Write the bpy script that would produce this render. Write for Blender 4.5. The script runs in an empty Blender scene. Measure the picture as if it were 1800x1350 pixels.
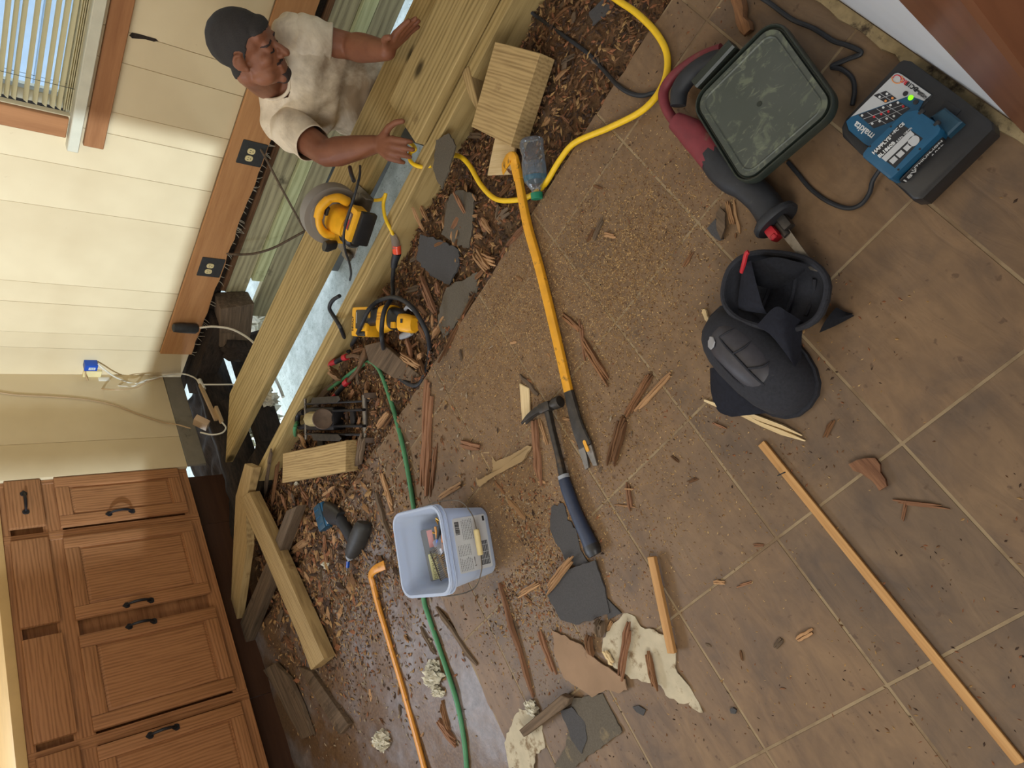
import bpy, bmesh, math, random
import numpy as np
from mathutils import Vector, Matrix, noise

scene = bpy.context.scene
COL = scene.collection

# ---------------------------------------------------------------- camera
PITCH, ROLL, YAW, CAM_H, FPX = 0.748066, -0.00298, 0.844443, 1.31985, 1215.0
_cp, _sp = math.cos(PITCH), math.sin(PITCH)
FW = Vector((math.cos(YAW) * _cp, math.sin(YAW) * _cp, -_sp))
_r = FW.cross(Vector((0, 0, 1))).normalized()
_u = _r.cross(FW)
CR = _r * math.cos(ROLL) + _u * math.sin(ROLL)      # sideways in the held-upright view
CU = -_r * math.sin(ROLL) + _u * math.cos(ROLL)     # up in the held-upright view
CAM = Vector((0, 0, CAM_H))
cam_data = bpy.data.cameras.new('camera')
cam_data.sensor_fit = 'HORIZONTAL'
cam_data.sensor_width = 36.0
cam_data.lens = 36.0 * FPX / 1800.0
cam_data.clip_start = 0.02
cam = bpy.data.objects.new('camera', cam_data)
COL.objects.link(cam)
m = Matrix((( -CU.x, CR.x, -FW.x, CAM.x), (-CU.y, CR.y, -FW.y, CAM.y), (-CU.z, CR.z, -FW.z, CAM.z), (0, 0, 0, 1)))
cam.matrix_world = m                                  # the phone was held on its side
scene.camera = cam

# ---------------------------------------------------------------- light
W = bpy.data.worlds.new('world'); scene.world = W; W.use_nodes = True
_bg = W.node_tree.nodes['Background']
_bg.inputs['Color'].default_value = (0.80, 0.90, 1.0, 1)
_bg.inputs['Strength'].default_value = 2.6

def light(name, kind, loc, direction, energy, color, size=None, size_y=None, angle=None):
    d = bpy.data.lights.new(name, kind); d.energy = energy; d.color = color
    if kind == 'AREA':
        d.shape = 'RECTANGLE'; d.size = size; d.size_y = size_y
    if angle is not None: d.angle = angle
    o = bpy.data.objects.new(name, d); COL.objects.link(o)
    o.location = loc
    o.rotation_euler = Vector(direction).to_track_quat('-Z', 'Z').to_euler()
    return o

SUN_AZ, SUN_EL = math.radians(22), math.radians(10)
light('sun', 'SUN', (-6, -2, 4), (math.cos(SUN_AZ) * math.cos(SUN_EL), math.sin(SUN_AZ) * math.cos(SUN_EL), -math.sin(SUN_EL)),
      3.3, (0.66, 0.82, 1.0), angle=math.radians(0.9))
# daylight through the window over the sink, above the cabinets and out of the frame
light('sink_window_daylight', 'AREA', (0.75, 3.72, 1.78), (0, -1, -0.50), 60, (0.76, 0.86, 1.0), 1.3, 0.8)
# warm fill lamp added under the ceiling for ambient light, no fixture there
light('warm_fill_light', 'AREA', (1.2, 1.3, 2.30), (0, 0, -1), 9, (1.0, 0.86, 0.66), 0.9, 0.9)
# daylight from the window behind the photographer
light('rear_window_daylight', 'AREA', (-1.12, 0.75, 1.55), (1, 0.40, -0.22), 27, (1.0, 0.94, 0.84), 1.5, 1.0)
# lamp added to bring outside daylight into the unseen end of the crawl space
light('crawl_fill_light', 'AREA', (2.4, 4.1, -0.30), (-0.1, -1, -0.25), 26, (0.88, 0.97, 1.0), 0.9, 0.4)

scene.view_settings.view_transform = 'Standard'
scene.view_settings.look = 'None'
scene.view_settings.exposure = 0.0
scene.view_settings.gamma = 1.0
scene.view_settings.use_curve_mapping = False
scene.cycles.use_denoising = True
scene.cycles.max_bounces = 7
scene.cycles.transparent_max_bounces = 12
scene.cycles.caustics_reflective = False
scene.cycles.caustics_refractive = False
scene.cycles.sample_clamp_indirect = 6.0

# ---------------------------------------------------------------- helpers
def at(px, py, z=0.0):
    """Point at height z that the photograph shows at pixel (px, py)."""
    d = FW * FPX + CR * (675 - py) + CU * (900 - px)
    return CAM + d * ((z - CAM.z) / d.z)
def atx(px, py, X):
    d = FW * FPX + CR * (675 - py) + CU * (900 - px)
    return CAM + d * (X / d.x)
def aty(px, py, Y):
    d = FW * FPX + CR * (675 - py) + CU * (900 - px)
    return CAM + d * (Y / d.y)
def lin(r, g=None, b=None):
    if g is None: g = b = r
    f = lambda c: (c / 255) / 12.92 if c <= 10.3 else ((c / 255 + 0.055) / 1.055) ** 2.4
    return (f(r), f(g), f(b), 1.0)
def frame(p0, p1, up=(0, 0, 1)):
    x = (Vector(p1) - Vector(p0)); L = x.length; x.normalize()
    z = Vector(up); y = z.cross(x).normalized(); z = x.cross(y)
    return Matrix(((x.x, y.x, z.x, p0[0]), (x.y, y.y, z.y, p0[1]), (x.z, y.z, z.z, p0[2]), (0, 0, 0, 1))), L
def T(x, y, z): return Matrix.Translation((x, y, z))
def Rz(a): return Matrix.Rotation(a, 4, 'Z')
def Rx(a): return Matrix.Rotation(a, 4, 'X')
def Ry(a): return Matrix.Rotation(a, 4, 'Y')
def catmull(P, n=6, closed=False):
    P = [Vector(p) for p in P]
    if len(P) < 3: return P
    Q = [P[0] * 2 - P[1]] + P + [P[-1] * 2 - P[-2]]
    out = []
    for i in range(1, len(Q) - 2):
        a, b, c, d = Q[i - 1], Q[i], Q[i + 1], Q[i + 2]
        for k in range(n):
            t = k / n
            out.append(0.5 * ((2 * b) + (c - a) * t + (2 * a - 5 * b + 4 * c - d) * t * t + (3 * b - a - 3 * c + d) * t ** 3))
    out.append(P[-1])
    return out
def rrect(w, h, r, n=4):
    """Rounded rectangle outline, counter-clockwise, in XY."""
    r = min(r, w / 2 - 1e-5, h / 2 - 1e-5); pts = []
    for cx, cy, a0 in ((w/2-r, h/2-r, 0), (-w/2+r, h/2-r, 90), (-w/2+r, -h/2+r, 180), (w/2-r, -h/2+r, 270)):
        for k in range(n + 1):
            a = math.radians(a0 + 90 * k / n); pts.append((cx + r * math.cos(a), cy + r * math.sin(a)))
    return pts

class G:
    """Collects shapes and links them as one mesh object."""
    def __init__(s): s.bm = bmesh.new()
    def box(s, c, size, bev=0.0, M=None, seg=1):
        mm = Matrix.Translation(c) @ Matrix.Diagonal((size[0], size[1], size[2], 1))
        if M is not None: mm = M @ mm
        vs = bmesh.ops.create_cube(s.bm, size=1.0, matrix=mm)['verts']
        if bev > 0:
            es = list({e for v in vs for e in v.link_edges})
            bmesh.ops.bevel(s.bm, geom=es, offset=bev, segments=seg, profile=0.6, affect='EDGES')
        return s
    def rings(s, rings, caps=True, closed=False):
        R = [[s.bm.verts.new(p) for p in r] for r in rings]
        n = len(R[0])
        pairs = list(zip(R, R[1:])) + ([(R[-1], R[0])] if closed else [])
        for a, b in pairs:
            for i in range(n):
                j = (i + 1) % n
                try: s.bm.faces.new((a[i], a[j], b[j], b[i]))
                except ValueError: pass
        if caps and not closed:
            s.bm.faces.new(R[0][::-1]); s.bm.faces.new(R[-1])
        return s
    def cyl(s, p0, p1, r0, r1=None, n=16, caps=True):
        r1 = r0 if r1 is None else r1
        M, L = frame(p0, p1, (0, 0, 1) if abs((Vector(p1) - Vector(p0)).normalized().z) < 0.95 else (1, 0, 0))
        ring = lambda x, r: [M @ Vector((x, r * math.cos(2*math.pi*k/n), r * math.sin(2*math.pi*k/n))) for k in range(n)]
        return s.rings([ring(0, r0), ring(L, r1)], caps)
    def lathe(s, prof, n=20, M=None, caps=True):
        """prof: (x along axis, radius)."""
        M = M or Matrix.Identity(4)
        return s.rings([[M @ Vector((x, r * math.cos(2*math.pi*k/n), r * math.sin(2*math.pi*k/n))) for k in range(n)] for x, r in prof], caps)
    def tube(s, pts, r, n=8, sm=6, caps=True):
        P = catmull(pts, sm) if sm else [Vector(p) for p in pts]
        rad = r if callable(r) else (lambda t: r)
        rings = []; nrm = None
        for i, p in enumerate(P):
            t = (P[min(i+1, len(P)-1)] - P[max(i-1, 0)])
            if t.length < 1e-9: t = Vector((1, 0, 0))
            t.normalize()
            if nrm is None:
                nrm = t.orthogonal().normalized()
            nrm = (nrm - t * nrm.dot(t)).normalized(); b = t.cross(nrm); rr = rad(i / max(1, len(P)-1))
            rings.append([p + (nrm * math.cos(2*math.pi*k/n) + b * math.sin(2*math.pi*k/n)) * rr for k in range(n)])
        return s.rings(rings, caps)
    def prism(s, poly, z0, z1, M=None, bev=0.0, seg=1):
        M = M or Matrix.Identity(4)
        area = sum(a[0]*b[1]-b[0]*a[1] for a, b in zip(poly, poly[1:]+poly[:1]))
        if area < 0: poly = poly[::-1]
        lo = [s.bm.verts.new(M @ Vector((x, y, z0))) for x, y in poly]
        hi = [s.bm.verts.new(M @ Vector((x, y, z1))) for x, y in poly]
        n = len(poly); top = s.bm.faces.new(hi); bot = s.bm.faces.new(lo[::-1])
        for i in range(n): s.bm.faces.new((lo[i], lo[(i+1) % n], hi[(i+1) % n], hi[i]))
        if bev > 0:
            bmesh.ops.bevel(s.bm, geom=list(top.edges) + list(bot.edges), offset=bev, segments=seg, profile=0.6, affect='EDGES')
        return s
    def loft(s, secs, caps=True, n=16, power=2.6):
        """secs: (centre, half-width vector, half-height vector): superellipse sections."""
        rings = []
        for c, a, b in secs:
            c, a, b = Vector(c), Vector(a), Vector(b); rg = []
            for k in range(n):
                t = 2*math.pi*k/n; ct, st = math.cos(t), math.sin(t)
                rg.append(c + a * math.copysign(abs(ct)**(2/power), ct) + b * math.copysign(abs(st)**(2/power), st))
            rings.append(rg)
        return s.rings(rings, caps)
    def ball(s, c, r, M=None, u=14, v=9):
        r = (r, r, r) if isinstance(r, (int, float)) else r
        mm = Matrix.Translation(c) @ (M or Matrix.Identity(4)) @ Matrix.Diagonal((r[0], r[1], r[2], 1))
        bmesh.ops.create_uvsphere(s.bm, u_segments=u, v_segments=v, radius=1.0, matrix=mm); return s
    def capsule(s, p0, r0, p1, r1, u=14, v=8):
        tb = bmesh.new()
        for c, r in ((Vector(p0), r0), (Vector(p1), r1)):
            for j in range(v + 1):
                ph = math.pi * j / v
                for i in range(u if 0 < j < v else 1):
                    th = 2 * math.pi * i / u
                    tb.verts.new(c + Vector((math.sin(ph) * math.cos(th), math.sin(ph) * math.sin(th), math.cos(ph))) * r)
        res = bmesh.ops.convex_hull(tb, input=tb.verts)
        vs = {}
        for f in [g for g in res['geom'] if isinstance(g, bmesh.types.BMFace)]:
            vv = []
            for q in f.verts:
                if q not in vs: vs[q] = s.bm.verts.new(q.co)
                vv.append(vs[q])
            s.bm.faces.new(vv)
        tb.free(); return s
    def xf(s, M): s.bm.transform(M); return s
    def mesh(s, name, mat=None, angle=38, fix=True):
        if fix: bmesh.ops.recalc_face_normals(s.bm, faces=s.bm.faces)
        me = bpy.data.meshes.new(name); s.bm.to_mesh(me); s.bm.free()
        me.polygons.foreach_set('use_smooth', [True] * len(me.polygons))
        me.set_sharp_from_angle(angle=math.radians(angle))
        if mat: me.materials.append(mat)
        return me
    def done(s, name, mat, parent=None, M=None, angle=38, label=None):
        return link(name, s.mesh(name, mat, angle), parent, M, label)

def link(name, me, parent=None, M=None, label=None):
    o = bpy.data.objects.new(name, me); COL.objects.link(o)
    if parent is not None: o.parent = parent
    if M is not None: o.matrix_basis = M
    if label: o['label'] = label
    return o
def tag(o, label, cat, group=None):
    o['label'] = label; o['category'] = cat
    if group: o['group'] = group
    return o
def thing(name, label, cat, M=None, group=None):
    o = bpy.data.objects.new(name, None); o.empty_display_size = 0.05; COL.objects.link(o)
    if M is not None: o.matrix_basis = M
    return tag(o, label, cat, group)
def struct(o):
    o['kind'] = 'structure'; return o
def text(body, size, M, mat, parent, name='lettering', ex=0.0003, bold=0.0, spacing=1.0, align='CENTER', label=None):
    cu = bpy.data.curves.new('lettering', 'FONT'); cu.body = body; cu.size = size; cu.extrude = ex
    cu.offset = bold; cu.space_character = spacing; cu.align_x = align; cu.align_y = 'CENTER'; cu.resolution_u = 2
    o = bpy.data.objects.new('lettering', cu); COL.objects.link(o)
    me = bpy.data.meshes.new_from_object(o.evaluated_get(bpy.context.evaluated_depsgraph_get()))
    bpy.data.objects.remove(o); me.materials.clear(); me.materials.append(mat)
    return link(name, me, parent, M, label)

# ---------------------------------------------------------------- materials
class N:
    def __init__(s, name, rough=0.6, metal=0.0, spec=0.5):
        s.m = bpy.data.materials.new(name); s.m.use_nodes = True; s.t = s.m.node_tree
        s.b = s.t.nodes['Principled BSDF']; s.b.inputs['Roughness'].default_value = rough
        s.b.inputs['Metallic'].default_value = metal; s.b.inputs['Specular IOR Level'].default_value = spec
        s.out = s.t.nodes['Material Output']
    def n(s, kind, **kw):
        o = s.t.nodes.new(kind)
        for k, v in kw.items():
            if k in o.inputs: o.inputs[k].default_value = v
            else: setattr(o, k, v)
        return o
    def l(s, a, b): s.t.links.new(a, b)
    def coords(s, scale=(1, 1, 1), kind='Object', rnd=True):
        tc = s.n('ShaderNodeTexCoord'); mp = s.n('ShaderNodeMapping'); mp.inputs['Scale'].default_value = scale
        s.l(tc.outputs[kind], mp.inputs['Vector'])
        if rnd:
            oi = s.n('ShaderNodeObjectInfo'); mu = s.n('ShaderNodeMath', operation='MULTIPLY'); mu.inputs[1].default_value = 7.3
            s.l(oi.outputs['Random'], mu.inputs[0]); s.l(mu.outputs[0], mp.inputs['Location'])
        return mp.outputs['Vector']
    def noise(s, vec, scale, detail=4, rough=0.55, dist=0.0):
        o = s.n('ShaderNodeTexNoise'); o.inputs['Scale'].default_value = scale; o.inputs['Detail'].default_value = detail
        o.inputs['Roughness'].default_value = rough; o.inputs['Distortion'].default_value = dist
        s.l(vec, o.inputs['Vector']); return o.outputs['Fac']
    def ramp(s, fac, stops):
        o = s.n('ShaderNodeValToRGB'); e = o.color_ramp.elements
        while len(e) < len(stops): e.new(0.5)
        for k, (p, c) in enumerate(stops):
            e[k].position = p; e[k].color = c if len(c) == 4 else (*c, 1)
        s.l(fac, o.inputs['Fac']); return o.outputs['Color']
    def mix(s, fac, a, b, mode='MIX'):
        o = s.n('ShaderNodeMix', data_type='RGBA', blend_type=mode)
        for v, i in ((fac, 0), (a, 6), (b, 7)):
            if hasattr(v, 'is_linked'): s.l(v, o.inputs[i])
            else: o.inputs[i].default_value = v
        return o.outputs[2]
    def bump(s, h, strength=0.3, dist=0.002):
        o = s.n('ShaderNodeBump'); o.inputs['Strength'].default_value = strength; o.inputs['Distance'].default_value = dist
        s.l(h, o.inputs['Height']); s.l(o.outputs['Normal'], s.b.inputs['Normal'])
    def col(s, c):
        if hasattr(c, 'is_linked'): s.l(c, s.b.inputs['Base Color'])
        else: s.b.inputs['Base Color'].default_value = c
        return s
def k(c, f): return (c[0]*f, c[1]*f, c[2]*f, 1)
def flat(name, c, rough=0.5, metal=0.0, var=0.15, scale=40, bump=0.0, dirt=None, spec=0.5):
    s = N(name, rough, metal, spec); v = s.coords()
    f = s.noise(v, scale, 5)
    c2 = s.ramp(f, [(0.3, k(c, 1 - var)), (0.7, k(c, 1 + var))])
    if dirt:
        d = s.noise(v, dirt[1], 6, 0.65); fac = s.ramp(d, [(dirt[2], (0, 0, 0, 1)), (min(1, dirt[2] + 0.12), (1, 1, 1, 1))])
        c2 = s.mix(fac, c2, dirt[0])
    s.col(c2)
    if bump: s.bump(f, bump, 0.001)
    return s.m
def wood(name, c1, c2, grain=26, stretch=0.07, ring=0.0, rough=0.75, dirt=None, bump=0.35, tint=0.25, knots=False):
    """Grain runs along the object's X axis."""
    s = N(name, rough, spec=0.3)
    v = s.coords((stretch, 1, 1))
    g1 = s.noise(v, grain * 3, 5, 0.6, 0.4); g2 = s.noise(v, grain * 14, 3, 0.6)
    f = s.n('ShaderNodeMath', operation='MULTIPLY_ADD'); f.inputs[1].default_value = 0.35
    s.l(g2, f.inputs[0]); s.l(g1, f.inputs[2])
    fac = f.outputs[0]
    if ring:
        w = s.n('ShaderNodeTexWave', wave_type='BANDS', bands_direction='Y'); w.inputs['Scale'].default_value = ring
        w.inputs['Distortion'].default_value = 5.0; w.inputs['Detail'].default_value = 2.0; w.inputs['Detail Scale'].default_value = 1.3
        vv = s.coords((0.16, 1, 1)); s.l(vv, w.inputs['Vector'])
        a = s.n('ShaderNodeMath', operation='MULTIPLY_ADD'); a.inputs[1].default_value = 0.30
        s.l(w.outputs['Fac'], a.inputs[0]); s.l(fac, a.inputs[2]); fac = a.outputs[0]
    c = s.ramp(fac, [(0.42, c1), (0.95, c2)])
    oi = s.n('ShaderNodeObjectInfo')
    c = s.mix(0.9, c, s.ramp(oi.outputs['Random'], [(0.0, (1 - tint, 1 - tint, 1 - tint * 1.1, 1)), (1.0, (1 + tint, 1 + tint, 1 + tint, 1))]), 'MULTIPLY')
    if knots:
        vo = s.n('ShaderNodeTexVoronoi'); vo.inputs['Scale'].default_value = 4.0
        s.l(s.coords((0.55, 1, 1)), vo.inputs['Vector'])
        c = s.mix(s.ramp(vo.outputs['Distance'], [(0.05, (1, 1, 1, 1)), (0.10, (0, 0, 0, 1))]), c, k(c1, 0.35))
    if dirt:
        d = s.noise(s.coords(), dirt[1], 6, 0.65)
        c = s.mix(s.ramp(d, [(dirt[2], (0, 0, 0, 1)), (min(1, dirt[2] + 0.15), (1, 1, 1, 1))]), c, dirt[0])
    s.col(c); s.bump(fac, bump, 0.0015)
    return s.m
# ---------------------------------------------------------------- material library
M_PINE = wood('treated_pine', lin(116, 96, 54), lin(176, 152, 102), 22, 0.05, 16, 0.75, (lin(95, 72, 42), 7, 0.66), 0.3, 0.12, True)
M_PINE_GREEN = wood('greenish_pine', lin(150, 150, 104), lin(202, 204, 156), 22, 0.05, 10, 0.75, (lin(92, 84, 60), 6, 0.62), 0.3, 0.15)
M_PINE_GREY = wood('weathered_pine', lin(104, 96, 74), lin(164, 154, 120), 22, 0.05, 10, 0.8, (lin(66, 58, 44), 7, 0.6), 0.35, 0.15)
M_PINE_WORN = wood('worn_pine', lin(132, 106, 68), lin(182, 154, 106), 22, 0.06, 30, 0.8, (lin(104, 76, 46), 9, 0.62), 0.4, 0.1)
M_OLD = wood('old_grey_wood', lin(70, 58, 46), lin(122, 102, 82), 20, 0.06, 0, 0.9, (lin(50, 40, 31), 9, 0.6), 0.6, 0.2)
M_ROT = wood('rotten_wood', lin(70, 48, 32), lin(146, 104, 70), 30, 0.06, 0, 0.9, (lin(60, 40, 28), 14, 0.62), 0.7, 0.35)
M_RED = wood('reddish_wood', lin(96, 64, 46), lin(154, 112, 82), 30, 0.06, 0, 0.9, (lin(84, 54, 38), 14, 0.66), 0.6, 0.2)
M_SPLINT = wood('split_wood', lin(124, 88, 58), lin(190, 150, 108), 34, 0.05, 0, 0.85, (lin(100, 66, 42), 16, 0.68), 0.6, 0.2)
M_PALE = wood('pale_wood', lin(190, 160, 112), lin(232, 210, 166), 30, 0.05, 0, 0.8, None, 0.4, 0.08)
M_STRIP = wood('tan_strip_wood', lin(166, 118, 66), lin(206, 160, 104), 24, 0.03, 0, 0.6, (lin(110, 72, 42), 8, 0.72), 0.15, 0.06)
M_OAK = wood('oak', lin(118, 76, 46), lin(164, 114, 74), 44, 0.035, 24, 0.42, None, 0.15, 0.05)
M_OAK_V = M_OAK
M_TRIMWOOD = wood('stained_trim', lin(142, 94, 58), lin(170, 118, 76), 10, 0.08, 0, 0.5, (lin(92, 52, 36), 9, 0.70), 0.15, 0.05, True)
M_ORANGE = wood('orange_baseboard', lin(168, 116, 72), lin(196, 144, 94), 10, 0.08, 0, 0.6, (lin(104, 62, 40), 8, 0.67), 0.2, 0.05)
M_ROTSHADE = wood('rot_and_shade_black', lin(26, 22, 20), lin(64, 52, 42), 30, 0.2, 0, 0.95, None, 0.8, 0.2)  # black for rotten timber, also painted as shade in the floor gaps
M_BROWNPOST = wood('brown_casing', lin(100, 62, 42), lin(122, 78, 54), 10, 0.05, 0, 0.32, None, 0.05, 0.02)
M_DARKPOST = wood('dark_door', lin(58, 36, 24), lin(76, 50, 34), 10, 0.05, 0, 0.45, None, 0.05, 0.02)

def _wall():
    s = N('cream_panelling', 0.6); v = s.coords(rnd=False)
    n1 = s.noise(v, 2.2, 4); n2 = s.noise(v, 30, 5, 0.7)
    c = s.ramp(n1, [(0.3, lin(204, 182, 142)), (0.7, lin(220, 200, 160))])
    c = s.mix(s.ramp(n2, [(0.68, (0, 0, 0, 1)), (0.82, (0.45, 0.45, 0.45, 1))]), c, lin(150, 122, 84))
    s.col(c); s.bump(n2, 0.05); return s.m
M_WALL = _wall()
M_WHITEWALL = flat('white_panel', lin(205, 210, 218), 0.5, 0, 0.03, 8)
M_CEIL = flat('ceiling_paint', lin(190, 182, 165), 0.9, 0, 0.03, 5)
M_VINYLWHITE = flat('window_vinyl', lin(206, 200, 176), 0.45, 0, 0.06, 20, 0, (lin(150, 124, 76), 14, 0.66))
M_BLIND = flat('blind_slat', lin(222, 212, 168), 0.55, 0, 0.05, 20)
def _slat():
    s = N('blind_slat', 0.5); df = s.n('ShaderNodeBsdfDiffuse'); tl = s.n('ShaderNodeBsdfTranslucent'); mx = s.n('ShaderNodeMixShader')
    df.inputs[0].default_value = lin(232, 224, 190); tl.inputs[0].default_value = lin(236, 226, 188); mx.inputs[0].default_value = .45
    s.l(df.outputs[0], mx.inputs[1]); s.l(tl.outputs[0], mx.inputs[2]); s.l(mx.outputs[0], s.out.inputs['Surface']); return s.m
M_BLIND = _slat()
M_SIDING = flat('neighbour_siding', lin(176, 194, 214), 0.7, 0, 0.05, 6)
M_BLACK = flat('black_plastic', lin(34, 34, 36), 0.45, 0, 0.2, 60)
M_BLACKDUST = flat('dusty_black_plastic', lin(48, 47, 46), 0.6, 0, 0.2, 60, 0.1, (lin(118, 106, 90), 40, 0.66))
M_RUBBER = flat('black_rubber', lin(33, 35, 40), 0.6, 0, 0.2, 60, 0, (lin(92, 82, 70), 30, 0.66))
M_IVORY = flat('ivory_plastic', lin(224, 205, 150), 0.4, 0, 0.05, 30)
M_WHITEPLASTIC = flat('white_plastic', lin(222, 216, 200), 0.4, 0, 0.05, 30)
M_BLUEPLASTIC = flat('blue_plastic', lin(20, 74, 168), 0.4, 0, 0.08, 30)
M_TEAL = flat('teal_plastic', lin(24, 82, 116), 0.42, 0, 0.08, 40, 0, (lin(60, 84, 94), 30, 0.72))
M_TEALDARK = flat('dark_teal_plastic', lin(28, 66, 86), 0.5, 0, 0.15, 40, 0, (lin(84, 84, 80), 30, 0.68))
M_YELLOWTOOL = flat('yellow_tool_plastic', lin(236, 172, 30), 0.5, 0, 0.08, 40, 0.05, (lin(156, 112, 44), 26, 0.66))
M_CROW = flat('yellow_paint_worn', lin(226, 160, 36), 0.45, 0.0, 0.12, 30, 0.1, (lin(82, 60, 30), 30, 0.58))
M_CROW2 = flat('orange_paint_worn', lin(212, 142, 48), 0.45, 0.0, 0.1, 30, 0.1, (lin(92, 62, 32), 36, 0.61))
M_STEEL = flat('bare_steel', lin(122, 116, 108), 0.42, 0.7, 0.25, 40, 0.1, (lin(70, 58, 48), 30, 0.6))
M_DARKSTEEL = flat('dark_steel', lin(66, 62, 58), 0.5, 0.6, 0.3, 50, 0.15, (lin(96, 80, 64), 30, 0.62))
M_IRON = flat('black_iron', lin(38, 36, 38), 0.5, 0.5, 0.3, 50, 0.15, (lin(88, 74, 60), 30, 0.64))
M_CORDY = flat('yellow_cord', lin(240, 196, 30), 0.5, 0, 0.06, 60, 0, (lin(150, 110, 40), 18, 0.68))
M_HOSE = flat('green_hose', lin(74, 136, 92), 0.5, 0, 0.1, 40, 0, (lin(70, 86, 58), 18, 0.66))
M_RED_P = flat('red_plastic', lin(178, 32, 42), 0.5, 0, 0.1, 40, 0, (lin(110, 52, 48), 22, 0.64))
M_REDDUST = flat('dusty_red_plastic', lin(120, 44, 52), 0.6, 0, 0.15, 40, 0.1, (lin(118, 88, 74), 28, 0.6))
M_REDGLOW = flat('red_translucent', lin(236, 84, 54), 0.3, 0, 0.05, 30)
M_SHINGLE = flat('tar_paper', lin(72, 70, 70), 0.95, 0, 0.14, 260, 0.5, (lin(110, 98, 82), 16, 0.68))
M_SHINGLEBRN = flat('dusty_tar_paper', lin(92, 84, 72), 0.95, 0, 0.16, 260, 0.5, (lin(138, 120, 90), 14, 0.62))
M_VINYL = flat('torn_backing', lin(186, 174, 148), 0.9, 0, 0.1, 30, 0.2, (lin(126, 104, 76), 26, 0.54))
M_CARD = flat('brown_board', lin(146, 118, 92), 0.9, 0, 0.12, 14, 0.1, (lin(96, 74, 56), 10, 0.62))
M_BEIGECARD = flat('beige_card', lin(162, 136, 98), 0.9, 0, 0.1, 14, 0.1, (lin(126, 100, 70), 10, 0.66))
M_PAD = flat('knee_pad_fabric', lin(38, 39, 46), 0.9, 0, 0.25, 180, 0.3, (lin(96, 92, 88), 46, 0.72))
M_PADCAP = flat('knee_pad_cap', lin(54, 52, 58), 0.5, 0, 0.18, 60, 0.1, (lin(104, 98, 94), 24, 0.68))
M_GREYPLASTIC = flat('grey_plastic', lin(150, 154, 160), 0.5, 0, 0.06, 40)
M_LABEL = flat('label_paper', lin(218, 222, 226), 0.6, 0, 0.04, 20)
M_LABELSILVER = flat('silver_label', lin(186, 188, 190), 0.4, 0.1, 0.04, 20)
M_LABELYELLOW = flat('yellow_label', lin(214, 212, 160), 0.6, 0, 0.04, 20)
M_INK = flat('black_ink', lin(32, 34, 38), 0.6, 0, 0.05, 20)
M_WHITEINK = flat('white_ink', lin(212, 214, 214), 0.6, 0, 0.03, 20)
M_REDINK = flat('red_ink', lin(196, 36, 46), 0.6, 0, 0.03, 20)
M_ORANGEINK = flat('orange_ink', lin(222, 140, 70), 0.6, 0, 0.03, 20)
M_BRASS = flat('brass_screw', lin(196, 148, 66), 0.35, 0.8, 0.2, 60)
M_SHIRT = None
M_WOOL = flat('insulation_fluff', lin(212, 206, 186), 1.0, 0, 0.25, 30, 0.6, (lin(150, 124, 80), 14, 0.6))
M_TARP = flat('blue_tarp', lin(70, 104, 140), 0.6, 0, 0.2, 20)

def _emit(name, c, st):
    s = N(name); e = s.n('ShaderNodeEmission'); e.inputs['Color'].default_value = c; e.inputs['Strength'].default_value = st
    s.l(e.outputs[0], s.out.inputs['Surface']); return s.m
M_LED = _emit('green_led', lin(150, 255, 40), 1.2)

def _clear(name, tint, gloss=0.08, rough=0.08, milk=0.0, milkc=(0.8, 0.85, 0.95, 1)):
    s = N(name); tr = s.n('ShaderNodeBsdfTransparent'); tr.inputs[0].default_value = tint
    gl = s.n('ShaderNodeBsdfGlossy'); gl.inputs['Roughness'].default_value = rough
    lw = s.n('ShaderNodeLayerWeight'); lw.inputs['Blend'].default_value = 0.25
    mx = s.n('ShaderNodeMixShader'); s.l(lw.outputs['Fresnel'], mx.inputs[0]); s.l(tr.outputs[0], mx.inputs[1]); s.l(gl.outputs[0], mx.inputs[2])
    last = mx
    if milk:
        df = s.n('ShaderNodeBsdfDiffuse'); df.inputs[0].default_value = milkc
        tl = s.n('ShaderNodeBsdfTranslucent'); tl.inputs[0].default_value = milkc
        m1 = s.n('ShaderNodeMixShader'); m1.inputs[0].default_value = 0.4; s.l(df.outputs[0], m1.inputs[1]); s.l(tl.outputs[0], m1.inputs[2])
        m2 = s.n('ShaderNodeMixShader'); m2.inputs[0].default_value = milk; s.l(mx.outputs[0], m2.inputs[1]); s.l(m1.outputs[0], m2.inputs[2]); last = m2
    s.l(last.outputs[0], s.out.inputs['Surface']); return s.m
M_GLASS = _clear('window_glass', (0.95, 0.97, 0.98, 1))
M_BOTTLE = _clear('clear_bottle_plastic', (0.90, 0.93, 0.95, 1), rough=0.05, milk=0.10)
M_PAIL = _clear('milky_pail_plastic', (0.86, 0.92, 1.0, 1), rough=0.25, milk=0.78, milkc=(0.74, 0.82, 0.96, 1))
M_CLEARGREY = _clear('smoky_guard_plastic', (0.8, 0.8, 0.8, 1), rough=0.25, milk=0.75, milkc=(0.50, 0.47, 0.43, 1))

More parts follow.
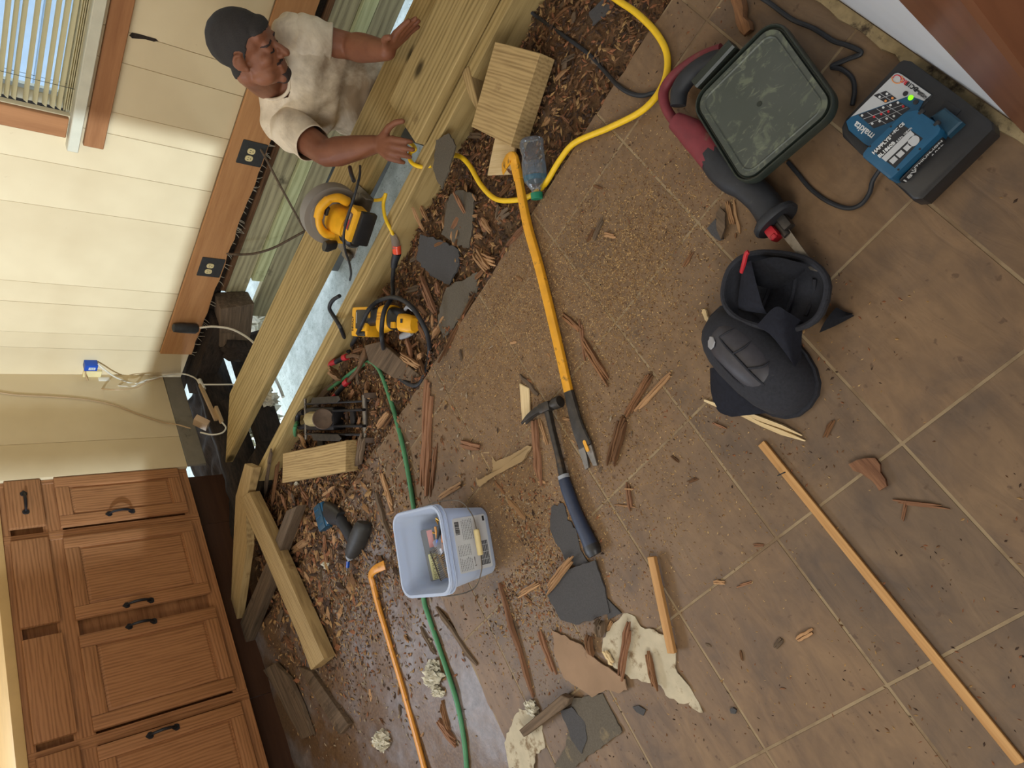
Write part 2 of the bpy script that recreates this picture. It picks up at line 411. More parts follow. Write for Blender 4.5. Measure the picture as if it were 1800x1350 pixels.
def _tile():
    s = N('slate_vinyl_tile', 0.55, spec=0.35)
    v = s.coords()
    n1 = s.noise(v, 7, 5, 0.6, 0.6); n2 = s.noise(v, 42, 6, 0.7); n3 = s.noise(s.coords((0.35, 1.3, 1)), 22, 4, 0.6, 1.2)
    oi = s.n('ShaderNodeObjectInfo')
    base = s.ramp(n1, [(0.30, lin(96, 82, 70)), (0.50, lin(116, 96, 76)), (0.72, lin(128, 106, 82))])
    base = s.mix(0.55, base, s.ramp(n3, [(0.35, (0.70, 0.68, 0.68, 1)), (0.62, (1.1, 1.06, 1.0, 1))]), 'MULTIPLY')
    tone = s.ramp(oi.outputs['Random'], [(0.0, (0.82, 0.82, 0.84, 1)), (0.5, (1.0, 0.97, 0.93, 1)), (1.0, (1.14, 1.06, 0.96, 1))])
    base = s.mix(1.0, base, tone, 'MULTIPLY')
    # dust and sawdust trodden into the vinyl, thickest where the cutting was done
    g = s.n('ShaderNodeNewGeometry'); d = s.n('ShaderNodeVectorMath', operation='DISTANCE')
    d.inputs[1].default_value = (1.0, 0.8, 0.0); s.l(g.outputs['Position'], d.inputs[0])
    near = s.ramp(d.outputs['Value'], [(0.35, (1, 1, 1, 1)), (1.15, (0, 0, 0, 1))])
    wp = s.noise(g.outputs['Position'], 5.5, 6, 0.7)
    a = s.n('ShaderNodeMath', operation='MULTIPLY_ADD'); a.inputs[1].default_value = 0.32; s.l(near, a.inputs[0]); s.l(wp, a.inputs[2])
    dust = s.ramp(a.outputs[0], [(0.52, (0, 0, 0, 1)), (0.86, (0.82, 0.82, 0.82, 1))])
    base = s.mix(dust, base, s.ramp(n2, [(0.35, lin(106, 82, 58)), (0.7, lin(136, 108, 78))]))
    spots = s.ramp(s.noise(g.outputs['Position'], 46, 3, 0.5), [(0.66, (0, 0, 0, 1)), (0.72, (0.7, 0.7, 0.7, 1))])
    base = s.mix(spots, base, lin(84, 64, 48))
    s.col(base); s.bump(n3, 0.35, 0.003); return s.m
M_TILE = _tile()
M_GROUT = flat('tile_grout', lin(146, 126, 96), 0.8, 0, 0.12, 30, 0.1, (lin(116, 94, 68), 5, 0.50))

def _subfloor():
    s = N('old_subfloor', 0.42, spec=0.5); g = s.n('ShaderNodeNewGeometry'); P = g.outputs['Position']
    n1 = s.noise(P, 4.2, 6, 0.65); n2 = s.noise(P, 34, 6, 0.7); n3 = s.noise(P, 110, 3, 0.6)
    c = s.ramp(n2, [(0.3, lin(92, 82, 76)), (0.7, lin(138, 126, 122))])
    c = s.mix(s.ramp(n1, [(0.38, (0, 0, 0, 1)), (0.54, (1, 1, 1, 1))]), c, s.ramp(n3, [(0.3, lin(84, 62, 44)), (0.7, lin(122, 96, 70))]))
    s.col(c); s.bump(n2, 0.4, 0.003); return s.m
M_SUB = _subfloor()
def _bed():
    s = N('rotten_debris_bed', 0.95, spec=0.2); g = s.n('ShaderNodeNewGeometry'); P = g.outputs['Position']
    n1 = s.noise(P, 7, 6, 0.65); n2 = s.noise(P, 70, 6, 0.75); n3 = s.noise(P, 240, 3, 0.6)
    c = s.ramp(n2, [(0.28, lin(66, 46, 32)), (0.5, lin(104, 76, 52)), (0.74, lin(142, 108, 76))])
    c = s.mix(s.ramp(n1, [(0.42, (0, 0, 0, 1)), (0.62, (0.75, 0.75, 0.75, 1))]), c, s.ramp(n3, [(0.3, lin(86, 70, 54)), (0.7, lin(120, 100, 76))]))
    s.col(c); s.bump(n2, 0.9, 0.006); return s.m
M_BED = _bed()
def _ground():
    s = N('crawl_ground', 0.9, spec=0.2); g = s.n('ShaderNodeNewGeometry'); P = g.outputs['Position']
    n2 = s.noise(P, 14, 6, 0.7); n3 = s.noise(P, 80, 4, 0.65)
    c = s.ramp(n2, [(0.3, lin(150, 158, 152)), (0.7, lin(196, 204, 200))])
    c = s.mix(s.ramp(n3, [(0.60, (0, 0, 0, 1)), (0.72, (0.8, 0.8, 0.8, 1))]), c, lin(92, 92, 82))
    s.col(c); s.bump(n3, 0.6, 0.006); return s.m
M_GROUND = _ground()

# ---------------------------------------------------------------- the setting
XW, YW, YC, YN = 2.83, 3.10, 3.118, -0.078           # window wall, corner panel, cabinet fronts, near wall
TX0, TY0, TS = 0.20066, 0.99563, 0.305               # tile grid
TXE, TYE = 1.238, 1.76                               # where the tiled floor has been cut away

# tiled floor: grout bed with every tile a piece of its own
g = G(); g.box(((-1.6 + TXE) / 2, (-0.25 + TYE) / 2, -0.0129), (TXE + 1.6, TYE + 0.25, 0.024), 0.0005)
floor = struct(g.done('floor', M_GROUT))
random.seed(3)
tile_mesh = None
def clip_tile(x0, x1, y0, y1):
    x1 = min(x1, TXE); y1 = min(y1, TYE)
    if x1 - x0 < 0.012 or y1 - y0 < 0.012: return None
    return x0, x1, y0, y1
i0 = math.floor((-1.6 - TX0) / TS); i1 = math.ceil((TXE - TX0) / TS)
j0 = math.floor((-0.2 - TY0) / TS); j1 = math.ceil((TYE - TY0) / TS)
GR = 0.0028
for i in range(i0, i1):
    for j in range(j0, j1):
        q = clip_tile(TX0 + i * TS + GR, TX0 + (i + 1) * TS - GR, TY0 + j * TS + GR, TY0 + (j + 1) * TS - GR)
        if q is None: continue
        x0, x1, y0, y1 = q
        full = abs(x1 - x0 - TS + 2 * GR) < 1e-4 and abs(y1 - y0 - TS + 2 * GR) < 1e-4
        if full and tile_mesh is not None: me = tile_mesh
        else:
            w, h = x1 - x0, y1 - y0; gg = G()
            if full: poly = [(-w/2, -h/2), (w/2, -h/2), (w/2, h/2), (-w/2, h/2)]
            else:                                       # torn edge where the floor was cut
                poly = [(-w/2, -h/2)]
                poly += [(w/2 + (random.uniform(-.006, .004) if x1 == TXE else 0), -h/2 + h * t / 8) for t in range(9)]
                poly += [(w/2 - w * t / 8, h/2 + (random.uniform(-.010, .006) if y1 == TYE else 0)) for t in range(1, 9)]
            gg.prism(poly, -0.004, 0.0, None, 0.0005)
            me = gg.mesh('tile', M_TILE)
            if full: tile_mesh = me
        link('tile', me, floor, T((x0 + x1) / 2, (y0 + y1) / 2, random.uniform(-.0004, .0004)) @ Rz(random.choice((0, 0, math.pi)) if full else 0))

# old subfloor beyond the cut
def height_sub(x, y): return -0.010 + 0.010 * noise.noise(Vector((x * 4, y * 4, 1.7))) + 0.003 * noise.noise(Vector((x * 22, y * 22, 4.1)))
def height_bed(x, y):
    t = min(1, max(0, (x - 1.25) / 0.5)); far = min(1, max(0, (y - 1.9) / 0.7))
    base = -0.030 - 0.072 * t * t * (1 - 0.35 * far) - 0.006
    return base + 0.020 * noise.noise(Vector((x * 7, y * 7, 0.3))) + 0.010 * noise.noise(Vector((x * 19, y * 19, 2.2))) + 0.004 * noise.noise(Vector((x * 55, y * 55, 5.0)))
def height(x, y):
    """Top of whatever lies at (x, y)."""
    if x < TXE and y < TYE: return 0.0
    if x < TXE + 0.01: return height_sub(x, y)
    if x > 1.79: return -0.002
    return height_bed(x, y)
def terrain(name, x0, x1, y0, y1, step, fn, mat):
    nx, ny = int((x1 - x0) / step) + 1, int((y1 - y0) / step) + 1
    vs = [(x0 + (x1 - x0) * a / nx, y0 + (y1 - y0) * b / ny, fn(x0 + (x1 - x0) * a / nx, y0 + (y1 - y0) * b / ny)) for b in range(ny + 1) for a in range(nx + 1)]
    fs = [(b * (nx + 1) + a, b * (nx + 1) + a + 1, (b + 1) * (nx + 1) + a + 1, (b + 1) * (nx + 1) + a) for b in range(ny) for a in range(nx)]
    nv = len(vs)
    vs += [(x0, y0, -0.2), (x1, y0, -0.2), (x1, y1, -0.2), (x0, y1, -0.2)]      # closed underneath
    r0 = [a for a in range(nx + 1)]; r1 = [ny * (nx + 1) + a for a in range(nx + 1)]
    c0 = [b * (nx + 1) for b in range(ny + 1)]; c1 = [b * (nx + 1) + nx for b in range(ny + 1)]
    fs += [tuple([nv, nv + 1] + r0[::-1]), tuple([nv + 2, nv + 3] + r1), tuple([nv + 3, nv] + c0), tuple([nv + 1, nv + 2] + c1[::-1]), (nv + 3, nv + 2, nv + 1, nv)]
    me = bpy.data.meshes.new(name); me.from_pydata(vs, [], fs); me.materials.append(mat)
    me.polygons.foreach_set('use_smooth', [True] * len(me.polygons))
    o = bpy.data.objects.new(name, me); COL.objects.link(o); return o
sub = terrain('floor_subfloor', -1.6, TXE + 0.02, TYE - 0.03, 3.30, 0.022, lambda x, y: height_sub(x, y) if y > TYE + 0.01 else min(-0.008, height_sub(x, y)), M_SUB)
sub['kind'] = 'structure'
bed = terrain('debris_bed', TXE - 0.01, 1.79, -0.6, 3.30, 0.014, height_bed, M_BED); bed['kind'] = 'structure'

dark = terrain('floor_dark_fill', 1.775, 2.02, 2.70, 3.30, 0.02, lambda x, y: -.05 - .25 * max(0, x - 1.9) + .018 * noise.noise(Vector((x * 12, y * 12, 6))), M_ROTSHADE); dark['kind'] = 'structure'  # dark debris floor added to black out the bright ground here
dark = terrain('floor_dark_fill_far', 1.85, 2.86, 2.98, 3.6, 0.02, lambda x, y: -.10 + .022 * noise.noise(Vector((x * 12, y * 12, 6))), M_ROTSHADE); dark['kind'] = 'structure'  # added slab hiding bright ground; the corner's shade is put into its colour
# crawl space ground and the yard beyond
g = G(); g.box((3.0, 1.5, -0.72), (9.0, 11.0, 0.10)); struct(g.done('ground', M_GROUND))
# ---------------------------------------------------------------- walls
def plank(parent, name, M, L, y0, y1, t, mat, bev=0.002):
    """Board in frame M: grain along X for length L, from y0 to y1, thickness t towards +Z."""
    g = G(); g.box((L / 2, 0, t / 2), (L, y1 - y0, t), bev)
    return link(name, g.mesh(name, mat), parent, M @ T(0, (y0 + y1) / 2, 0))
ZTOP = 2.40
# window wall: vertical tongue-and-groove boards; window opening between the casings
WIN_Y0, WIN_Y1, WIN_Z0, WIN_Z1 = 0.62, atx(60, 190, XW).y, atx(150, 130, XW).z, 1.95
wall_e = bpy.data.objects.new('wall_east', None); COL.objects.link(wall_e); wall_e['kind'] = 'structure'
seams = [atx(px, py, XW).y for px, py in ((300, 80), (310, 137), (300, 221), (280, 254), (150, 297), (150, 373), (150, 504), (150, 538), (150, 588), (150, 614))]
seams = sorted([-0.6, -0.3, 0.0, 0.25, 0.5] + [s for s in seams] + [YW + 0.02])
def wall_piece(ya, yb, za, zb):
    g = G(); g.box((0, 0, 0), (0.03, yb - ya - 0.0012, zb - za), 0.0016)
    link('plank', g.mesh('plank', M_WALL), wall_e, T(XW + 0.015 + random.uniform(-.0008, .0008), (ya + yb) / 2, (za + zb) / 2))
for ya, yb in zip(seams, seams[1:]):
    if yb <= WIN_Y0 or ya >= WIN_Y1: wall_piece(ya, yb, 0.012, ZTOP)
    else:
        wall_piece(ya, yb, 0.012, WIN_Z0 - 0.01); wall_piece(ya, yb, WIN_Z1, ZTOP)
        if ya < WIN_Y0: wall_piece(ya, WIN_Y0, WIN_Z0 - .01, WIN_Z1)
        if yb > WIN_Y1: wall_piece(WIN_Y1, yb, WIN_Z0 - .01, WIN_Z1)
# sheathing behind the boards, with the same opening, down to the rotten sill
g = G()
for ya, yb, za, zb in ((-0.6, WIN_Y0 - .03, -0.05, ZTOP), (WIN_Y1 + .03, 3.4, -0.05, ZTOP), (WIN_Y0 - .03, WIN_Y1 + .03, -0.05, WIN_Z0 - .03), (WIN_Y0 - .03, WIN_Y1 + .03, WIN_Z1 + .03, ZTOP)):
    g.box((XW + 0.075, (ya + yb) / 2, (za + zb) / 2), (0.08, yb - ya, zb - za))
link('sheathing', g.mesh('sheathing', M_ROTSHADE), wall_e)  # black sheet behind the boards, painting the gap below them dark

gp = [atx(x, y, XW) for x, y in ((227, 62), (232, 57), (246, 60), (256, 63), (274, 68), (278, 72), (270, 73), (256, 69), (242, 68), (232, 67))]
g = G(); g.prism([(p.y, p.z) for p in gp], 0, .0016); link('gouge', g.mesh('gouge', M_ROTSHADE), wall_e, Matrix(((0, 0, 1, XW - .0012), (1, 0, 0, 0), (0, 1, 0, 0), (0, 0, 0, 1))))
# corner panel beside the cabinets: two wide boards, rounded end
wall_n = bpy.data.objects.new('wall_north', None); COL.objects.link(wall_n); wall_n['kind'] = 'structure'
XP, XS = 2.19, aty(150, 775, YW).x
for xa, xb in ((XP, XS), (XS, XW)):
    g = G(); g.box((0, 0, 0), (xb - xa - 0.0012, 0.03, 2.4 - 0.115), 0.004 if xa == XP else 0.0016, None, 2)
    link('plank', g.mesh('plank', M_WALL), wall_n, T((xa + xb) / 2, YW + 0.015, (2.4 + 0.115) / 2))
g = G(); g.box((0.82, 3.80, 1.2), (3.96, 0.05, 2.4)); link('back_board', g.mesh('back_board', M_WALL), wall_n)
g = G(); g.box((0, 0, 0), (XW - XP - .02, 0.018, 0.095), 0.003)
struct(link('baseboard_north', g.mesh('baseboard_north', flat('grey_paint', lin(120, 112, 96), 0.6, 0, 0.1, 20, 0, (lin(70, 60, 48), 12, 0.62))), None, T((XW + XP) / 2, YW + 0.012, 0.064)))

# orange baseboard under the window wall, jagged along its lower edge
ba, bb = -0.4, atx(275, 622, XW - .02).y
poly = [(0, -0.166), (bb - ba, -0.168)]
random.seed(11)
nn = 60
for q in range(nn + 1):
    y = (bb - ba) * (1 - q / nn); poly.append((y, -0.006 - random.uniform(-.004, .007)))
Mb = Matrix(((0, 0, -1, XW), (1, 0, 0, ba), (0, -1, 0, 0), (0, 0, 0, 1)))     # local X along the wall, local Z towards the room
g = G(); g.prism(poly, 0.0, 0.02, None, 0.0015)
struct(link('baseboard_east', g.mesh('baseboard_east', M_ORANGE), None, Mb))
rf = random.Random(8); g = G()
for q in range(46):
    y = rf.uniform(1.45, bb); L_ = rf.uniform(.010, .034); a = rf.uniform(-.9, .9)
    g.tube([(XW - .012, y, .010), (XW - .016 - .3 * L_ * rf.random(), y + a * L_ * .5, .006 - L_ * .5), (XW - .02 - .5 * L_ * rf.random(), y + a * L_, .002 - L_ * rf.uniform(.6, 1))], lambda t: .0012 + .0014 * (1 - t), 5, 3)
tf = link('torn_fibres', g.mesh('torn_fibres', flat('torn_fibre', lin(150, 140, 122), .95, 0, .3, 60)), bpy.data.objects['baseboard_east'], Mb.inverted()); tf['kind'] = 'stuff'
g = G(); g.tube([(XW - .0035, ba + (bb - ba) * q / 30, 0.1675 + random.uniform(-.0012, .0012)) for q in range(31)], 0.0032, 6, 2)
struct(link('trim_1', g.mesh('trim_1', flat('caulk', lin(120, 96, 62), .7, 0, .2, 40))))

# ---------------------------------------------------------------- window
win = bpy.data.objects.new('window_1', None); COL.objects.link(win); win['kind'] = 'structure'
def wpart(name, y0, y1, z0, z1, x0, x1, mat, bev=0.003):
    vert = (z1 - z0) > (y1 - y0)
    g = G(); L = (z1 - z0) if vert else (y1 - y0); Wd = (y1 - y0) if vert else (z1 - z0)
    g.box((0, 0, 0), (L, Wd, x1 - x0), bev)
    if vert: M = Matrix(((0, 0, -1, (x0 + x1) / 2), (0, 1, 0, (y0 + y1) / 2), (1, 0, 0, (z0 + z1) / 2), (0, 0, 0, 1)))
    else: M = Matrix(((0, 0, -1, (x0 + x1) / 2), (1, 0, 0, (y0 + y1) / 2), (0, -1, 0, (z0 + z1) / 2), (0, 0, 0, 1)))
    return link(name, g.mesh(name, mat), win, M)
cy1 = atx(60, 232, XW - .02).y; cy0 = atx(60, 196, XW - .02).y
zst0, zst1 = atx(165, 130, XW - .03).z, atx(140, 130, XW - .03).z
wpart('side_casing', cy0, cy1, zst1 + .005, WIN_Z1 + .08, XW - .02, XW, M_TRIMWOOD)
wpart('side_casing', WIN_Y0 - .09, WIN_Y0, zst1 + .005, WIN_Z1 + .08, XW - .02, XW, M_TRIMWOOD)
wpart('head_casing', WIN_Y0, WIN_Y1, WIN_Z1, WIN_Z1 + .09, XW - .02, XW, M_TRIMWOOD)
az0, az1 = atx(232, 30, XW - .02).z, atx(190, 30, XW - .02).z
wpart('apron', WIN_Y0 - .1, atx(165, 260, XW - .02).y, az0, az1, XW - .022, XW, M_TRIMWOOD)
wpart('stool', WIN_Y0 - .12, atx(137, 266, XW - .03).y, zst0 + .004, zst1, XW - .045, XW + .10, M_VINYLWHITE)
fx0, fx1 = XW + .045, XW + .10
wpart('frame_stile', WIN_Y1 - .045, WIN_Y1, WIN_Z0, WIN_Z1, fx0, fx1, M_VINYLWHITE)
wpart('frame_stile', WIN_Y0, WIN_Y0 + .045, WIN_Z0, WIN_Z1, fx0, fx1, M_VINYLWHITE)
wpart('frame_rail', WIN_Y0 + .045, WIN_Y1 - .045, WIN_Z0, WIN_Z0 + .05, fx0, fx1, M_VINYLWHITE)
wpart('frame_rail', WIN_Y0 + .045, WIN_Y1 - .045, WIN_Z1 - .05, WIN_Z1, fx0, fx1, M_VINYLWHITE)
wpart('frame_rail', WIN_Y0 + .045, WIN_Y1 - .045, 1.36, 1.40, fx0, fx1, M_VINYLWHITE)
wpart('pane', WIN_Y0 + .045, WIN_Y1 - .045, WIN_Z0 + .05, 1.36, XW + .072, XW + .076, M_GLASS, 0)
wpart('pane', WIN_Y0 + .045, WIN_Y1 - .045, 1.40, WIN_Z1 - .05, XW + .072, XW + .076, M_GLASS, 0)
# blind: open slats, stacked at the bottom
bl = thing('window_blind', 'cream slatted blind hanging in the wood-cased window', 'blind', T(XW + .018, 0, WIN_Z0))
sl = None
by0, by1 = WIN_Y0 + .012, WIN_Y1 - .012
z = WIN_Z0 + .058; q = 0
while z < WIN_Z1 - .04:
    if sl is None:
        g = G(); n = 5
        g.rings([[(0.0125 * c, yy, 0.002 * (1 - c * c)) for c in (-1, -.5, 0, .5, 1)] + [(0.0125 * c, yy, 0.002 * (1 - c * c) - .0009) for c in (1, .5, 0, -.5, -1)] for yy in (by0, by1)])
        sl = g.mesh('slat', M_BLIND)
    link('slat', sl, bl, T(0, 0, z - WIN_Z0) @ Rx(math.radians(random.uniform(-.25, .25))) @ Ry(math.radians(-30 + random.uniform(-4, 4))))
    z += 0.0275; q += 1
g = G()
for q in range(6): g.box((0.002 * (q % 2), (by0 + by1) / 2, 0.012 + q * 0.0065), (0.025, by1 - by0, 0.003), 0.001)
link('stacked_slats', g.mesh('stacked_slats', M_BLIND), bl)
g = G(); g.box((0, (by0 + by1) / 2, 0.006), (0.024, by1 - by0, 0.010), 0.002); link('bottom_rail', g.mesh('bottom_rail', M_BLIND), bl)
g = G(); g.box((0, (by0 + by1) / 2, WIN_Z1 - WIN_Z0 - .02), (0.03, by1 - by0, 0.035), 0.002); link('head_rail', g.mesh('head_rail', M_BLIND), bl)
for yy in (by0 + .12, (by0 + by1) / 2, by1 - .10):
    g = G(); g.cyl((-.0135, yy, 0.01), (-.0135, yy, WIN_Z1 - WIN_Z0 - .03), 0.0009, None, 5); g.cyl((.0135, yy, 0.01), (.0135, yy, WIN_Z1 - WIN_Z0 - .03), 0.0009, None, 5)
    link('ladder_cord', g.mesh('ladder_cord', M_BLACKDUST), bl)
# the neighbour's siding seen through the window
sd = thing('neighbour_house', 'pale blue-grey clapboard siding seen through the slatted blind', 'house', T(6.2, 1.2, 0))
for q in range(16):
    g = G(); g.box((0, 0, 0), (6.0, 0.02, 0.16), 0.003)
    link('siding_board', g.mesh('siding_board', M_SIDING), sd, T(0, 0, -0.6 + 0.15 * q) @ Rz(math.pi / 2) @ Rx(math.radians(6)))

# ---------------------------------------------------------------- rest of the room
g = G(); g.box((0.83, 1.8, 2.43), (4.2, 4.2, 0.06)); struct(g.done('ceiling', M_CEIL))
# unseen wall behind the photographer, its two openings shaped to form the sun patches
ww = bpy.data.objects.new('wall_west', None); COL.objects.link(ww); ww['kind'] = 'structure'
XB = -1.2
def wwp(y0, y1, z0, z1):
    g = G(); g.box((XB - .04, (y0 + y1) / 2, (z0 + z1) / 2), (0.08, y1 - y0, z1 - z0)); link('wall_section', g.mesh('wall_section', M_WALL), ww)
WZ0, WZ1 = 0.965, 2.00
for y0, y1 in ((-0.4, -0.05), (1.54, 1.675), (1.91, 3.8)): wwp(y0, y1, 0, ZTOP)
for y0, y1 in ((-0.05, 1.54), (1.675, 1.91)): wwp(y0, y1, 0, WZ0); wwp(y0, y1, WZ1, ZTOP)
# near wall beside the doorway: white panel, brown casing, dark door leaf
XE = 0.398
g = G(); g.box(((XE + 2.9) / 2, YN - .02, (ZTOP + .016) / 2), (2.9 - XE, 0.04, ZTOP - .016), 0.002); struct(g.done('wall_south', M_WHITEWALL))
def vpost(name, x0, x1, y0, y1, mat, bev=0.004):
    g = G(); g.box((0, 0, 0), (ZTOP, x1 - x0, y1 - y0), bev)
    return link(name, g.mesh(name, mat), None, Matrix(((0, 1, 0, (x0 + x1) / 2), (0, 0, 1, (y0 + y1) / 2), (1, 0, 0, ZTOP / 2), (0, 0, 0, 1))))
struct(vpost('trim_2', 0.255, XE, YN - .04, YN + .014, M_BROWNPOST))
dr = struct(vpost('door_1', -0.60, 0.255, YN - .06, YN - .02, M_DARKPOST))
struct(vpost('wall_south_far', -1.2, -0.60, YN - .06, YN + .01, M_WHITEWALL, 0.002))
# crumbling strip where the wall meets the floor
random.seed(5)
g = G(); n = 70; pl = []
xs = [0.35 + (2.3 - 0.35) * q / n for q in range(n + 1)]
pl = [(x, YN + .001) for x in xs] + [(x, YN + 0.022 + random.uniform(-.007, .005)) for x in xs[::-1]]
g.prism(pl, 0.0005, 0.009, None, 0.0015)
struct(g.done('baseboard_south', flat('crumbled_plaster', lin(150, 132, 98), 0.95, 0, .2, 60, .5, (lin(62, 50, 38), 26, 0.50))))

# ---------------------------------------------------------------- framing of the opened floor
def board(name, label, p0, p1, width, thick, mat, cat='board', up=(0, 0, 1), group=None, bev=0.003, endcut=None):
    """Sawn board whose TOP face centreline runs p0 -> p1."""
    M, L = frame(p0, p1, up); g = G()
    if endcut is None: g.box((L / 2, 0, -thick / 2), (L, width, thick), bev)
    else:
        e0, e1 = endcut
        g.prism([(0 + e0, -width/2), (L, -width/2), (L + e1, width/2), (0, width/2)], -thick, 0, None, bev)
    return tag(link(name, g.mesh(name, mat), None, M), label, cat, group)
board('floor_joist', 'long treated floor joist on edge along the debris bed, yellow cord hooked over it', (1.772, -0.5, -0.002), (1.790, 2.66, -0.002), 0.058, 0.20, M_PINE, 'joist')
board('floor_joist', 'wide treated board lying flat in front of the kneeling man, circular saw on it', (2.055, -0.6, -0.003), (2.185, 2.66, -0.003), 0.235, 0.040, M_PINE, 'joist', endcut=(0, 0.27))
board('cut_board', 'wide knotty treated board held in both hands of the kneeling man', (1.912, 0.855, 0.040), (1.898, -0.62, 0.040), 0.236, 0.038, M_PINE, 'board')
# boards of the rim under the window wall, faces towards the room
def rim(label, x, z0, z1, y0, y1, mat, t=0.035):
    M = Matrix(((0, 0, -1, x), (1, 0, 0, y0), (0, -1, 0, z1), (0, 0, 0, 1)))
    g = G(); g.box(((y1 - y0) / 2, (z1 - z0) / 2, -t / 2), (y1 - y0, z1 - z0, t), 0.003)
    return tag(link('rim_board', g.mesh('rim_board', mat), None, M), label, 'board')
rim('pale weathered rim board just below the orange baseboard', 2.855, -0.172, -0.066, -0.5, 2.47, M_PINE_GREY)
rim('thin brown board edge in the dark gap under the orange baseboard', 2.85, -0.066, -0.040, -0.5, 2.46, M_ROT, 0.05)
rim('fresh greenish rim board between the pale and the dirty grey boards', 2.838, -0.236, -0.174, -0.5, 2.36, M_PINE_GREEN)
rim('dirty grey rim board lowest under the window wall', 2.845, -0.345, -0.238, -0.5, 2.62, M_PINE_GREY)
# unseen blocks added along the window wall to keep daylight off the ground
for ya, yb, lb_ in ((-0.6, 0.70, 'short concrete light blocker added far behind the held board'), (1.02, 2.28, 'grey concrete light blocker added below the dirty grey rim board')):
    g = G(); g.box((0, 0, 0), (yb - ya, 0.06, 0.34), 0.006)
    tag(link('daylight_blocker', g.mesh('daylight_blocker', flat('concrete', lin(96, 98, 96), .95, 0, .15, 12, .3)), None, T(2.93, (ya + yb) / 2, -.52) @ Rz(math.pi / 2)), lb_, 'light blocker')
# rotten remains in the corner
def rotlump(name, label, p, size, seed, mat, cat, spikes=0):
    random.seed(seed); g = G()
    bmesh.ops.create_icosphere(g.bm, subdivisions=3, radius=1.0)
    for v in g.bm.verts:
        d = 1 + 0.35 * noise.noise(v.co * 2.2 + Vector((seed, 0, 0))) + 0.15 * noise.noise(v.co * 7 + Vector((0, seed, 0)))
        c = v.co; mx = max(abs(c.x), abs(c.y), abs(c.z)); c = c.lerp(c / mx, 0.7) * d
        v.co = Vector((c.x * size[0] / 2, c.y * size[1] / 2, c.z * size[2] / 2))
    return tag(link(name, g.mesh(name, mat, 60), None, Matrix.Translation(p)), label, cat)
M_, L_ = frame((2.79, 2.47, -0.10), (2.79, 2.74, -0.16))
g = G(); g.box((0, 0, 0), (0.30, 0.13, 0.17), 0.012, None, 2)
for v in g.bm.verts: v.co += Vector((.02, .012, .012)) * noise.noise(v.co * 30)
tag(link('rotten_sill_stub', g.mesh('rotten_sill_stub', M_OLD), None, M_ @ T(.13, 0, 0)), 'splintered grey sill stub below the end of the orange baseboard', 'timber')
rotlump('rotten_post', 'hollow dark brown rotten post end beside the white cable', (2.74, 2.76, -0.26), (0.12, 0.14, 0.30), 4, M_ROTSHADE, 'timber')
M_, L_ = frame((2.80, 2.60, -0.02), (2.80, 3.16, -0.02)); g = G(); g.box((L_ / 2, 0, -.06), (L_, 0.13, 0.12), 0.01, None, 2)
for v in g.bm.verts: v.co += Vector((.0, .02, .02)) * noise.noise(v.co * 14)
tag(link('rotten_sill', g.mesh('rotten_sill', M_ROTSHADE), None, M_), 'black rotten sill in the corner under the cables', 'timber')
M_, L_ = frame((2.84, 3.03, -0.03), (1.86, 3.05, -0.03)); g = G()
g.loft([((L_ * q / 14, 0.012 * noise.noise(Vector((q * .9, 0, 0))), -0.07 + 0.012 * noise.noise(Vector((q * 1.3, 3, 0)))), (0, 0.055 + 0.012 * noise.noise(Vector((q * .7, 9, 0))), 0), (0, 0, 0.07 + 0.015 * noise.noise(Vector((q * .8, 5, 0))))) for q in range(15)], n=12, power=3.5)
tag(link('rotten_plate', g.mesh('rotten_plate', M_ROTSHADE, 60), None, M_), 'black rotten floor plate under the grey baseboard by the cabinet', 'timber')
M_, L_ = frame((2.83, 2.90, -0.28), (1.95, 2.96, -0.28)); g = G(); g.box((L_ / 2, 0, 0), (L_, 0.06, 0.15), 0.008)
tag(link('dark_beam', g.mesh('dark_beam', M_ROTSHADE), None, M_), 'dark old beam deep in the corner hole behind the boards', 'timber')

# ---------------------------------------------------------------- base cabinets
def czx(px, py): p = aty(px, py, YC); return p.x, p.z
def pull(parent, cx, cz, vertical=True, name='handle'):
    g = G()
    Lh = 0.048
    g.tube([(-Lh, 0, 0.004), (-Lh * .7, 0, 0.018), (0, 0, 0.026), (Lh * .7, 0, 0.018), (Lh, 0, 0.004)], lambda t: 0.0035 + 0.0028 * math.sin(math.pi * t), 8, 5)
    for sx in (-1, 1):
        g.prism([(sx * Lh + 0.017 * a, b) for a, b in ((1, 0), (.55, .006), (.3, .013), (-.3, .013), (-.7, .008), (-.7, -.008), (-.3, -.013), (.3, -.013), (.55, -.006))], 0.0, 0.004, None, 0.001)
    M = Matrix(((1, 0, 0, 0), (0, 0, -1, 0), (0, 1, 0, 0), (0, 0, 0, 1)))       # local Z -> -Y (towards the room)
    if vertical: M = M @ Rz(math.pi / 2)
    return link(name, g.mesh(name, M_IRON), parent, T(cx, -0.020, cz) @ M)
def rect_front(x0, x1, z0, z1):
    M = Matrix(((0, -1, 0, (x0 + x1) / 2), (0, 0, -1, -.0005), (1, 0, 0, (z0 + z1) / 2), (0, 0, 0, 1)))   # local X up (grain upright), local Z to the room
    Mh = Matrix(((1, 0, 0, (x0 + x1) / 2), (0, 0, -1, -.0005), (0, 1, 0, (z0 + z1) / 2), (0, 0, 0, 1)))
    return M, Mh
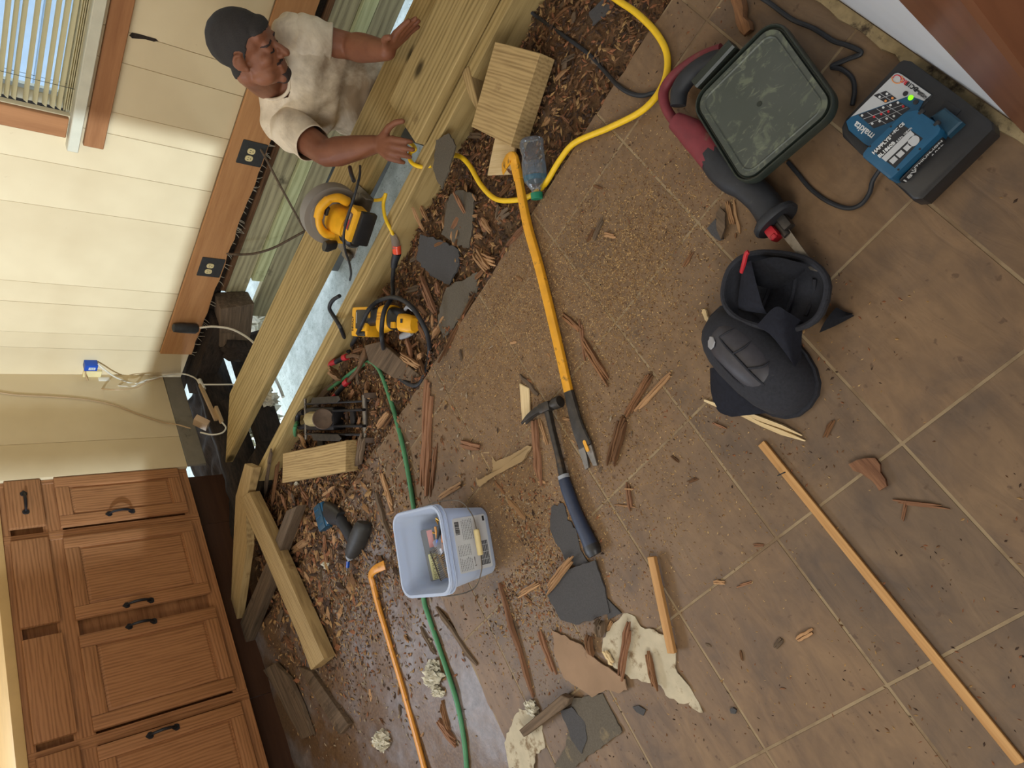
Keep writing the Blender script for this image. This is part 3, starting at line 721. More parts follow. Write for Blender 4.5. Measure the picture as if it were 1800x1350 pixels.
def cab_door(parent, x0, x1, z0, z1, handle, hx, hz, label=None):
    w, h = x1 - x0, z1 - z0; M, Mh = rect_front(x0, x1, z0, z1)
    d = G(); d.box((0, 0, 0.006), (h - .05, w - .05, 0.008), 0.0)
    do = link('door', d.mesh('door', M_OAK), parent, M, label)
    st = min(0.055, w * 0.24)
    for sy in (-1, 1):
        a = G(); a.box((0, 0, 0), (h, st, 0.02), 0.004, None, 2); link('stile', a.mesh('stile', M_OAK), do, T(0, sy * (w - st) / 2, 0.010))
        b = G(); b.box((0, 0, 0), (w - 2 * st, 0.055, 0.0196), 0.004, None, 2); link('rail', b.mesh('rail', M_OAK), do, T(sy * (h - .055) / 2, 0, 0.010) @ Rz(math.pi / 2))
    p = G(); pw, ph = w - 2 * st - .004, h - .114
    p.rings([[(x, y, zz) for x, y in rrect(ph - 2 * i, pw - 2 * i, .002, 1)] for i, zz in ((0, 0.008), (0.012, 0.0155), (0.013, 0.0155))])
    link('panel', p.mesh('panel', M_OAK), do)
    if handle:
        hh = pull(parent, hx, hz); hh.parent = do; hh.matrix_basis = M.inverted() @ T(hx, -0.0205, hz) @ Matrix(((1, 0, 0, 0), (0, 0, -1, 0), (0, 1, 0, 0), (0, 0, 0, 1))) @ Rz(math.pi / 2)
    return do
def cab_drawer(parent, x0, x1, z0, z1, handle=False, hx=0, hz=0):
    w, h = x1 - x0, z1 - z0; M, Mh = rect_front(x0, x1, z0, z1)
    d = G(); d.box((0, 0, 0.010), (w, h, 0.02), 0.005, None, 2); do = link('drawer', d.mesh('drawer', M_OAK), parent, Mh)
    if handle:
        hh = pull(parent, 0, 0, False); hh.parent = do; hh.matrix_basis = T(0, 0, 0.020)
    return do
ZD0, ZD1, ZR0, ZR1, ZC = 0.168, 0.705, 0.757, 0.892, 0.912
X = lambda px, py: aty(px, py, YC - .02).x
x_d1r, x_d1l = XP - .006, X(215, 912)
x_d2r, x_d2l = X(220, 931), X(245, 1066)
x_d3r, x_d3l = X(255, 1092), X(285, 1249)
x_d4r, x_d4l = X(288, 1275), X(288, 1275) - (X(255, 1092) - X(285, 1249))
mid = lambda a, b: (a + b) / 2
def cabinet(label, xa, xb, doors, drawers):
    t = thing('base_cabinet', label, 'cabinet', T(0, YC, 0))
    # face frame rails and stiles
    def bar(x0, x1, z0, z1):
        M, Mh = rect_front(x0, x1, z0, z1); a = G(); up = (z1 - z0) > (x1 - x0)
        a.box((0, 0, 0), (max(z1 - z0, x1 - x0), min(z1 - z0, x1 - x0), 0.02), 0.001)
        link('face_frame', a.mesh('face_frame', M_OAK), t, (M if up else Mh) @ T(0, 0, -.0105 if up else -.0122))
    g = G(); g.box((mid(xa, xb), 0.31, 0.52), (xb - xa - .002, 0.57, ZC - 0.13)); link('carcass', g.mesh('carcass', M_OAK), t)
    bar(xa, xb, ZR1 - .008, ZC); bar(xa, xb, ZD1 - .010, ZR0 + .010); bar(xa, xb, 0.120, ZD0 + .012)
    bar(xa, xa + .022, 0.12, ZC); bar(xb - .022, xb, 0.12, ZC)
    g = G(); g.box((mid(xa, xb), 0.09, -0.06), (xb - xa - .002, 0.02, 0.36)); link('toe_board', g.mesh('toe_board', M_DARKPOST), t)
    for d in doors: cab_door(t, *d)
    for d in drawers: cab_drawer(t, *d)
    return t
p1 = aty(213, 899, YC - .03); p2 = aty(245, 1058, YC - .03); p3 = aty(250, 1095, YC - .03); p4 = aty(288, 1284, YC - .03)
b12, b34 = mid(x_d1l, x_d2r), mid(x_d3l, x_d4r)
cabinet('narrow oak base cabinet beside the cream corner panel', b12, XP - .001, [(x_d1l, x_d1r, ZD0, ZD1, True, p1.x, p1.z)], [(max(X(45, 926), b12 + .006), x_d1r, ZR0, ZR1, True)])
cabinet('double-door oak base cabinet with two facing black pulls', b34, b12, [(x_d2l, x_d2r, ZD0, ZD1, True, p2.x, p2.z), (x_d3l, x_d3r, ZD0, ZD1, True, p3.x, p3.z)],
        [(X(70, 1098), min(X(55, 947), b12 - .006), ZR0, ZR1), (max(X(83, 1302), b34 + .006), X(75, 1118), ZR0, ZR1)])
cabinet('oak base cabinet at the frame edge, farthest from the window corner', x_d4l - .5, b34, [(x_d4l, x_d4r, ZD0, ZD1, True, p4.x, p4.z), (x_d4l - .47, x_d4l - .02, ZD0, ZD1, False, 0, 0)],
        [(x_d4l, min(X(90, 1318), b34 - .006), ZR0, ZR1), (x_d4l - .47, x_d4l - .02, ZR0, ZR1)])
g = G(); g.box((0, 0, 0), (XP + .596, 0.60, 0.036), 0.004, None, 2)
tag(link('countertop', g.mesh('countertop', flat('counter_laminate', lin(196, 160, 104), .5, 0, .06, 12)), None, T((XP - .6) / 2 - .002, YC - .03 + .32, ZC + .019)), 'tan laminate countertop on the oak cabinets', 'countertop')
# ---------------------------------------------------------------- the kneeling man
def remesh(gm, voxel, smooth=4, factor=0.5):
    """Fuse overlapping volumes into one continuous surface."""
    bmesh.ops.recalc_face_normals(gm.bm, faces=gm.bm.faces)
    me = bpy.data.meshes.new('volume'); gm.bm.to_mesh(me); gm.bm.free()
    o = bpy.data.objects.new('volume', me); COL.objects.link(o)
    r = o.modifiers.new('r', 'REMESH'); r.mode = 'VOXEL'; r.voxel_size = voxel
    sm = o.modifiers.new('s', 'SMOOTH'); sm.iterations = smooth; sm.factor = factor
    out = bpy.data.meshes.new_from_object(o.evaluated_get(bpy.context.evaluated_depsgraph_get()))
    bpy.data.objects.remove(o)
    out.polygons.foreach_set('use_smooth', [True] * len(out.polygons))
    return out
V = Vector
man = thing('person', 'kneeling man in a dirt-stained cream T-shirt, hands on the knotty board', 'person', T(2.42, 0.95, -0.67))
MO = V((2.42, 0.95, -0.67))
def chain(g, *pr):
    for (a, ra), (b, rb) in zip(pr, pr[1:]): g.capsule(a, ra, b, rb)
# head frame: looks down towards the board and his own far hand
h_up = (CR * 0.62 + CU * 0.20 - FW * 0.76).normalized()
h_fw = (CR * -0.15 + CU * -0.93 + FW * 0.22); h_fw = (h_fw - h_up * h_fw.dot(h_up)).normalized()
h_rt = h_fw.cross(h_up)
HC = atx(434, 86, 2.25)
HM = Matrix(((h_rt.x, h_fw.x, h_up.x, HC.x), (h_rt.y, h_fw.y, h_up.y, HC.y), (h_rt.z, h_fw.z, h_up.z, HC.z), (0, 0, 0, 1)))
HI = HM.inverted()
NECK = atx(468, 140, 2.36)
SR, EL_R, WR = V((2.31, 1.165, 0.225)), atx(574, 270, 2.04), V((1.925, 0.962, 0.085))
SL, EL_L, WL = atx(512, 62, 2.39), atx(618, 82, 2.33), V((2.085, 0.716, 0.088))
PEL = V((2.47, 0.98, -0.20))
body = G()
hd = G()
hd.ball((0, -.012, .034), (.076, .099, .090)); hd.ball((0, .026, -.030), (.064, .070, .088)); hd.ball((0, .040, -.082), (.053, .050, .036))
hd.capsule((-.014, .078, -.102), .020, (.014, .078, -.102), .020); hd.capsule((-.036, .080, .014), .014, (.036, .080, .014), .014)
hd.ball((0, .066, .045), (.058, .030, .040))
hd.capsule((0, .094, -.002), .009, (0, .116, -.036), .0135); hd.ball((-.014, .102, -.038), .0095); hd.ball((.014, .102, -.038), .0095)
for sx in (-1, 1):
    hd.ball((sx * .044, .062, -.026), (.022, .022, .020)); hd.ball((sx * .031, .078, -.006), .0135)
    hd.ball((sx * .045, .030, -.075), (.022, .04, .030))
    hd.ball((sx * .077, -.008, -.010), (.008, .017, .028), Rz(sx * .45)); hd.ball((sx * .074, .002, -.032), (.008, .009, .010))
    hd.tube([(sx * .079, -.020, -.026), (sx * .0855, -.025, -.004), (sx * .083, -.012, .018), (sx * .077, .006, .012)], .0052, 8, 5)
hd.capsule((-.022, .089, -.064), .0075, (.022, .089, -.064), .0075); hd.capsule((-.018, .088, -.079), .0085, (.018, .088, -.079), .0085)
hd.capsule((0, -.020, -.06), .058, tuple(HI @ NECK), .066)
hd.xf(HM)
# shift the head geometry into the body
tmp = bpy.data.meshes.new('tmp'); hd.bm.to_mesh(tmp); hd.bm.free(); body.bm.from_mesh(tmp)
# trunk
UPT = (NECK - PEL).normalized()
LAT = (SL - SR); LAT = (LAT - UPT * LAT.dot(UPT)).normalized(); FWD = UPT.cross(LAT) * -1
if FWD.x > 0: FWD = -FWD
TR = Matrix(((LAT.x, FWD.x, UPT.x, 0), (LAT.y, FWD.y, UPT.y, 0), (LAT.z, FWD.z, UPT.z, 0), (0, 0, 0, 1)))
CH = SR.lerp(SL, .5) * .5 + NECK * .5 - UPT * .16 + FWD * .02
BE = PEL + UPT * .17 + FWD * .055
def trunk(g, e):
    g.ball(CH, (.178 + e, .118 + e, .19 + e), TR, 20, 14); g.ball(CH - UPT * .02 - FWD * .02, (.172 + e, .11 + e, .18 + e), TR, 20, 14)
    g.ball(BE, (.178 + e, .145 + e, .165 + e), TR, 20, 14); g.ball(PEL + UPT * .03, (.168 + e, .12 + e, .13 + e), TR, 20, 14)
    g.capsule(NECK - UPT * .05, .07 + e, SR, .062 + e); g.capsule(NECK - UPT * .05, .07 + e, SL, .062 + e)
    g.capsule(SR, .066 + e, CH - LAT * .07, .10 + e); g.capsule(SL, .066 + e, CH + LAT * .07, .10 + e)
trunk(body, -.012)
# arms
chain(body, (SR, .058), (SR.lerp(EL_R, .5), .054), (EL_R, .045)); chain(body, (EL_R, .045), (EL_R.lerp(WR, .25), .050), (EL_R.lerp(WR, .6), .042), (WR, .030))
chain(body, (SL, .058), (SL.lerp(EL_L, .5), .054), (EL_L, .045)); chain(body, (EL_L, .045), (EL_L.lerp(WL, .25), .050), (EL_L.lerp(WL, .6), .042), (WL, .030))
# hands
def hand(g, w, d, nrm, s, curl, thumb, k=.90):
    d = d.normalized(); nrm = (nrm - d * nrm.dot(d)).normalized(); s = (s - d * s.dot(d) - nrm * s.dot(nrm)).normalized()
    ks = [w + d * .088 * k + s * .031, w + d * .093 * k + s * .011, w + d * .090 * k - s * .010, w + d * .081 * k - s * .030]
    for kk in ks: g.capsule(w + (kk - w) * .10, .017, kk, .0125, 10, 6)
    g.capsule(w + d * .02 + s * .02, .016, w + d * .045 + s * .036, .014, 10, 6)
    for kk, ln, sp, cu in zip(ks, (.064, .071, .066, .052), (.07, .01, -.05, -.11), curl):
        p, a = kk, 0.0
        for seg, fr in enumerate((.44, .31, .25)):
            a += cu * (.8 if seg == 0 else 1.0)
            dd = (d * math.cos(a) - nrm * math.sin(a) + s * sp * (1 - .3 * seg)).normalized()
            q = p + dd * ln * fr; g.capsule(p, .0108 - .0009 * seg, q, .0099 - .0009 * seg, 10, 6); p = q
    p = w + d * .032 + s * .034
    for (cd, cs, cn), ln, r0 in zip(thumb, (.038, .030, .024), (.0135, .0115, .0105)):
        q = p + (d * cd + s * cs - nrm * cn).normalized() * ln; g.capsule(p, r0, q, r0 - .001, 10, 6); p = q
# his far hand: thumb on top of the board, fingers running along its edge
hand(body, WL, V((-.30, -.95, -.12)), V((.85, -.25, .45)), V((-.75, .35, .65)), (.06, .06, .07, .10), ((.55, .9, .1), (.6, .7, .3), (.8, .35, .5)))
# his near hand: flat on the end of the board, fingers spread over the top
hand(body, WR, V((-.88, -.44, -.22)), V((-.20, .0, 1)), V((.40, -.90, 0)), (.34, .30, .34, .40), ((.6, .85, .05), (.75, .6, .15), (.9, .3, .25)))
# legs: kneeling on the ground of the crawl space
HL, HR_ = PEL + LAT * .09 - UPT * .03, PEL - LAT * .09 - UPT * .03
KL, KR = V((2.40, 0.80, -.585)), V((2.36, 1.06, -.585))
FL, FR = V((2.74, 0.86, -.61)), V((2.74, 1.08, -.61))
for h, kn, f in ((HL, KL, FL), (HR_, KR, FR)):
    chain(body, (h, .080), (h.lerp(kn, .5), .070), (kn, .056)); chain(body, (kn, .056), (kn.lerp(f, .3), .054), (f, .034))
skin_me = remesh(body, .0042, 5)

def _skin():
    s = N('skin', 0.52, spec=0.35); v = s.coords(rnd=False)
    n1 = s.noise(v, 9, 4); n2 = s.noise(v, 70, 4, 0.6)
    c = s.ramp(n1, [(0.3, lin(120, 74, 53)), (0.7, lin(144, 94, 68))])
    c = s.mix(s.ramp(n2, [(0.55, (0, 0, 0, 1)), (0.85, (.4, .4, .4, 1))]), c, lin(110, 62, 44))
    s.col(c); s.b.inputs['Subsurface Weight'].default_value = 0.08; s.b.inputs['Subsurface Radius'].default_value = (.01, .004, .002)
    s.bump(n2, 0.12, 0.001); return s.m
M_SKIN = _skin()
M_HAIR = flat('cropped_hair', lin(46, 42, 40), 0.85, 0, 0.25, 300, 0.6)
M_BEARD = flat('dark_moustache', lin(52, 38, 34), 0.85, 0, 0.25, 300, 0.6)
skin_me.materials.append(M_SKIN)
skin_me.transform(T(*-MO))
link('body', skin_me, man)
def patch(name, test, off, mat, label=None):
    """A thin layer grown from the body surface where test(local head point) holds."""
    b = bmesh.new(); b.from_mesh(skin_me); b.normal_update()
    loc = {v: HI @ (v.co + MO) for v in b.verts}
    kill = [f for f in b.faces if not all(test(loc[v]) for v in f.verts)]
    bmesh.ops.delete(b, geom=kill, context='FACES')
    for _ in range(3): bmesh.ops.smooth_vert(b, verts=[v for v in b.verts if v.is_boundary], factor=.5, use_axis_x=True, use_axis_y=True, use_axis_z=True)
    b.normal_update()
    for v in b.verts: v.co += v.normal * (off * (0.25 if v.is_boundary else 1))
    me = bpy.data.meshes.new(name); b.to_mesh(me); b.free(); me.materials.clear(); me.materials.append(mat)
    me.polygons.foreach_set('use_smooth', [True] * len(me.polygons))
    return link(name, me, man, None, label)
def is_hair(p):
    if p.length > .16 or p.z < -.075: return False
    if abs(p.x) > .0745 and p.z < .024 and -.034 < p.y < .026: return False            # ears
    line = .047 if p.y > .045 else (.047 - (.045 - p.y) / .05 * .075 if p.y > -.006 else -.030 - (-.006 - p.y) * .75)
    return p.z > line
patch('hair', is_hair, .0032, M_HAIR, 'closely cropped dark hair')
patch('eyebrow', lambda p: p.length < .16 and p.y > .055 and .008 < p.z + .10 * (abs(p.x) - .03) < .021 and .012 < p.x < .050, .0022, M_BEARD)
patch('eyebrow', lambda p: p.length < .16 and p.y > .055 and .008 < p.z + .10 * (abs(p.x) - .03) < .021 and -.050 < p.x < -.012, .0022, M_BEARD)
patch('moustache', lambda p: p.length < .16 and p.y > .055 and -.061 < p.z < -.046 and abs(p.x) < .034 and p.y < .112, .0022, M_BEARD)
patch('goatee', lambda p: p.length < .16 and p.y > .050 and -.122 < p.z < -.085 and abs(p.x) < .030, .0022, M_BEARD)
M_EYE = flat('lash_line', lin(36, 26, 24), .6)
for sx in (-1, 1):
    g = G(); g.tube([(sx * .017, .0885, -.010), (sx * .031, .0925, -.013), (sx * .045, .086, -.011)], .0021, 6, 4); g.xf(T(*-MO) @ HM); g.done('eyelid', M_EYE, man)

# T-shirt: sleeves, hem and neck cut clean
sh = G(); trunk(sh, .006)
shirt_me = remesh(sh, .0070, 10)
b = bmesh.new(); b.from_mesh(shirt_me)
def cut(p, n):
    bmesh.ops.bisect_plane(b, geom=b.verts[:] + b.edges[:] + b.faces[:], plane_co=p, plane_no=n, clear_outer=True)
def cut_near(p, n, rad):
    near_ = lambda c: (c - p).dot(n) > -.03 and ((c - p) - n * (c - p).dot(n)).length < rad and (c - p).dot(n) < .16
    geom = [f for f in b.faces if near_(f.calc_center_median())]
    gs = set(geom); es = {e for f in geom for e in f.edges}; vs = {v for f in geom for v in f.verts}
    bmesh.ops.bisect_plane(b, geom=list(gs) + list(es) + list(vs), plane_co=p, plane_no=n)
    dele = [f for f in b.faces if near_(f.calc_center_median()) and (f.calc_center_median() - p).dot(n) > 1e-5]
    bmesh.ops.delete(b, geom=dele, context='FACES')
hem = PEL + UPT * .105
cut(hem, -UPT)
nd = (HC - NECK).normalized()
cut_near(NECK + nd * .005, (nd * .7 + UPT * .3).normalized(), .105)
nring = [v for v in b.verts if v.is_boundary and (v.co - NECK).length < .15 and (v.co - hem).dot(UPT) > .2]
nax = (nd * .7 + UPT * .3).normalized(); c1 = nax.orthogonal().normalized(); c2 = nax.cross(c1)
bins = {}
for v in nring:
    d_ = v.co - NECK; bins.setdefault(int((math.atan2(d_.dot(c2), d_.dot(c1)) + math.pi) / (2 * math.pi) * 20) % 20, []).append(v.co.copy())
cl_ = [sum(bins[q], Vector()) / len(bins[q]) for q in sorted(bins)]
cl_ = [(cl_[q - 1] + cl_[q] * 2 + cl_[(q + 1) % len(cl_)]) / 4 for q in range(len(cl_))]
b.normal_update()
for v in b.verts:
    p = v.co; q = p - CH
    a = q.dot(LAT); u = q.dot(UPT); f = q.dot(FWD)
    w = math.sin(62 * (u + .5 * abs(a) + .3 * a) + 6 * noise.noise(p * 6)) * .8 + 1.1 * noise.noise(Vector((p.x * 14, p.y * 14, p.z * 34)))
    amp = .0085 if u < .06 else .0045
    v.co += v.normal * (amp * w)
for S, E, fr in ((SR, EL_R, .70), (SL, EL_L, .66)):
    ax_ = (E - S).normalized(); s0 = S - ax_ * .015; nn_, mm_ = 26, 28; o1 = ax_.orthogonal().normalized(); o2 = ax_.cross(o1); rows = []
    Ls = (E - S).length * fr + .015
    for i_ in range(nn_ + 1):
        t_ = i_ / nn_; p0_ = s0 + ax_ * (Ls * t_); rw = []
        r_ = (.046 + .032 * math.sin(min(1, t_ * 2.2) * math.pi / 2)) if t_ < .45 else .078 - .016 * (t_ - .45) / .55
        for j_ in range(mm_):
            an = 2 * math.pi * j_ / mm_; dv = o1 * math.cos(an) + o2 * math.sin(an)
            fo = .0035 * math.sin(t_ * 16 + 2.2 * math.sin(an * 2) + an) * (1 - .5 * t_) + .004 * noise.noise((p0_ + dv * .06) * 14)
            if i_ >= nn_ - 1: fo += .0018
            rw.append(b.verts.new(p0_ + dv * (r_ + fo)))
        rows.append(rw)
    for r0_, r1_ in zip(rows, rows[1:]):
        for j_ in range(mm_): b.faces.new((r0_[j_], r0_[(j_ + 1) % mm_], r1_[(j_ + 1) % mm_], r1_[j_]))
bmesh.ops.recalc_face_normals(b, faces=b.faces[:])
bmesh.ops.solidify(b, geom=b.faces[:], thickness=.0025)
me = bpy.data.meshes.new('t_shirt'); b.to_mesh(me); b.free()
me.transform(T(*-MO)); me.polygons.foreach_set('use_smooth', [True] * len(me.polygons))
def _shirt():
    s = N('soiled_cotton', 0.9, spec=0.15); v = s.coords(rnd=False)
    g2 = s.noise(v, 400, 2); n1 = s.noise(v, 7, 5, 0.65, 0.6); n2 = s.noise(v, 26, 5, 0.7)
    c = s.ramp(n2, [(0.3, lin(216, 200, 174)), (0.7, lin(230, 216, 192))])
    # ground-in dirt down the front of the chest and belly
    d = s.n('ShaderNodeVectorMath', operation='DISTANCE'); dc = CH * .45 + BE * .55 + FWD * .13 - LAT * .0 - MO
    d.inputs[1].default_value = dc; s.l(v, d.inputs[0])
    near = s.ramp(d.outputs['Value'], [(0.05, (1, 1, 1, 1)), (0.27, (0, 0, 0, 1))])
    a = s.n('ShaderNodeMath', operation='MULTIPLY_ADD'); a.inputs[1].default_value = 0.42; s.l(near, a.inputs[0]); s.l(n1, a.inputs[2])
    c = s.mix(s.ramp(a.outputs[0], [(0.52, (0, 0, 0, 1)), (0.92, (.85, .85, .85, 1))]), c, lin(112, 90, 66))
    s.col(c); s.bump(g2, 0.1, 0.001); return s.m
me.materials.append(_shirt()); link('t_shirt', me, man, None, 'cream T-shirt soiled brown down the front')
# neck binding
if len(cl_) > 6:
    P_ = catmull(cl_ + cl_[:3], 4); P_ = P_[4:-4]
    g = G(); g.tube([p - MO for p in P_], .0062, 10, 0); g.done('collar', me.materials[0], man)
# trousers
tr = G()
tr.ball(PEL + UPT * .02, (.172, .128, .12), TR, 20, 14); tr.ball(PEL + UPT * .055 + FWD * .040, (.182, .150, .135), TR, 20, 14)
for h, kn, f in ((HL, KL, FL), (HR_, KR, FR)):
    chain(tr, (h, .098), (h.lerp(kn, .5), .084), (kn, .068)); chain(tr, (kn, .068), (kn.lerp(f, .4), .066), (kn.lerp(f, .92), .052))
tme = remesh(tr, .009, 6); tme.transform(T(*-MO)); tme.materials.append(flat('work_trousers', lin(74, 66, 54), .95, 0, .12, 60, .2, (lin(100, 86, 66), 9, .6)))
link('trousers', tme, man, None, 'dusty grey-brown work trousers')
for f in (FL, FR):
    g = G(); g.capsule(f + V((-.02, 0, 0)), .046, f + V((.025, 0, -.0)), .043); g.capsule(f, .045, f + V((-.0, .0, -.002)), .046); g.xf(T(*-MO)); g.done('boot', M_BLACKDUST, man)
# ---------------------------------------------------------------- tools and containers
def zf(px, py, r=0.0):
    """Point resting on whatever surface is shown at the pixel, centre r above it."""
    p = at(px, py, 0.0)
    for _ in range(4): p = at(px, py, height(p.x, p.y) + r)
    return p
def barloft(g, pts, n=10, power=3.0, sm=4):
    """pts: (point, width, thickness); flat bar following the points."""
    P = catmull([p for p, w, t in pts], sm); k_ = len(pts) - 1; secs = []
    for i, p in enumerate(P):
        u = i / (len(P) - 1) * k_; a = min(int(u), k_ - 1); f = u - a
        w = pts[a][1] * (1 - f) + pts[a + 1][1] * f; t = pts[a][2] * (1 - f) + pts[a + 1][2] * f
        tg = (P[min(i + 1, len(P) - 1)] - P[max(i - 1, 0)]).normalized()
        lat = Vector((0, 0, 1)).cross(tg)
        lat = lat.normalized() if lat.length > .05 else Vector((1, 0, 0)); nr = tg.cross(lat)
        secs.append((p, lat * w / 2, nr * t / 2))
    return g.loft(secs, True, n, power)
def polyblock(name, label, px, zt, thick, mat, cat, parent=None, bev=0.002, group=None, along=0):
    """Block whose top face has the given corners at height zt; grain along the edge number 'along'."""
    P = [at(x, y, zt) for x, y in px]
    M, L = frame(P[along], P[(along + 1) % len(P)]); Mi = M.inverted()
    g = G(); g.prism([(q.x, q.y) for q in (Mi @ p for p in P)], -thick, 0, None, bev)
    o = link(name, g.mesh(name, mat), parent, M)
    return tag(o, label, cat, group) if parent is None else o
def cable(name, label, pts, r, mat, cat='cable', n=8, group=None):
    P = [Vector(p) for p in pts]; o0 = P[0].copy(); g = G(); g.tube([p - o0 for p in P], r, n, 7)
    return tag(link(name, g.mesh(name, mat), None, Matrix.Translation(o0)), label, cat, group)
def px_angle(p, q, z):
    d = at(*q, z) - at(*p, z); return math.atan2(d.y, d.x)

# big yellow wrecking bar
cb = thing('wrecking_bar', 'long yellow flat pry bar running from the water bottle past the hammer head', 'pry bar', Matrix.Translation(at(960, 530, 0)))
cbi = cb.matrix_basis.inverted()
def rel(o, p): return o.matrix_basis.inverted() @ p
seq = [((912, 316), .014, .024, .018), ((927, 395), .014, .027, .018), ((948, 470), .016, .027, .017), ((975, 580), .016, .027, .017), ((1000, 690), .016, .027, .016)]
g = G(); barloft(g, [(rel(cb, at(*p, z)), w, t) for p, z, w, t in seq]); g.done('shaft', M_CROW, cb)
seq = [((1000, 688), .0162, .0285, .0165), ((1014, 745), .014, .038, .013), ((1029, 785), .010, .046, .009)]
g = G(); barloft(g, [(rel(cb, at(*p, z)), w, t) for p, z, w, t in seq]); g.done('chisel_end', M_DARKSTEEL, cb)
M, L = frame(at(1029, 785, .009), at(1041, 822, .004))
g = G()
for s in (-1, 1): g.prism([(0, s * .001), (0, s * .023), (L, s * .021), (L * .95, s * .007), (L * .35, s * .002)], -.003, .004, None, .001)
link('nail_claw', g.mesh('nail_claw', M_STEEL), cb, cbi @ M)
M2, L2 = frame(at(1024, 768, .0165), at(1034, 795, .0135)); g = G(); g.prism([(L2 * .15 + x * .9, y) for x, y in [(a + .02, b) for a, b in rrect(.034, .010, .005, 5)]], -.002, .0008); link('nail_slot', g.mesh('nail_slot', M_CROW), cb, cbi @ M2)
g = G(); barloft(g, [(rel(cb, p), w, t) for p, w, t in ((at(912, 316, .014), .028, .020), (at(906, 290, .018), .030, .018), (at(902, 277, .026), .032, .016), (at(893, 281, .020), .034, .013), (at(884, 297, -.012), .036, .006))]); g.done('hook', M_CROW, cb, label='worn hooked claw end')
# second bar, by the cabinets
wb = thing('wrecking_bar', 'orange-yellow wrecking bar on the subfloor beside the milky pail', 'pry bar', Matrix.Translation(at(700, 1180, 0)))
seq = [((656, 1028), .003, .024, .018), ((665, 1065), .001, .022, .017), ((680, 1115), .000, .021, .016), ((705, 1200), .000, .021, .016), ((730, 1290), .000, .021, .016), ((755, 1385), .000, .021, .016)]
g = G(); barloft(g, [(rel(wb, at(*p, z)), w, t) for p, z, w, t in seq], 8, 2.4); g.done('shaft', M_CROW2, wb)
g = G(); barloft(g, [(rel(wb, p), w, t) for p, w, t in ((at(656, 1028, .003), .024, .018), (at(652, 1012, .010), .027, .015), (at(658, 1002, .017), .030, .011), (at(676, 993, .010), .032, .004))], 8, 2.4); g.done('hook', M_CROW2, wb)
# hammer
hm = thing('hammer', 'claw hammer with blue-black grip lying next to the long yellow pry bar', 'hammer', Matrix.Translation(at(990, 830, 0)))
g = G(); barloft(g, [(rel(hm, at(*p, z)), w, t) for p, z, w, t in (((962, 716), .022, .020, .020), ((972, 760), .020, .017, .018), ((982, 800), .018, .017, .018), ((991, 842), .018, .022, .020))]); g.done('shank', M_DARKSTEEL, hm)
g = G(); barloft(g, [(rel(hm, at(*p, z)), w, t) for p, z, w, t in (((990, 838), .018, .029, .024), ((997, 860), .018, .034, .027), ((1012, 900), .018, .033, .026), ((1030, 940), .018, .037, .028), ((1040, 962), .017, .043, .030))], 14, 2.6); g.done('grip', flat('blue_black_grip', lin(40, 50, 72), .5, 0, .12, 40, .1, (lin(84, 78, 74), 40, .72)), hm)
g = G(); barloft(g, [(rel(hm, at(*p, z)), w, t) for p, z, w, t in (((1038, 958), .017, .044, .031), ((1042, 968), .017, .046, .030), ((1046, 976), .016, .036, .026))], 14, 2.6); g.done('grip_end', M_BLACK, hm)
g = G(); barloft(g, [(rel(hm, at(*p, z)), w, t) for p, z, w, t in (((990, 835), .018, .031, .026), ((992, 841), .018, .031, .026))], 14, 2.6); g.done('collar', M_GREYPLASTIC, hm)
g = G(); a_, b_ = rel(hm, at(955, 718, .022)), rel(hm, at(984, 706, .022)); g.box((0, 0, 0), (.04, .026, .026), .005, frame(a_, b_)[0] @ T(.012, 0, 0), 2)
g.lathe([(0, .010), (.012, .010), (.016, .0155), (.036, .0165), (.039, .015)], 16, frame(a_, b_)[0] @ T(.026, 0, 0)); g.done('head', M_DARKSTEEL, hm)
for s in (-1, 1):
    g = G(); d = Vector((0, 0, 0.0055 * s))
    barloft(g, [(rel(hm, p) + d * q, w, t) for p, w, t, q in ((at(957, 717, .022), .022, .013, 1), (at(945, 722, .023), .020, .010, 1.1), (at(932, 732, .019), .015, .008, 1.3), (at(921, 744, .013), .008, .004, 1.5))], 8); g.done('claw', M_DARKSTEEL, hm)

# water bottle
bo = thing('water_bottle', 'empty clear plastic water bottle with green cap beside the pry bar', 'bottle', Matrix.Translation(at(940, 300, .02)))
pa, pb = at(934, 243, .030), at(944, 350, .014); Mb_, Lb = frame(pa, pb); Mb_ = bo.matrix_basis.inverted() @ Mb_
sc = Lb / .212
prof = [(0.004, .010), (0, .020), (.003, .028), (.010, .0315), (.03, .0315), (.034, .030), (.038, .0315), (.052, .0315), (.056, .030), (.060, .0315), (.074, .0315), (.078, .030), (.082, .032), (.130, .032), (.136, .031), (.150, .029), (.168, .020), (.180, .0135), (.196, .0125)]
random.seed(2); g = G(); g.lathe([(x * sc, r) for x, r in prof], 24, Mb_, True)
for v in g.bm.verts: v.co += Vector((1, 1, 1)) * .0022 * noise.noise(v.co * 45)
g.done('body', M_BOTTLE, bo, angle=60)
g = G(); n = 22
g.lathe([(.190 * sc, .0155), (.191 * sc, .0162), (.210 * sc, .0160), (.212 * sc, .0145)], 22, Mb_); g.done('cap', flat('green_cap', lin(24, 124, 92), .45, 0, .06, 30), bo)
g = G(); g.lathe([(.086 * sc, .0324), (.128 * sc, .0324)], 24, Mb_, False); g.done('label', _clear('clear_label', (.80, .88, .95, 1), rough=.1, milk=.12), bo, label='thin clear label')
g = G(); g.lathe([(.132 * sc, .0318), (.150 * sc, .0294)], 24, Mb_, False); g.done('blue_band', _clear('blue_label', (.45, .72, .90, 1), rough=.1, milk=.22, milkc=(.25, .55, .75, 1)), bo)

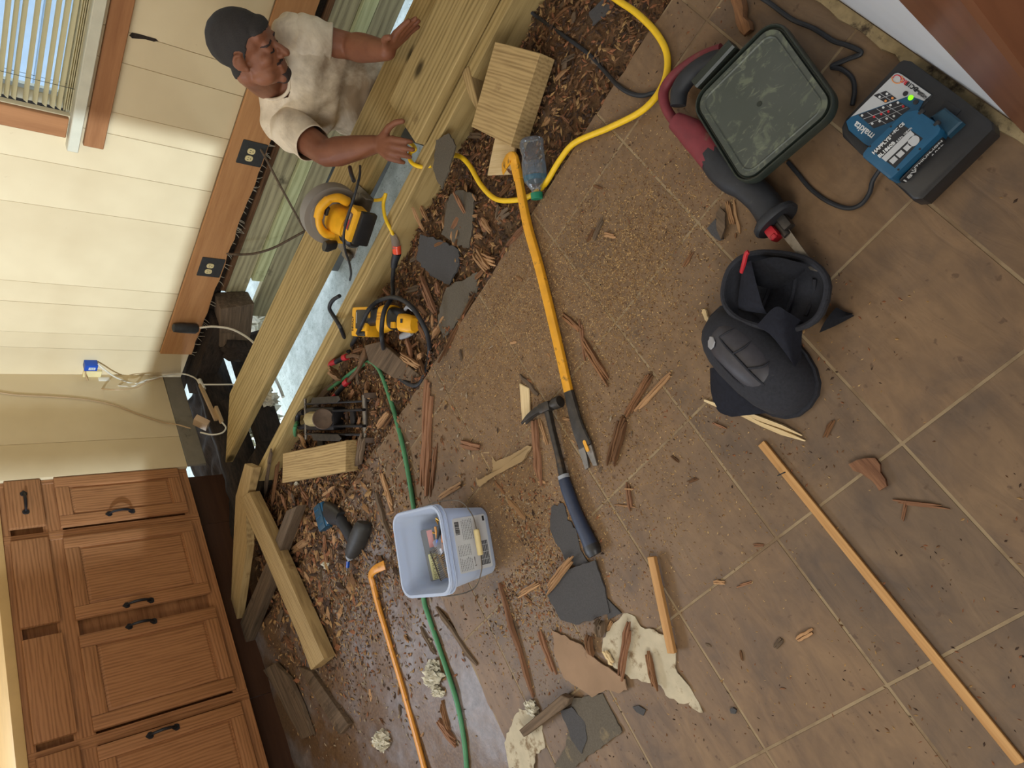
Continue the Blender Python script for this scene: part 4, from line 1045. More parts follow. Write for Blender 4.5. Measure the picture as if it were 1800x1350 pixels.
# milky pail of screws
E1, E2 = Vector((-.894, .447, 0)), Vector((.447, .894, 0))
PM = Matrix(((E1.x, -E2.x, 0, .709), (E1.y, -E2.y, 0, 1.511), (0, 0, 1, 0.001), (0, 0, 0, 1)))
PM = Matrix(((-E1.x, E2.x, 0, .709), (-E1.y, E2.y, 0, 1.511), (0, 0, 1, 0.001), (0, 0, 0, 1)))        # local -Y faces the camera
pail = thing('pail', 'square milky plastic pail of screws standing on the dirty floor', 'bucket', PM)
def rr3(w, d, z, r): return [(x, y, z) for x, y in rrect(w, d, r, 5)]
PH = .188
g = G(); g.rings([rr3(.186, .186, 0, .03), rr3(.192, .192, .004, .032), rr3(.222, .222, PH - .03, .036), rr3(.224, .224, PH - .03, .036), rr3(.234, .234, PH - .028, .038), rr3(.234, .234, PH - .012, .038), rr3(.240, .240, PH - .010, .039), rr3(.240, .240, PH, .039), rr3(.228, .228, PH, .037), rr3(.216, .216, PH - .03, .035), rr3(.186, .186, .007, .030), rr3(.180, .180, .005, .028)], True)
g.done('shell', M_PAIL, pail, angle=30)
g = G()
for z_ in (PH - .020, PH - .005): g.tube([(x, y, z_) for x, y in rrect(.241, .241, .04, 5)] + [(x, y, z_) for x, y in rrect(.241, .241, .04, 5)][:1], .0028, 6, 0)
g.done('rim_bead', M_PAIL, pail)
slope = math.atan2(.015, PH - .03)
FM = T(0, -.0962, .006) @ Rx(math.pi / 2 + slope)                          # plane of the front face, local Y up
g = G(); g.prism(rrect(.150, .128, .006, 3), 0, .0006); lab = g.done('label', M_LABEL, pail, FM @ T(0, .074, .0006), label='printed white label with barcode')
# print on the label, standing upside up
def ink(parent, x, y, w, h, mat=M_INK, z=.0007, name='print_block'):
    gg = G(); gg.box((x, y, z), (w, h, .0003)); return gg
g = G()
for x, y, w, h in ((-.032, -.040, .066, .034), (.058, .048, .004, .0)):
    if h: g.box((x, y, .0008), (w, h, .0003))
g.done('print_block', flat('grey_print', lin(78, 82, 88), .6, 0, .05, 20), lab)
g = G()
for q in range(5): g.box((-.032, -.053 + q * .0062, .001), (.062, .0012, .0003))
for q in range(3): g.box((-.050 + q * .02, -.040, .001), (.0012, .032, .0003))
g.done('print_line', M_LABEL, lab)
g = G(); random.seed(9); x = .030
while x < .066:
    w = random.choice((.0006, .0011, .0018)); g.box((x, .050, .0008), (w, .016, .0003)); x += w + random.choice((.0007, .0012))
g.done('barcode', M_INK, lab)
g = G(); random.seed(10)
for col, (xa, xb) in enumerate(((-.070, -.036), (-.030, .002), (.012, .070))):
    for q in range(11):
        yy = .056 - q * .0062
        if col == 2 and q < 4: continue
        if col < 2 and q > 7: continue
        xx = xa
        while xx < xb - .004:
            w = random.uniform(.002, .007); g.box((xx + w / 2, yy, .0008), (w, .0016, .0002)); xx += w + .0014
g.done('small_print', flat('small_print_ink', lin(96, 100, 106), .6, 0, .05, 20), lab)
g = G(); g.prism([(-.002, .0), (.02, .0012), (.024, 0), (.02, -.0012)], .0006, .0009, T(-.060, .002, 0)); g.cyl((-.062, 0.002, .0007), (-.0625, .002, .0007), .0035, None, 6); g.done('nail_picture', M_INK, lab)
g = G(); g.box((.063, -.056, .0009), (.014, .008, .0003)); g.done('print_block', M_INK, lab)
bail = [(-.121, 0, .168), (-.130, -.05, .140), (-.122, -.105, .105), (-.085, -.128, .088), (-.045, -.133, .082), (.045, -.133, .082), (.085, -.128, .088), (.122, -.105, .105), (.130, -.05, .140), (.121, 0, .168)]
g = G(); g.tube(bail, .0017, 6, 6); hb = g.done('bail', M_STEEL, pail)
g = G(); g.lathe([(-.036, .006), (-.033, .0085), (.033, .0085), (.036, .006)], 14, T(0, -.133, .082)); g.done('bail_grip', M_IVORY, hb)
# contents
sb = thing('screw_box', 'clear screw box with yellow label lying in the milky pail', 'box', PM @ T(-.012, .062, .085) @ Rx(math.radians(52)) @ Rz(.05))
g = G(); g.box((0, 0, 0), (.150, .070, .05), .004, None, 2); g.done('case', _clear('clear_box_plastic', (.85, .88, .9, 1), rough=.12, milk=.35, milkc=(.62, .62, .6, 1)), sb)
g = G(); g.box((-.035, .016, .0256), (.074, .022, .001)); lb = g.done('label', M_LABELYELLOW, sb)
lb.matrix_basis = T(0, 0, 0)
text('DECKMATE', .0135, T(-.035, .016, .0263), flat('olive_ink', lin(110, 108, 70), .6, 0, .05, 20), sb, spacing=1.05)
g = G(); g.box((.045, .010, .0256), (.05, .016, .001)); g.done('label', flat('pink_label', lin(206, 150, 150), .6, 0, .05, 20), sb, label='faded pink label')
random.seed(21)
scm = None
ns = 0
for q in range(46):
    if scm is None:
        g = G(); g.lathe([(0, .0009), (.006, .0019), (.040, .0019), (.044, .0036), (.0455, .0036)], 7); scm = g.mesh('screw', M_BRASS)
    a = random.uniform(0, 6.28); x, y = random.uniform(-.060, .065), random.uniform(-.07, .045)
    o = link('screw', scm, None, PM @ T(x, y, .078 + .036 * random.random() - .25 * max(0, y)) @ Rz(a) @ Ry(random.uniform(-.35, .25)))
    tag(o, 'gold deck screw in the loose heap inside the milky pail', 'screw', 'screws heaped in the pail')
nst = thing('nail_strip', 'collated strip of grey nails lying over the screws in the pail', 'nails', PM @ T(-.035, -.005, .122) @ Rz(.35) @ Rx(.25))
nm = None
for q in range(17):
    if nm is None:
        g = G(); g.lathe([(-.03, .0006), (-.026, .0014), (.027, .0014), (.0275, .0032), (.029, .0032)], 6, Rz(math.pi / 2)); nm = g.mesh('nail', M_STEEL)
    link('nail', nm, nst, T(-.045 + q * .0055, 0, 0))
g = G(); g.box((0, .004, -.0014), (.096, .007, .0006)); g.done('paper_tape', M_BEIGECARD, nst)
pn = thing('marker_pen', 'blue and black marker pen among the screws in the pail', 'pen', PM @ T(.045, -.010, .120) @ Rz(2.55) @ Ry(.1))
g = G(); g.lathe([(-.055, .004), (-.054, .0058), (.02, .0058), (.021, .005)], 12); g.done('barrel', M_INK, pn)
g = G(); g.lathe([(.02, .0060), (.055, .0056), (.057, .003)], 12); g.done('cap', M_BLUEPLASTIC, pn)
for q, (x, y, a) in enumerate(((.012, -.05, .5), (.02, -.028, .75))):
    g = G(); g.lathe([(-.045, .0035), (.04, .0035), (.052, .0008)], 6); tag(link('pencil', g.mesh('pencil', flat('orange_pencil', lin(214, 128, 44), .5, 0, .05, 20) if q == 0 else M_CROW2), None, PM @ T(x, y + .035, .118) @ Rz(a + 2.2) @ Ry(.12)), ('short orange pencil', 'short tan carpenter pencil')[q] + ' stuck among the screws in the pail', 'pencil')
bag = G(); bag.box((0, 0, 0), (.05, .045, .012), .005, None, 2)
for v in bag.bm.verts: v.co += Vector((1, 1, 1)) * .004 * noise.noise(v.co * 60)
tag(link('plastic_bag', bag.mesh('plastic_bag', _clear('thin_bag', (.85, .87, .9, 1), milk=.3)), None, PM @ T(.008, .0, .116) @ Rz(.4)), 'small crumpled clear plastic bag in the pail', 'bag')

# reciprocating saw lying on its side under the green lid
rs = thing('reciprocating_saw', 'red and black reciprocating saw lying under the dark green lid', 'saw', Matrix.Translation(at(1280, 270, 0)))
def tub(parent, name, pts, r, mat, n=10, label=None):
    g = G(); g.tube([rel(parent, at(x, y, z)) for x, y, z in pts], r, n, 6); return g.done(name, mat, parent, label=label)
tub(rs, 'grip', [(1292, 104, .045), (1256, 106, .046), (1218, 128, .046), (1196, 156, .046), (1192, 186, .044)], lambda t: .017 + .003 * math.sin(math.pi * t), M_RUBBER, 12)
tub(rs, 'handle_guard', [(1268, 86, .036), (1228, 102, .036), (1188, 130, .036), (1167, 160, .036), (1172, 192, .036), (1194, 222, .038), (1215, 240, .040)], lambda t: .0115, M_REDDUST, 10, 'dusty red guard of the handle')
g = G(); barloft(g, [(rel(rs, at(*p, z)), w, t) for p, z, w, t in (((1192, 215), .040, .040, .050), ((1225, 240), .040, .062, .062), ((1262, 280), .040, .066, .068))], 14, 3); g.done('motor_housing', M_REDDUST, rs)
g = G(); barloft(g, [(rel(rs, at(*p, z)), w, t) for p, z, w, t in (((1254, 270), .040, .064, .066), ((1272, 292), .041, .072, .072), ((1292, 312), .041, .070, .070), ((1312, 326), .039, .060, .064), ((1338, 350), .037, .057, .060), ((1354, 372), .037, .058, .060), ((1362, 386), .037, .064, .064))], 18, 2.5); g.done('boot', M_RUBBER, rs, label='black rubber nose boot')
M, L = frame(at(1358, 380, .038), at(1382, 410, .038)); Mr = rs.matrix_basis.inverted() @ M
g = G(); g.loft([((x, 0, 0), (0, a, 0), (0, 0, b_)) for x, a, b_ in ((0, .036, .032), (.006, .045, .036), (.014, .046, .036), (.018, .042, .033))], n=22, power=2.3); g.done('boot_flange', M_RUBBER, rs, Mr)
g = G(); g.box((.030, -.018, .0), (.026, .020, .030), .005, None, 2); g.box((.040, -.018, .012), (.010, .012, .01), .002); g.done('lever', M_RED_P, rs, Mr, label='red shoe release lever')
g = G(); g.box((.030, .012, .002), (.03, .018, .022), .004, None, 2); g.cyl((.02, .0, 0), (.052, 0, 0), .008); g.done('blade_clamp', M_DARKSTEEL, rs, Mr)
g = G(); g.prism([(.03, -.010), (.135, -.007), (.15, .004), (.03, .010)], -.001, .001, T(0, 0, .0) @ Rx(.15)); g.done('blade', M_STEEL, rs, Mr)
cable('saw_cord', 'black power cord running from the reciprocating saw to the frame edge', [zf(1168, 160, .012), zf(1150, 163, .008), zf(1130, 168, .006), zf(1108, 164, .006), zf(1086, 150, .006), (zf(1060, 122, .008)), zf(1035, 95, .008), zf(990, 62, .008), zf(940, 26, .010), zf(892, -12, .012)], .0055, M_RUBBER)
# dark green lid resting on the saw
ZL = .088
c4 = [at(1192, 196, ZL), at(1344, 50, ZL), at(1503, 158, ZL), at(1326, 319, ZL)]
cen = sum(c4, Vector()) / 4
ax = ((c4[0] + c4[3]) / 2 - (c4[1] + c4[2]) / 2); wd = ax.length; ax.normalize()
ay = ((c4[0] + c4[1]) / 2 - (c4[2] + c4[3]) / 2); ln = ay.length; ay = (ay - ax * ay.dot(ax)).normalized()
LM = Matrix(((ay.x, -ax.x, 0, cen.x), (ay.y, -ax.y, 0, cen.y), (0, 0, 1, ZL), (0, 0, 0, 1)))
if LM.to_3x3().determinant() < 0: LM = Matrix(((ay.x, ax.x, 0, cen.x), (ay.y, ax.y, 0, cen.y), (0, 0, 1, ZL), (0, 0, 0, 1)))
def _lid():
    s = N('scuffed_green_lid', .45); v = s.coords(rnd=False)
    n1 = s.noise(v, 26, 5, .62, .8); n2 = s.noise(s.coords((1, .35, 1), rnd=False), 60, 4, .6, 1.5); n3 = s.noise(v, 5, 3)
    c = s.ramp(n3, [(.3, lin(66, 72, 64)), (.7, lin(78, 82, 76))])
    c = s.mix(s.ramp(n1, [(.54, (0, 0, 0, 1)), (.63, (.65, .65, .65, 1))]), c, lin(112, 118, 98))
    c = s.mix(s.ramp(n2, [(.60, (0, 0, 0, 1)), (.66, (.5, .5, .5, 1))]), c, lin(122, 126, 106))
    s.col(c); return s.m
M_LID = _lid(); M_LIDRIM = flat('dark_green_rim', lin(42, 48, 42), .4, 0, .12, 40, 0, (lin(86, 88, 74), 26, .68))
lid = thing('container_lid', 'dark green scuffed square container lid resting on the reciprocating saw', 'lid', LM)
def rz3(w, d, z, r): return [(x, y, z) for x, y in rrect(w, d, r, 7)]
A_, B_ = ln, wd
g = G(); g.rings([rz3(A_ - .010, B_ - .010, -.026, .036), rz3(A_, B_, -.020, .040), rz3(A_, B_, -.004, .040), rz3(A_ - .004, B_ - .004, 0, .039), rz3(A_ - .009, B_ - .009, 0, .036), rz3(A_ - .013, B_ - .013, -.007, .034), rz3(A_ - .018, B_ - .018, -.007, .032), rz3(A_ - .021, B_ - .021, -.001, .031)], False); g.done('rim', M_LIDRIM, lid)
g = G(); g.rings([rz3(A_ - .022, B_ - .022, -.008, .030), rz3(A_ - .022, B_ - .022, -.002, .030), rz3(A_ - .040, B_ - .040, -.0025, .024), rz3(A_ - .043, B_ - .043, -.0008, .023), rz3(A_ - .045, B_ - .045, -.0008, .022), rz3(A_ - .049, B_ - .049, -.0028, .020)], True); g.done('top_panel', M_LID, lid)
g = G(); g.cyl((0, 0, -.004), (0, 0, -.0018), .005, None, 16); g.done('moulding_gate', M_LIDRIM, lid)
lmi = LM.inverted(); qa, qb = lmi @ at(1222, 150, ZL), lmi @ at(1288, 78, ZL)
M, L = frame(qa, qb); g = G(); g.rings([[(x, y, z) for y, z in ((-.006, -.024), (.010, -.022), (.014, .002), (.010, .006), (-.004, .005), (-.008, .0))] for x in (0, L)]); g.done('clip', M_LIDRIM, lid, M)

# battery charger with a battery on it
ch = thing('battery_charger', 'black and blue battery charger with lit green lamp by the white wall', 'charger', T(.605, .02, 0))
ci = ch.matrix_basis.inverted()
def cpx(x, y): return 1480 + x / 5.192, 90 + y / 5.192
def chpoly(pts, z0, z1, name, mat, bev=0.0, parent=ch, label=None, seg=1, zp=None):
    P = [ci @ at(*cpx(x, y), zp if zp is not None else z1) for x, y in pts]
    g = G(); g.prism([(p.x, p.y) for p in P], z0, z1, None, bev, seg); return g.done(name, mat, parent, label=label)
ZK = .056
PB = [(1478, 224), (1486, 208), (1580, 108), (1588, 104), (1600, 106), (1690, 172), (1744, 214), (1745, 228), (1622, 350), (1604, 352), (1566, 316), (1512, 270), (1480, 240)]
PBl = [ci @ at(x, y, ZK - .004) for x, y in PB]
g = G(); g.prism([(p.x, p.y) for p in PBl], .002, ZK - .004, None, .006, 2); g.done('body', M_BLACK, ch)
chpoly([(30, 640), (480, 190), (530, 188), (830, 395), (700, 560), (250, 880), (200, 850), (50, 725)], ZK - .006, ZK - .0015, 'deck', M_BLACK, .002)
pq = [ci @ at(x, y, ZK - .004) for x, y in ((1664, 176), (1690, 194), (1600, 300), (1576, 282))]
g = G(); g.prism([(p.x, p.y) for p in pq], ZK - .004, ZK - .0025); g.done('battery_rail', M_RUBBER, ch)
chpoly([(78, 600), (480, 203), (512, 197), (545, 210), (812, 395), (745, 455), (620, 402)], ZK - .002, ZK, 'silver_panel', M_LABELSILVER, .0006)
chpoly([(36, 640), (78, 600), (620, 402), (745, 455), (690, 560), (420, 780), (250, 870), (200, 840), (60, 720)], ZK - .002, ZK, 'blue_panel', M_TEAL, .0006)
keys = flat('dark_keys', lin(38, 38, 44), .5, 0, .08, 30)
chpoly([(148, 582), (505, 452), (622, 522), (480, 632), (290, 705)], ZK - .001, ZK + .0004, 'indicator_table', keys)
chpoly([(288, 402), (402, 360), (500, 432), (395, 472)], ZK - .001, ZK + .0004, 'indicator_table', keys)
g = G()
for a, b_ in (((232, 558), (405, 665)), ((318, 527), (478, 632)), ((410, 497), (545, 580)), ((195, 620), (560, 488)), ((245, 662), (600, 510)), ((340, 380), (448, 452)), ((344, 436), (452, 398))):
    pa, pb = ci @ at(*cpx(*a), ZK), ci @ at(*cpx(*b_), ZK); pa.z = pb.z = ZK + .0006
    g.cyl(pa, pb, .0004, None, 4)
g.done('table_rule', M_LABELSILVER, ch)
for (x, y), mt in (((185, 588), M_WHITEINK), ((278, 662), M_WHITEINK), ((295, 600), M_REDINK), ((345, 640), M_WHITEINK), ((410, 617), M_WHITEINK), ((475, 593), M_WHITEINK), ((512, 470), M_WHITEINK), ((560, 505), M_REDINK), ((425, 552), M_REDINK), ((378, 515), M_WHITEINK), ((445, 493), M_WHITEINK), ((345, 418), M_WHITEINK), ((412, 390), M_WHITEINK), ((400, 455), M_ORANGEINK), ((462, 430), M_ORANGEINK), ((360, 575), M_REDINK)):
    p = ci @ at(*cpx(x, y), ZK); g = G(); g.prism(rrect(.0042, .0034, .0012, 2), 0, .0005); g.done('symbol', mt, ch, T(p.x, p.y, ZK + .0005))
for (x, y), r, mt, nm_ in (((628, 425), .0042, M_LED, 'lit_lamp'), ((580, 388), .0040, keys, 'button'), ((675, 465), .0042, keys, 'button')):
    p = ci @ at(*cpx(x, y), ZK); g = G(); g.lathe([(0, r), (.0012, r), (.0016, r * .7)], 16, T(p.x, p.y, ZK) @ Ry(-math.pi / 2)); g.done(nm_, mt, ch)
tang = px_angle(cpx(675, 345), cpx(550, 262), ZK)
def ctext(s_, x, y, size, mat, z=ZK, sp=1.0, bold=0.0, parent=ch):
    p = ci @ at(*cpx(x, y), z); return text(s_, size, T(p.x, p.y, z + .0006) @ Rz(tang), mat, parent, spacing=sp, bold=bold)
ctext('DC18', 640, 322, .0095, M_INK, bold=.0003); ctext('RC', 570, 276, .0095, M_REDINK, bold=.0003)
ctext('makita', 200, 722, .0165, M_WHITEINK, sp=1.0, bold=.0003)
for q, (x, y) in enumerate(((700, 362), (722, 385), (745, 420))): ctext('FAST CHARGER', x, y, .0036, M_INK)
p = ci @ at(*cpx(505, 250), ZK)
for a0, a1, r, mt in ((0.3, 4.4, .0085, M_ORANGEINK), (3.4, 6.9, .0062, M_REDINK)):
    g = G(); g.tube([(p.x + r * 1.15 * math.cos(a0 + (a1 - a0) * t / 10), p.y + r * .8 * math.sin(a0 + (a1 - a0) * t / 10), ZK + .0005) for t in range(11)], .0008, 5, 2); g.done('swirl_emblem', mt, ch)
ZB = .090
bt = chpoly([(235, 880), (560, 560), (600, 545), (690, 530), (880, 662), (905, 705), (880, 760), (455, 1160), (425, 1165), (185, 965), (185, 930)], .030, ZB, 'battery', M_TEAL, .005, ch, 'blue slide battery', 2)
g = G(); q0, q1 = ci @ at(*cpx(900, 735), ZB), ci @ at(*cpx(452, 1165), ZB)
xs_ = min(q0.x, q1.x) - .0005; L = abs(q1.y - q0.y)
g.box((xs_, (q0.y + q1.y) / 2, .052), (.004, L * .92, .040), .002); g.done('battery_side', M_BLACK, bt)
SM = Matrix(((0, 0, -1, xs_ - .0022), (-1, 0, 0, (q0.y + q1.y) / 2), (0, 1, 0, .060), (0, 0, 0, 1)))
text('18V', .018, SM @ T(-L * .30, -.002, 0), M_WHITEINK, bt, bold=.0003); text('LITHIUM-ION', .0098, SM @ T(L * .10, .007, 0), M_WHITEINK, bt, bold=.0002); text('6.0Ah', .0095, SM @ T(L * .26, -.008, 0), M_WHITEINK, bt, bold=.0002)
chpoly([(285, 912), (532, 655), (738, 796), (484, 1068)], ZB - .001, ZB + .0004, 'battery_label', M_INK, 0, bt)
tang2 = px_angle(cpx(300, 915), cpx(550, 680), ZB)
# the battery's text runs across its width
p = lambda x, y: ci @ at(*cpx(x, y), ZB)
def btext(s_, x, y, size, mat=M_WHITEINK, bold=.0): 
    q = p(x, y); return text(s_, size, T(q.x, q.y, ZB + .0006) @ Rz(tang2), mat, bt, bold=bold)
btext('HAPPLYS', 362, 862, .0085, bold=.0003); btext('15 min', 462, 755, .0060); btext('FC CE', 522, 700, .0070, bold=.0002); btext('BL1860B', 408, 900, .0085, bold=.0003); btext('18V 6.0Ah 108Wh', 545, 785, .0050)
chpoly([(360, 975), (625, 722), (662, 760), (400, 1008)], ZB, ZB + .0007, 'rating_panel', M_LABELSILVER, 0, bt)
for pts in ([(428, 1000), (478, 955), (512, 985), (465, 1032)], [(490, 945), (540, 900), (575, 930), (528, 975)], [(555, 885), (605, 838), (640, 868), (592, 915)]): chpoly(pts, ZB, ZB + .0007, 'symbol', M_LABELSILVER, 0, bt)
q = p(655, 820); g = G(); g.cyl((q.x, q.y, ZB), (q.x, q.y, ZB + .0007), .0085, None, 20); g.done('symbol', M_LABELSILVER, bt)
for x, y in ((447, 688), (257, 868), (710, 893), (515, 1080)):
    q = p(x, y); g = G(); g.cyl((q.x, q.y, ZB - .0005), (q.x, q.y, ZB + .0003), .0018, None, 10); g.done('screw_hole', M_INK, bt)
for x, y, z in ((725, 560, ZB - .004), (865, 665, ZB - .004)):
    q = ci @ at(*cpx(x, y), z); g = G(); g.box((q.x, q.y, z), (.008, .012, .008), .002); g.done('latch_notch', M_INK, bt)
yf = max(p(190, 945).y, p(430, 1165).y)
for fx in (.18, .82): 
    xq = p(190, 945).x * (1 - fx) + p(430, 1165).x * fx; g = G(); g.cyl((xq, yf + .0, .066), (xq, yf + .002, .066), .0045, None, 14); g.done('screw_hole', M_INK, bt)
chpoly([(800, 600), (935, 510), (1098, 640), (960, 770), (880, 690)], ZK - .01, ZK + .016, 'second_bay_tab', M_TEALDARK, .003, ch, zp=ZK + .016)
cable('charger_cord', 'black cord curving from the battery charger towards the green lid', [at(1548, 296, .022), at(1534, 318, .012), at(1528, 340, .006), at(1512, 360, .005), at(1488, 366, .005), at(1455, 354, .005), at(1425, 332, .005), at(1402, 305, .005), at(1385, 285, .005)], .0042, M_RUBBER)
cable('appliance_cord', 'flat black cord kinking past the lid corner beside the crumbled wall strip', [at(1325, -12, .006), at(1352, 5, .006), at(1392, 34, .006), at(1430, 50, .006), at(1465, 72, .006), at(1490, 80, .006), at(1514, 93, .006), at(1490, 104, .006), at(1462, 117, .006), at(1480, 122, .006), at(1498, 138, .005), at(1502, 160, .005), at(1498, 185, .005)], .0045, M_RUBBER)

# knee pads
def dome(w, l, h, n=22, m=9, groove=None, squash=0.0):
    """Rounded shell: rings from the rim to the crown."""
    rings = []
    for j in range(m + 1):
        t = j / m; rr = math.cos(t * math.pi / 2 * .97) ** .75; z = h * math.sin(t * math.pi / 2) ** .9
        rings.append([(l / 2 * rr * math.copysign(abs(math.cos(a)) ** .8, math.cos(a)) * (1 - squash * math.sin(a)), w / 2 * rr * math.copysign(abs(math.sin(a)) ** .8, math.sin(a)), z) for a in (2 * math.pi * i / n for i in range(n))])
    return rings
def on_dome(w, l, h, x, y):
    q = min(.98, (abs(2 * x / l) ** 2.5 + abs(2 * y / w) ** 2.5) ** .4); return h * (1 - q ** 2.667) ** .45
M, L = frame(at(1254, 566, .03), at(1398, 702, .03))
kp = thing('knee_pad', 'black knee pad lying cap up with a silver scuffed badge', 'knee pad', M @ T(L / 2, 0, -.03))
DW, DL, DH = .150, L * 1.16, .082
g = G(); g.rings(dome(DW, DL, DH)); g.done('pad', M_PAD, kp)
g = G(); g.rings([[(x * .80 - .004, y * .78, z * 1.0 + .007) for x, y, z in r] for r in dome(DW, DL, DH)]); g.done('cap', M_PADCAP, kp, label='hard moulded cap')
g = G()
for pts in ([(-.095, .006), (-.05, .002), (.0, .0), (.05, -.004), (.095, -.010)], [(-.060, .004), (-.052, .026), (-.045, .048)], [(-.012, .002), (-.004, .026), (-.010, .05)], [(.030, .0), (.048, .022), (.045, .046)], [(-.085, -.030), (-.03, -.036), (.03, -.038), (.085, -.030)]):
    g.tube([(x, y, on_dome(DW * .78, DL * .80, DH, x, y) + .0085) for x, y in pts], .0024, 6, 5)
g.done('moulded_ridge', M_PAD, kp)
g = G(); g.rings([[(x * 1.04, y * 1.05, z + dz) for x, y, z in dome(DW, DL, DH)[0]] for dz in (0, .012)]); g.done('edge_binding', M_PAD, kp)
bz = on_dome(DW * .78, DL * .80, DH, -.068, -.018) + .008
g = G(); g.prism([(.018 * math.cos(a) * (1 if q % 2 else .88), .013 * math.sin(a)) for q, a in enumerate(2 * math.pi * t / 7 for t in range(7))], 0, .003, T(-.068, -.018, bz) @ Ry(-.55) @ Rx(.25), .0008); g.done('badge', flat('scuffed_silver', lin(168, 170, 176), .4, .2, .1, 60), kp)
g = G(); g.tube([(-.098, .004, on_dome(DW * .78, DL * .80, DH, -.098, .004) + .006), (-.088, -.034, on_dome(DW * .78, DL * .80, DH, -.088, -.034) + .006), (-.05, -.046, on_dome(DW * .78, DL * .80, DH, -.05, -.046) + .006), (.0, -.044, on_dome(DW * .78, DL * .80, DH, 0, -.044) + .006)], .0022, 6, 5); g.done('reflective_piping', M_GREYPLASTIC, kp)
def flap(parent, name, pts, th, mat, label=None):
    """Folded strap: quad strip between two polylines given as pixel + height."""
    A = [rel(parent, at(*p)) for p in pts[0]]; B = [rel(parent, at(*p)) for p in pts[1]]
    A, B = catmull(A, 5), catmull(B, 5); g = G(); vs = []
    rows = []
    for a, b_ in zip(A, B):
        rows.append([g.bm.verts.new(a.lerp(b_, t / 6) + Vector((0, 0, .008 * math.sin(math.pi * t / 6)))) for t in range(7)])
    for r0, r1 in zip(rows, rows[1:]):
        for t in range(6): g.bm.faces.new((r0[t], r0[t + 1], r1[t + 1], r1[t]))
    bmesh.ops.solidify(g.bm, geom=g.bm.faces[:], thickness=th)
    return g.done(name, mat, parent, label=label)
M_STRAP = flat('knee_pad_strap', lin(44, 46, 58), .9, 0, .2, 120, .3, (lin(92, 88, 86), 40, .74))
flap(kp, 'strap', ([(1248, 648, .010), (1250, 690, .006), (1262, 722, .006), (1286, 733, .006)], [(1262, 645, .05), (1290, 685, .045), (1325, 712, .03), (1350, 726, .012)]), .004, M_STRAP)
flap(kp, 'strap', ([(1330, 572, .085), (1362, 540, .095), (1384, 548, .085), (1412, 566, .05)], [(1352, 584, .075), (1380, 620, .07), (1398, 645, .05), (1412, 655, .01)]), .004, M_STRAP)
M, L = frame(at(1290, 500, .02), at(1468, 530, .02))
k2 = thing('knee_pad', 'black knee pad turned hollow side up with a red pull tab', 'knee pad', M @ T(L / 2, 0, -.02))
W2, L2, H2 = .150, L * 1.04, .055
ro = dome(W2, L2, H2, 24, 8)
g = G()
outer = [[(x, y, H2 + .004 - z) for x, y, z in r] for r in ro[::-1]]
inner = [[(x * .90, y * .88, H2 + .004 - z * .86) for x, y, z in r] for r in ro]
g.rings(outer + inner, True); g.done('pad', M_PAD, k2)
g = G(); rim_ = [(x * .95, y * .94, H2 + .004) for x, y, z in ro[0]]; g.tube(rim_ + rim_[:1], .006, 8, 2); g.done('edge_binding', M_PAD, k2)
for q, (xx, ww) in enumerate(((-.03, .085), (.02, .095), (.06, .07))):
    g = G(); g.tube([(xx, -ww / 2, H2 * .45), (xx, 0, H2 * .22), (xx, ww / 2, H2 * .45)], .005, 6, 5); g.done('foam_rib', M_PAD, k2)
flap(k2, 'strap', ([(1305, 470, .075), (1300, 505, .06), (1297, 535, .05), (1300, 545, .03)], [(1320, 458, .095), (1330, 500, .10), (1340, 535, .09), (1348, 552, .07)]), .004, M_STRAP)
flap(k2, 'strap', ([(1320, 462, .085), (1360, 452, .09), (1400, 460, .085), (1425, 468, .08)], [(1325, 500, .05), (1362, 508, .045), (1395, 492, .05), (1415, 476, .06)]), .004, M_PAD)
tub(k2, 'pull_tab', [(1304, 478, .082), (1308, 462, .098), (1312, 446, .104), (1316, 443, .104)], .0045, M_RED_P, 8, 'red pull tab')
flap(k2, 'strap', ([(1470, 540, .02), (1486, 548, .01), (1500, 551, .005)], [(1440, 585, .02), (1470, 572, .01), (1502, 555, .004)]), .003, M_PAD)
# ---------------------------------------------------------------- tools in the opened floor
# circular saw on the flat board
cs = thing('circular_saw', 'yellow cordless circular saw standing on the flat board beside the man', 'saw', T(1.955, 1.30, -.001))
xa = Vector((-.22, .975, 0)).normalized(); ya = Vector((0, 0, 1)).cross(xa)      # ya points towards the camera
if ya.x > 0: ya = -ya
CM = Matrix(((xa.x, ya.x, 0, 0), (xa.y, ya.y, 0, 0), (0, 0, 1, 0), (0, 0, 0, 1)))
if CM.to_3x3().determinant() < 0: CM = Matrix(((-xa.x, ya.x, 0, 0), (-xa.y, ya.y, 0, 0), (0, 0, 1, 0), (0, 0, 0, 1)))
sgn = 1 if (CM.to_3x3() @ Vector((1, 0, 0))).y > 0 else -1                       # local X sense along +Y
def cpart(name, build, mat, label=None, sub=None):
    g = G(); build(g); g.xf(CM); return g.done(name, mat, sub or cs, label=label)
S_ = sgn
def _b(g):
    g.prism([(S_ * x, y) for x, y in ((-.125, -.068), (.135, -.068), (.135, .035), (.11, .066), (-.125, .066))], 0, .003, None, .0008)
    g.box((S_ * .118, .03, .012), (.03, .05, .02), .003); g.box((S_ * -.12, .045, .018), (.006, .05, .034), .002)
cpart('base_plate', _b, M_STEEL)
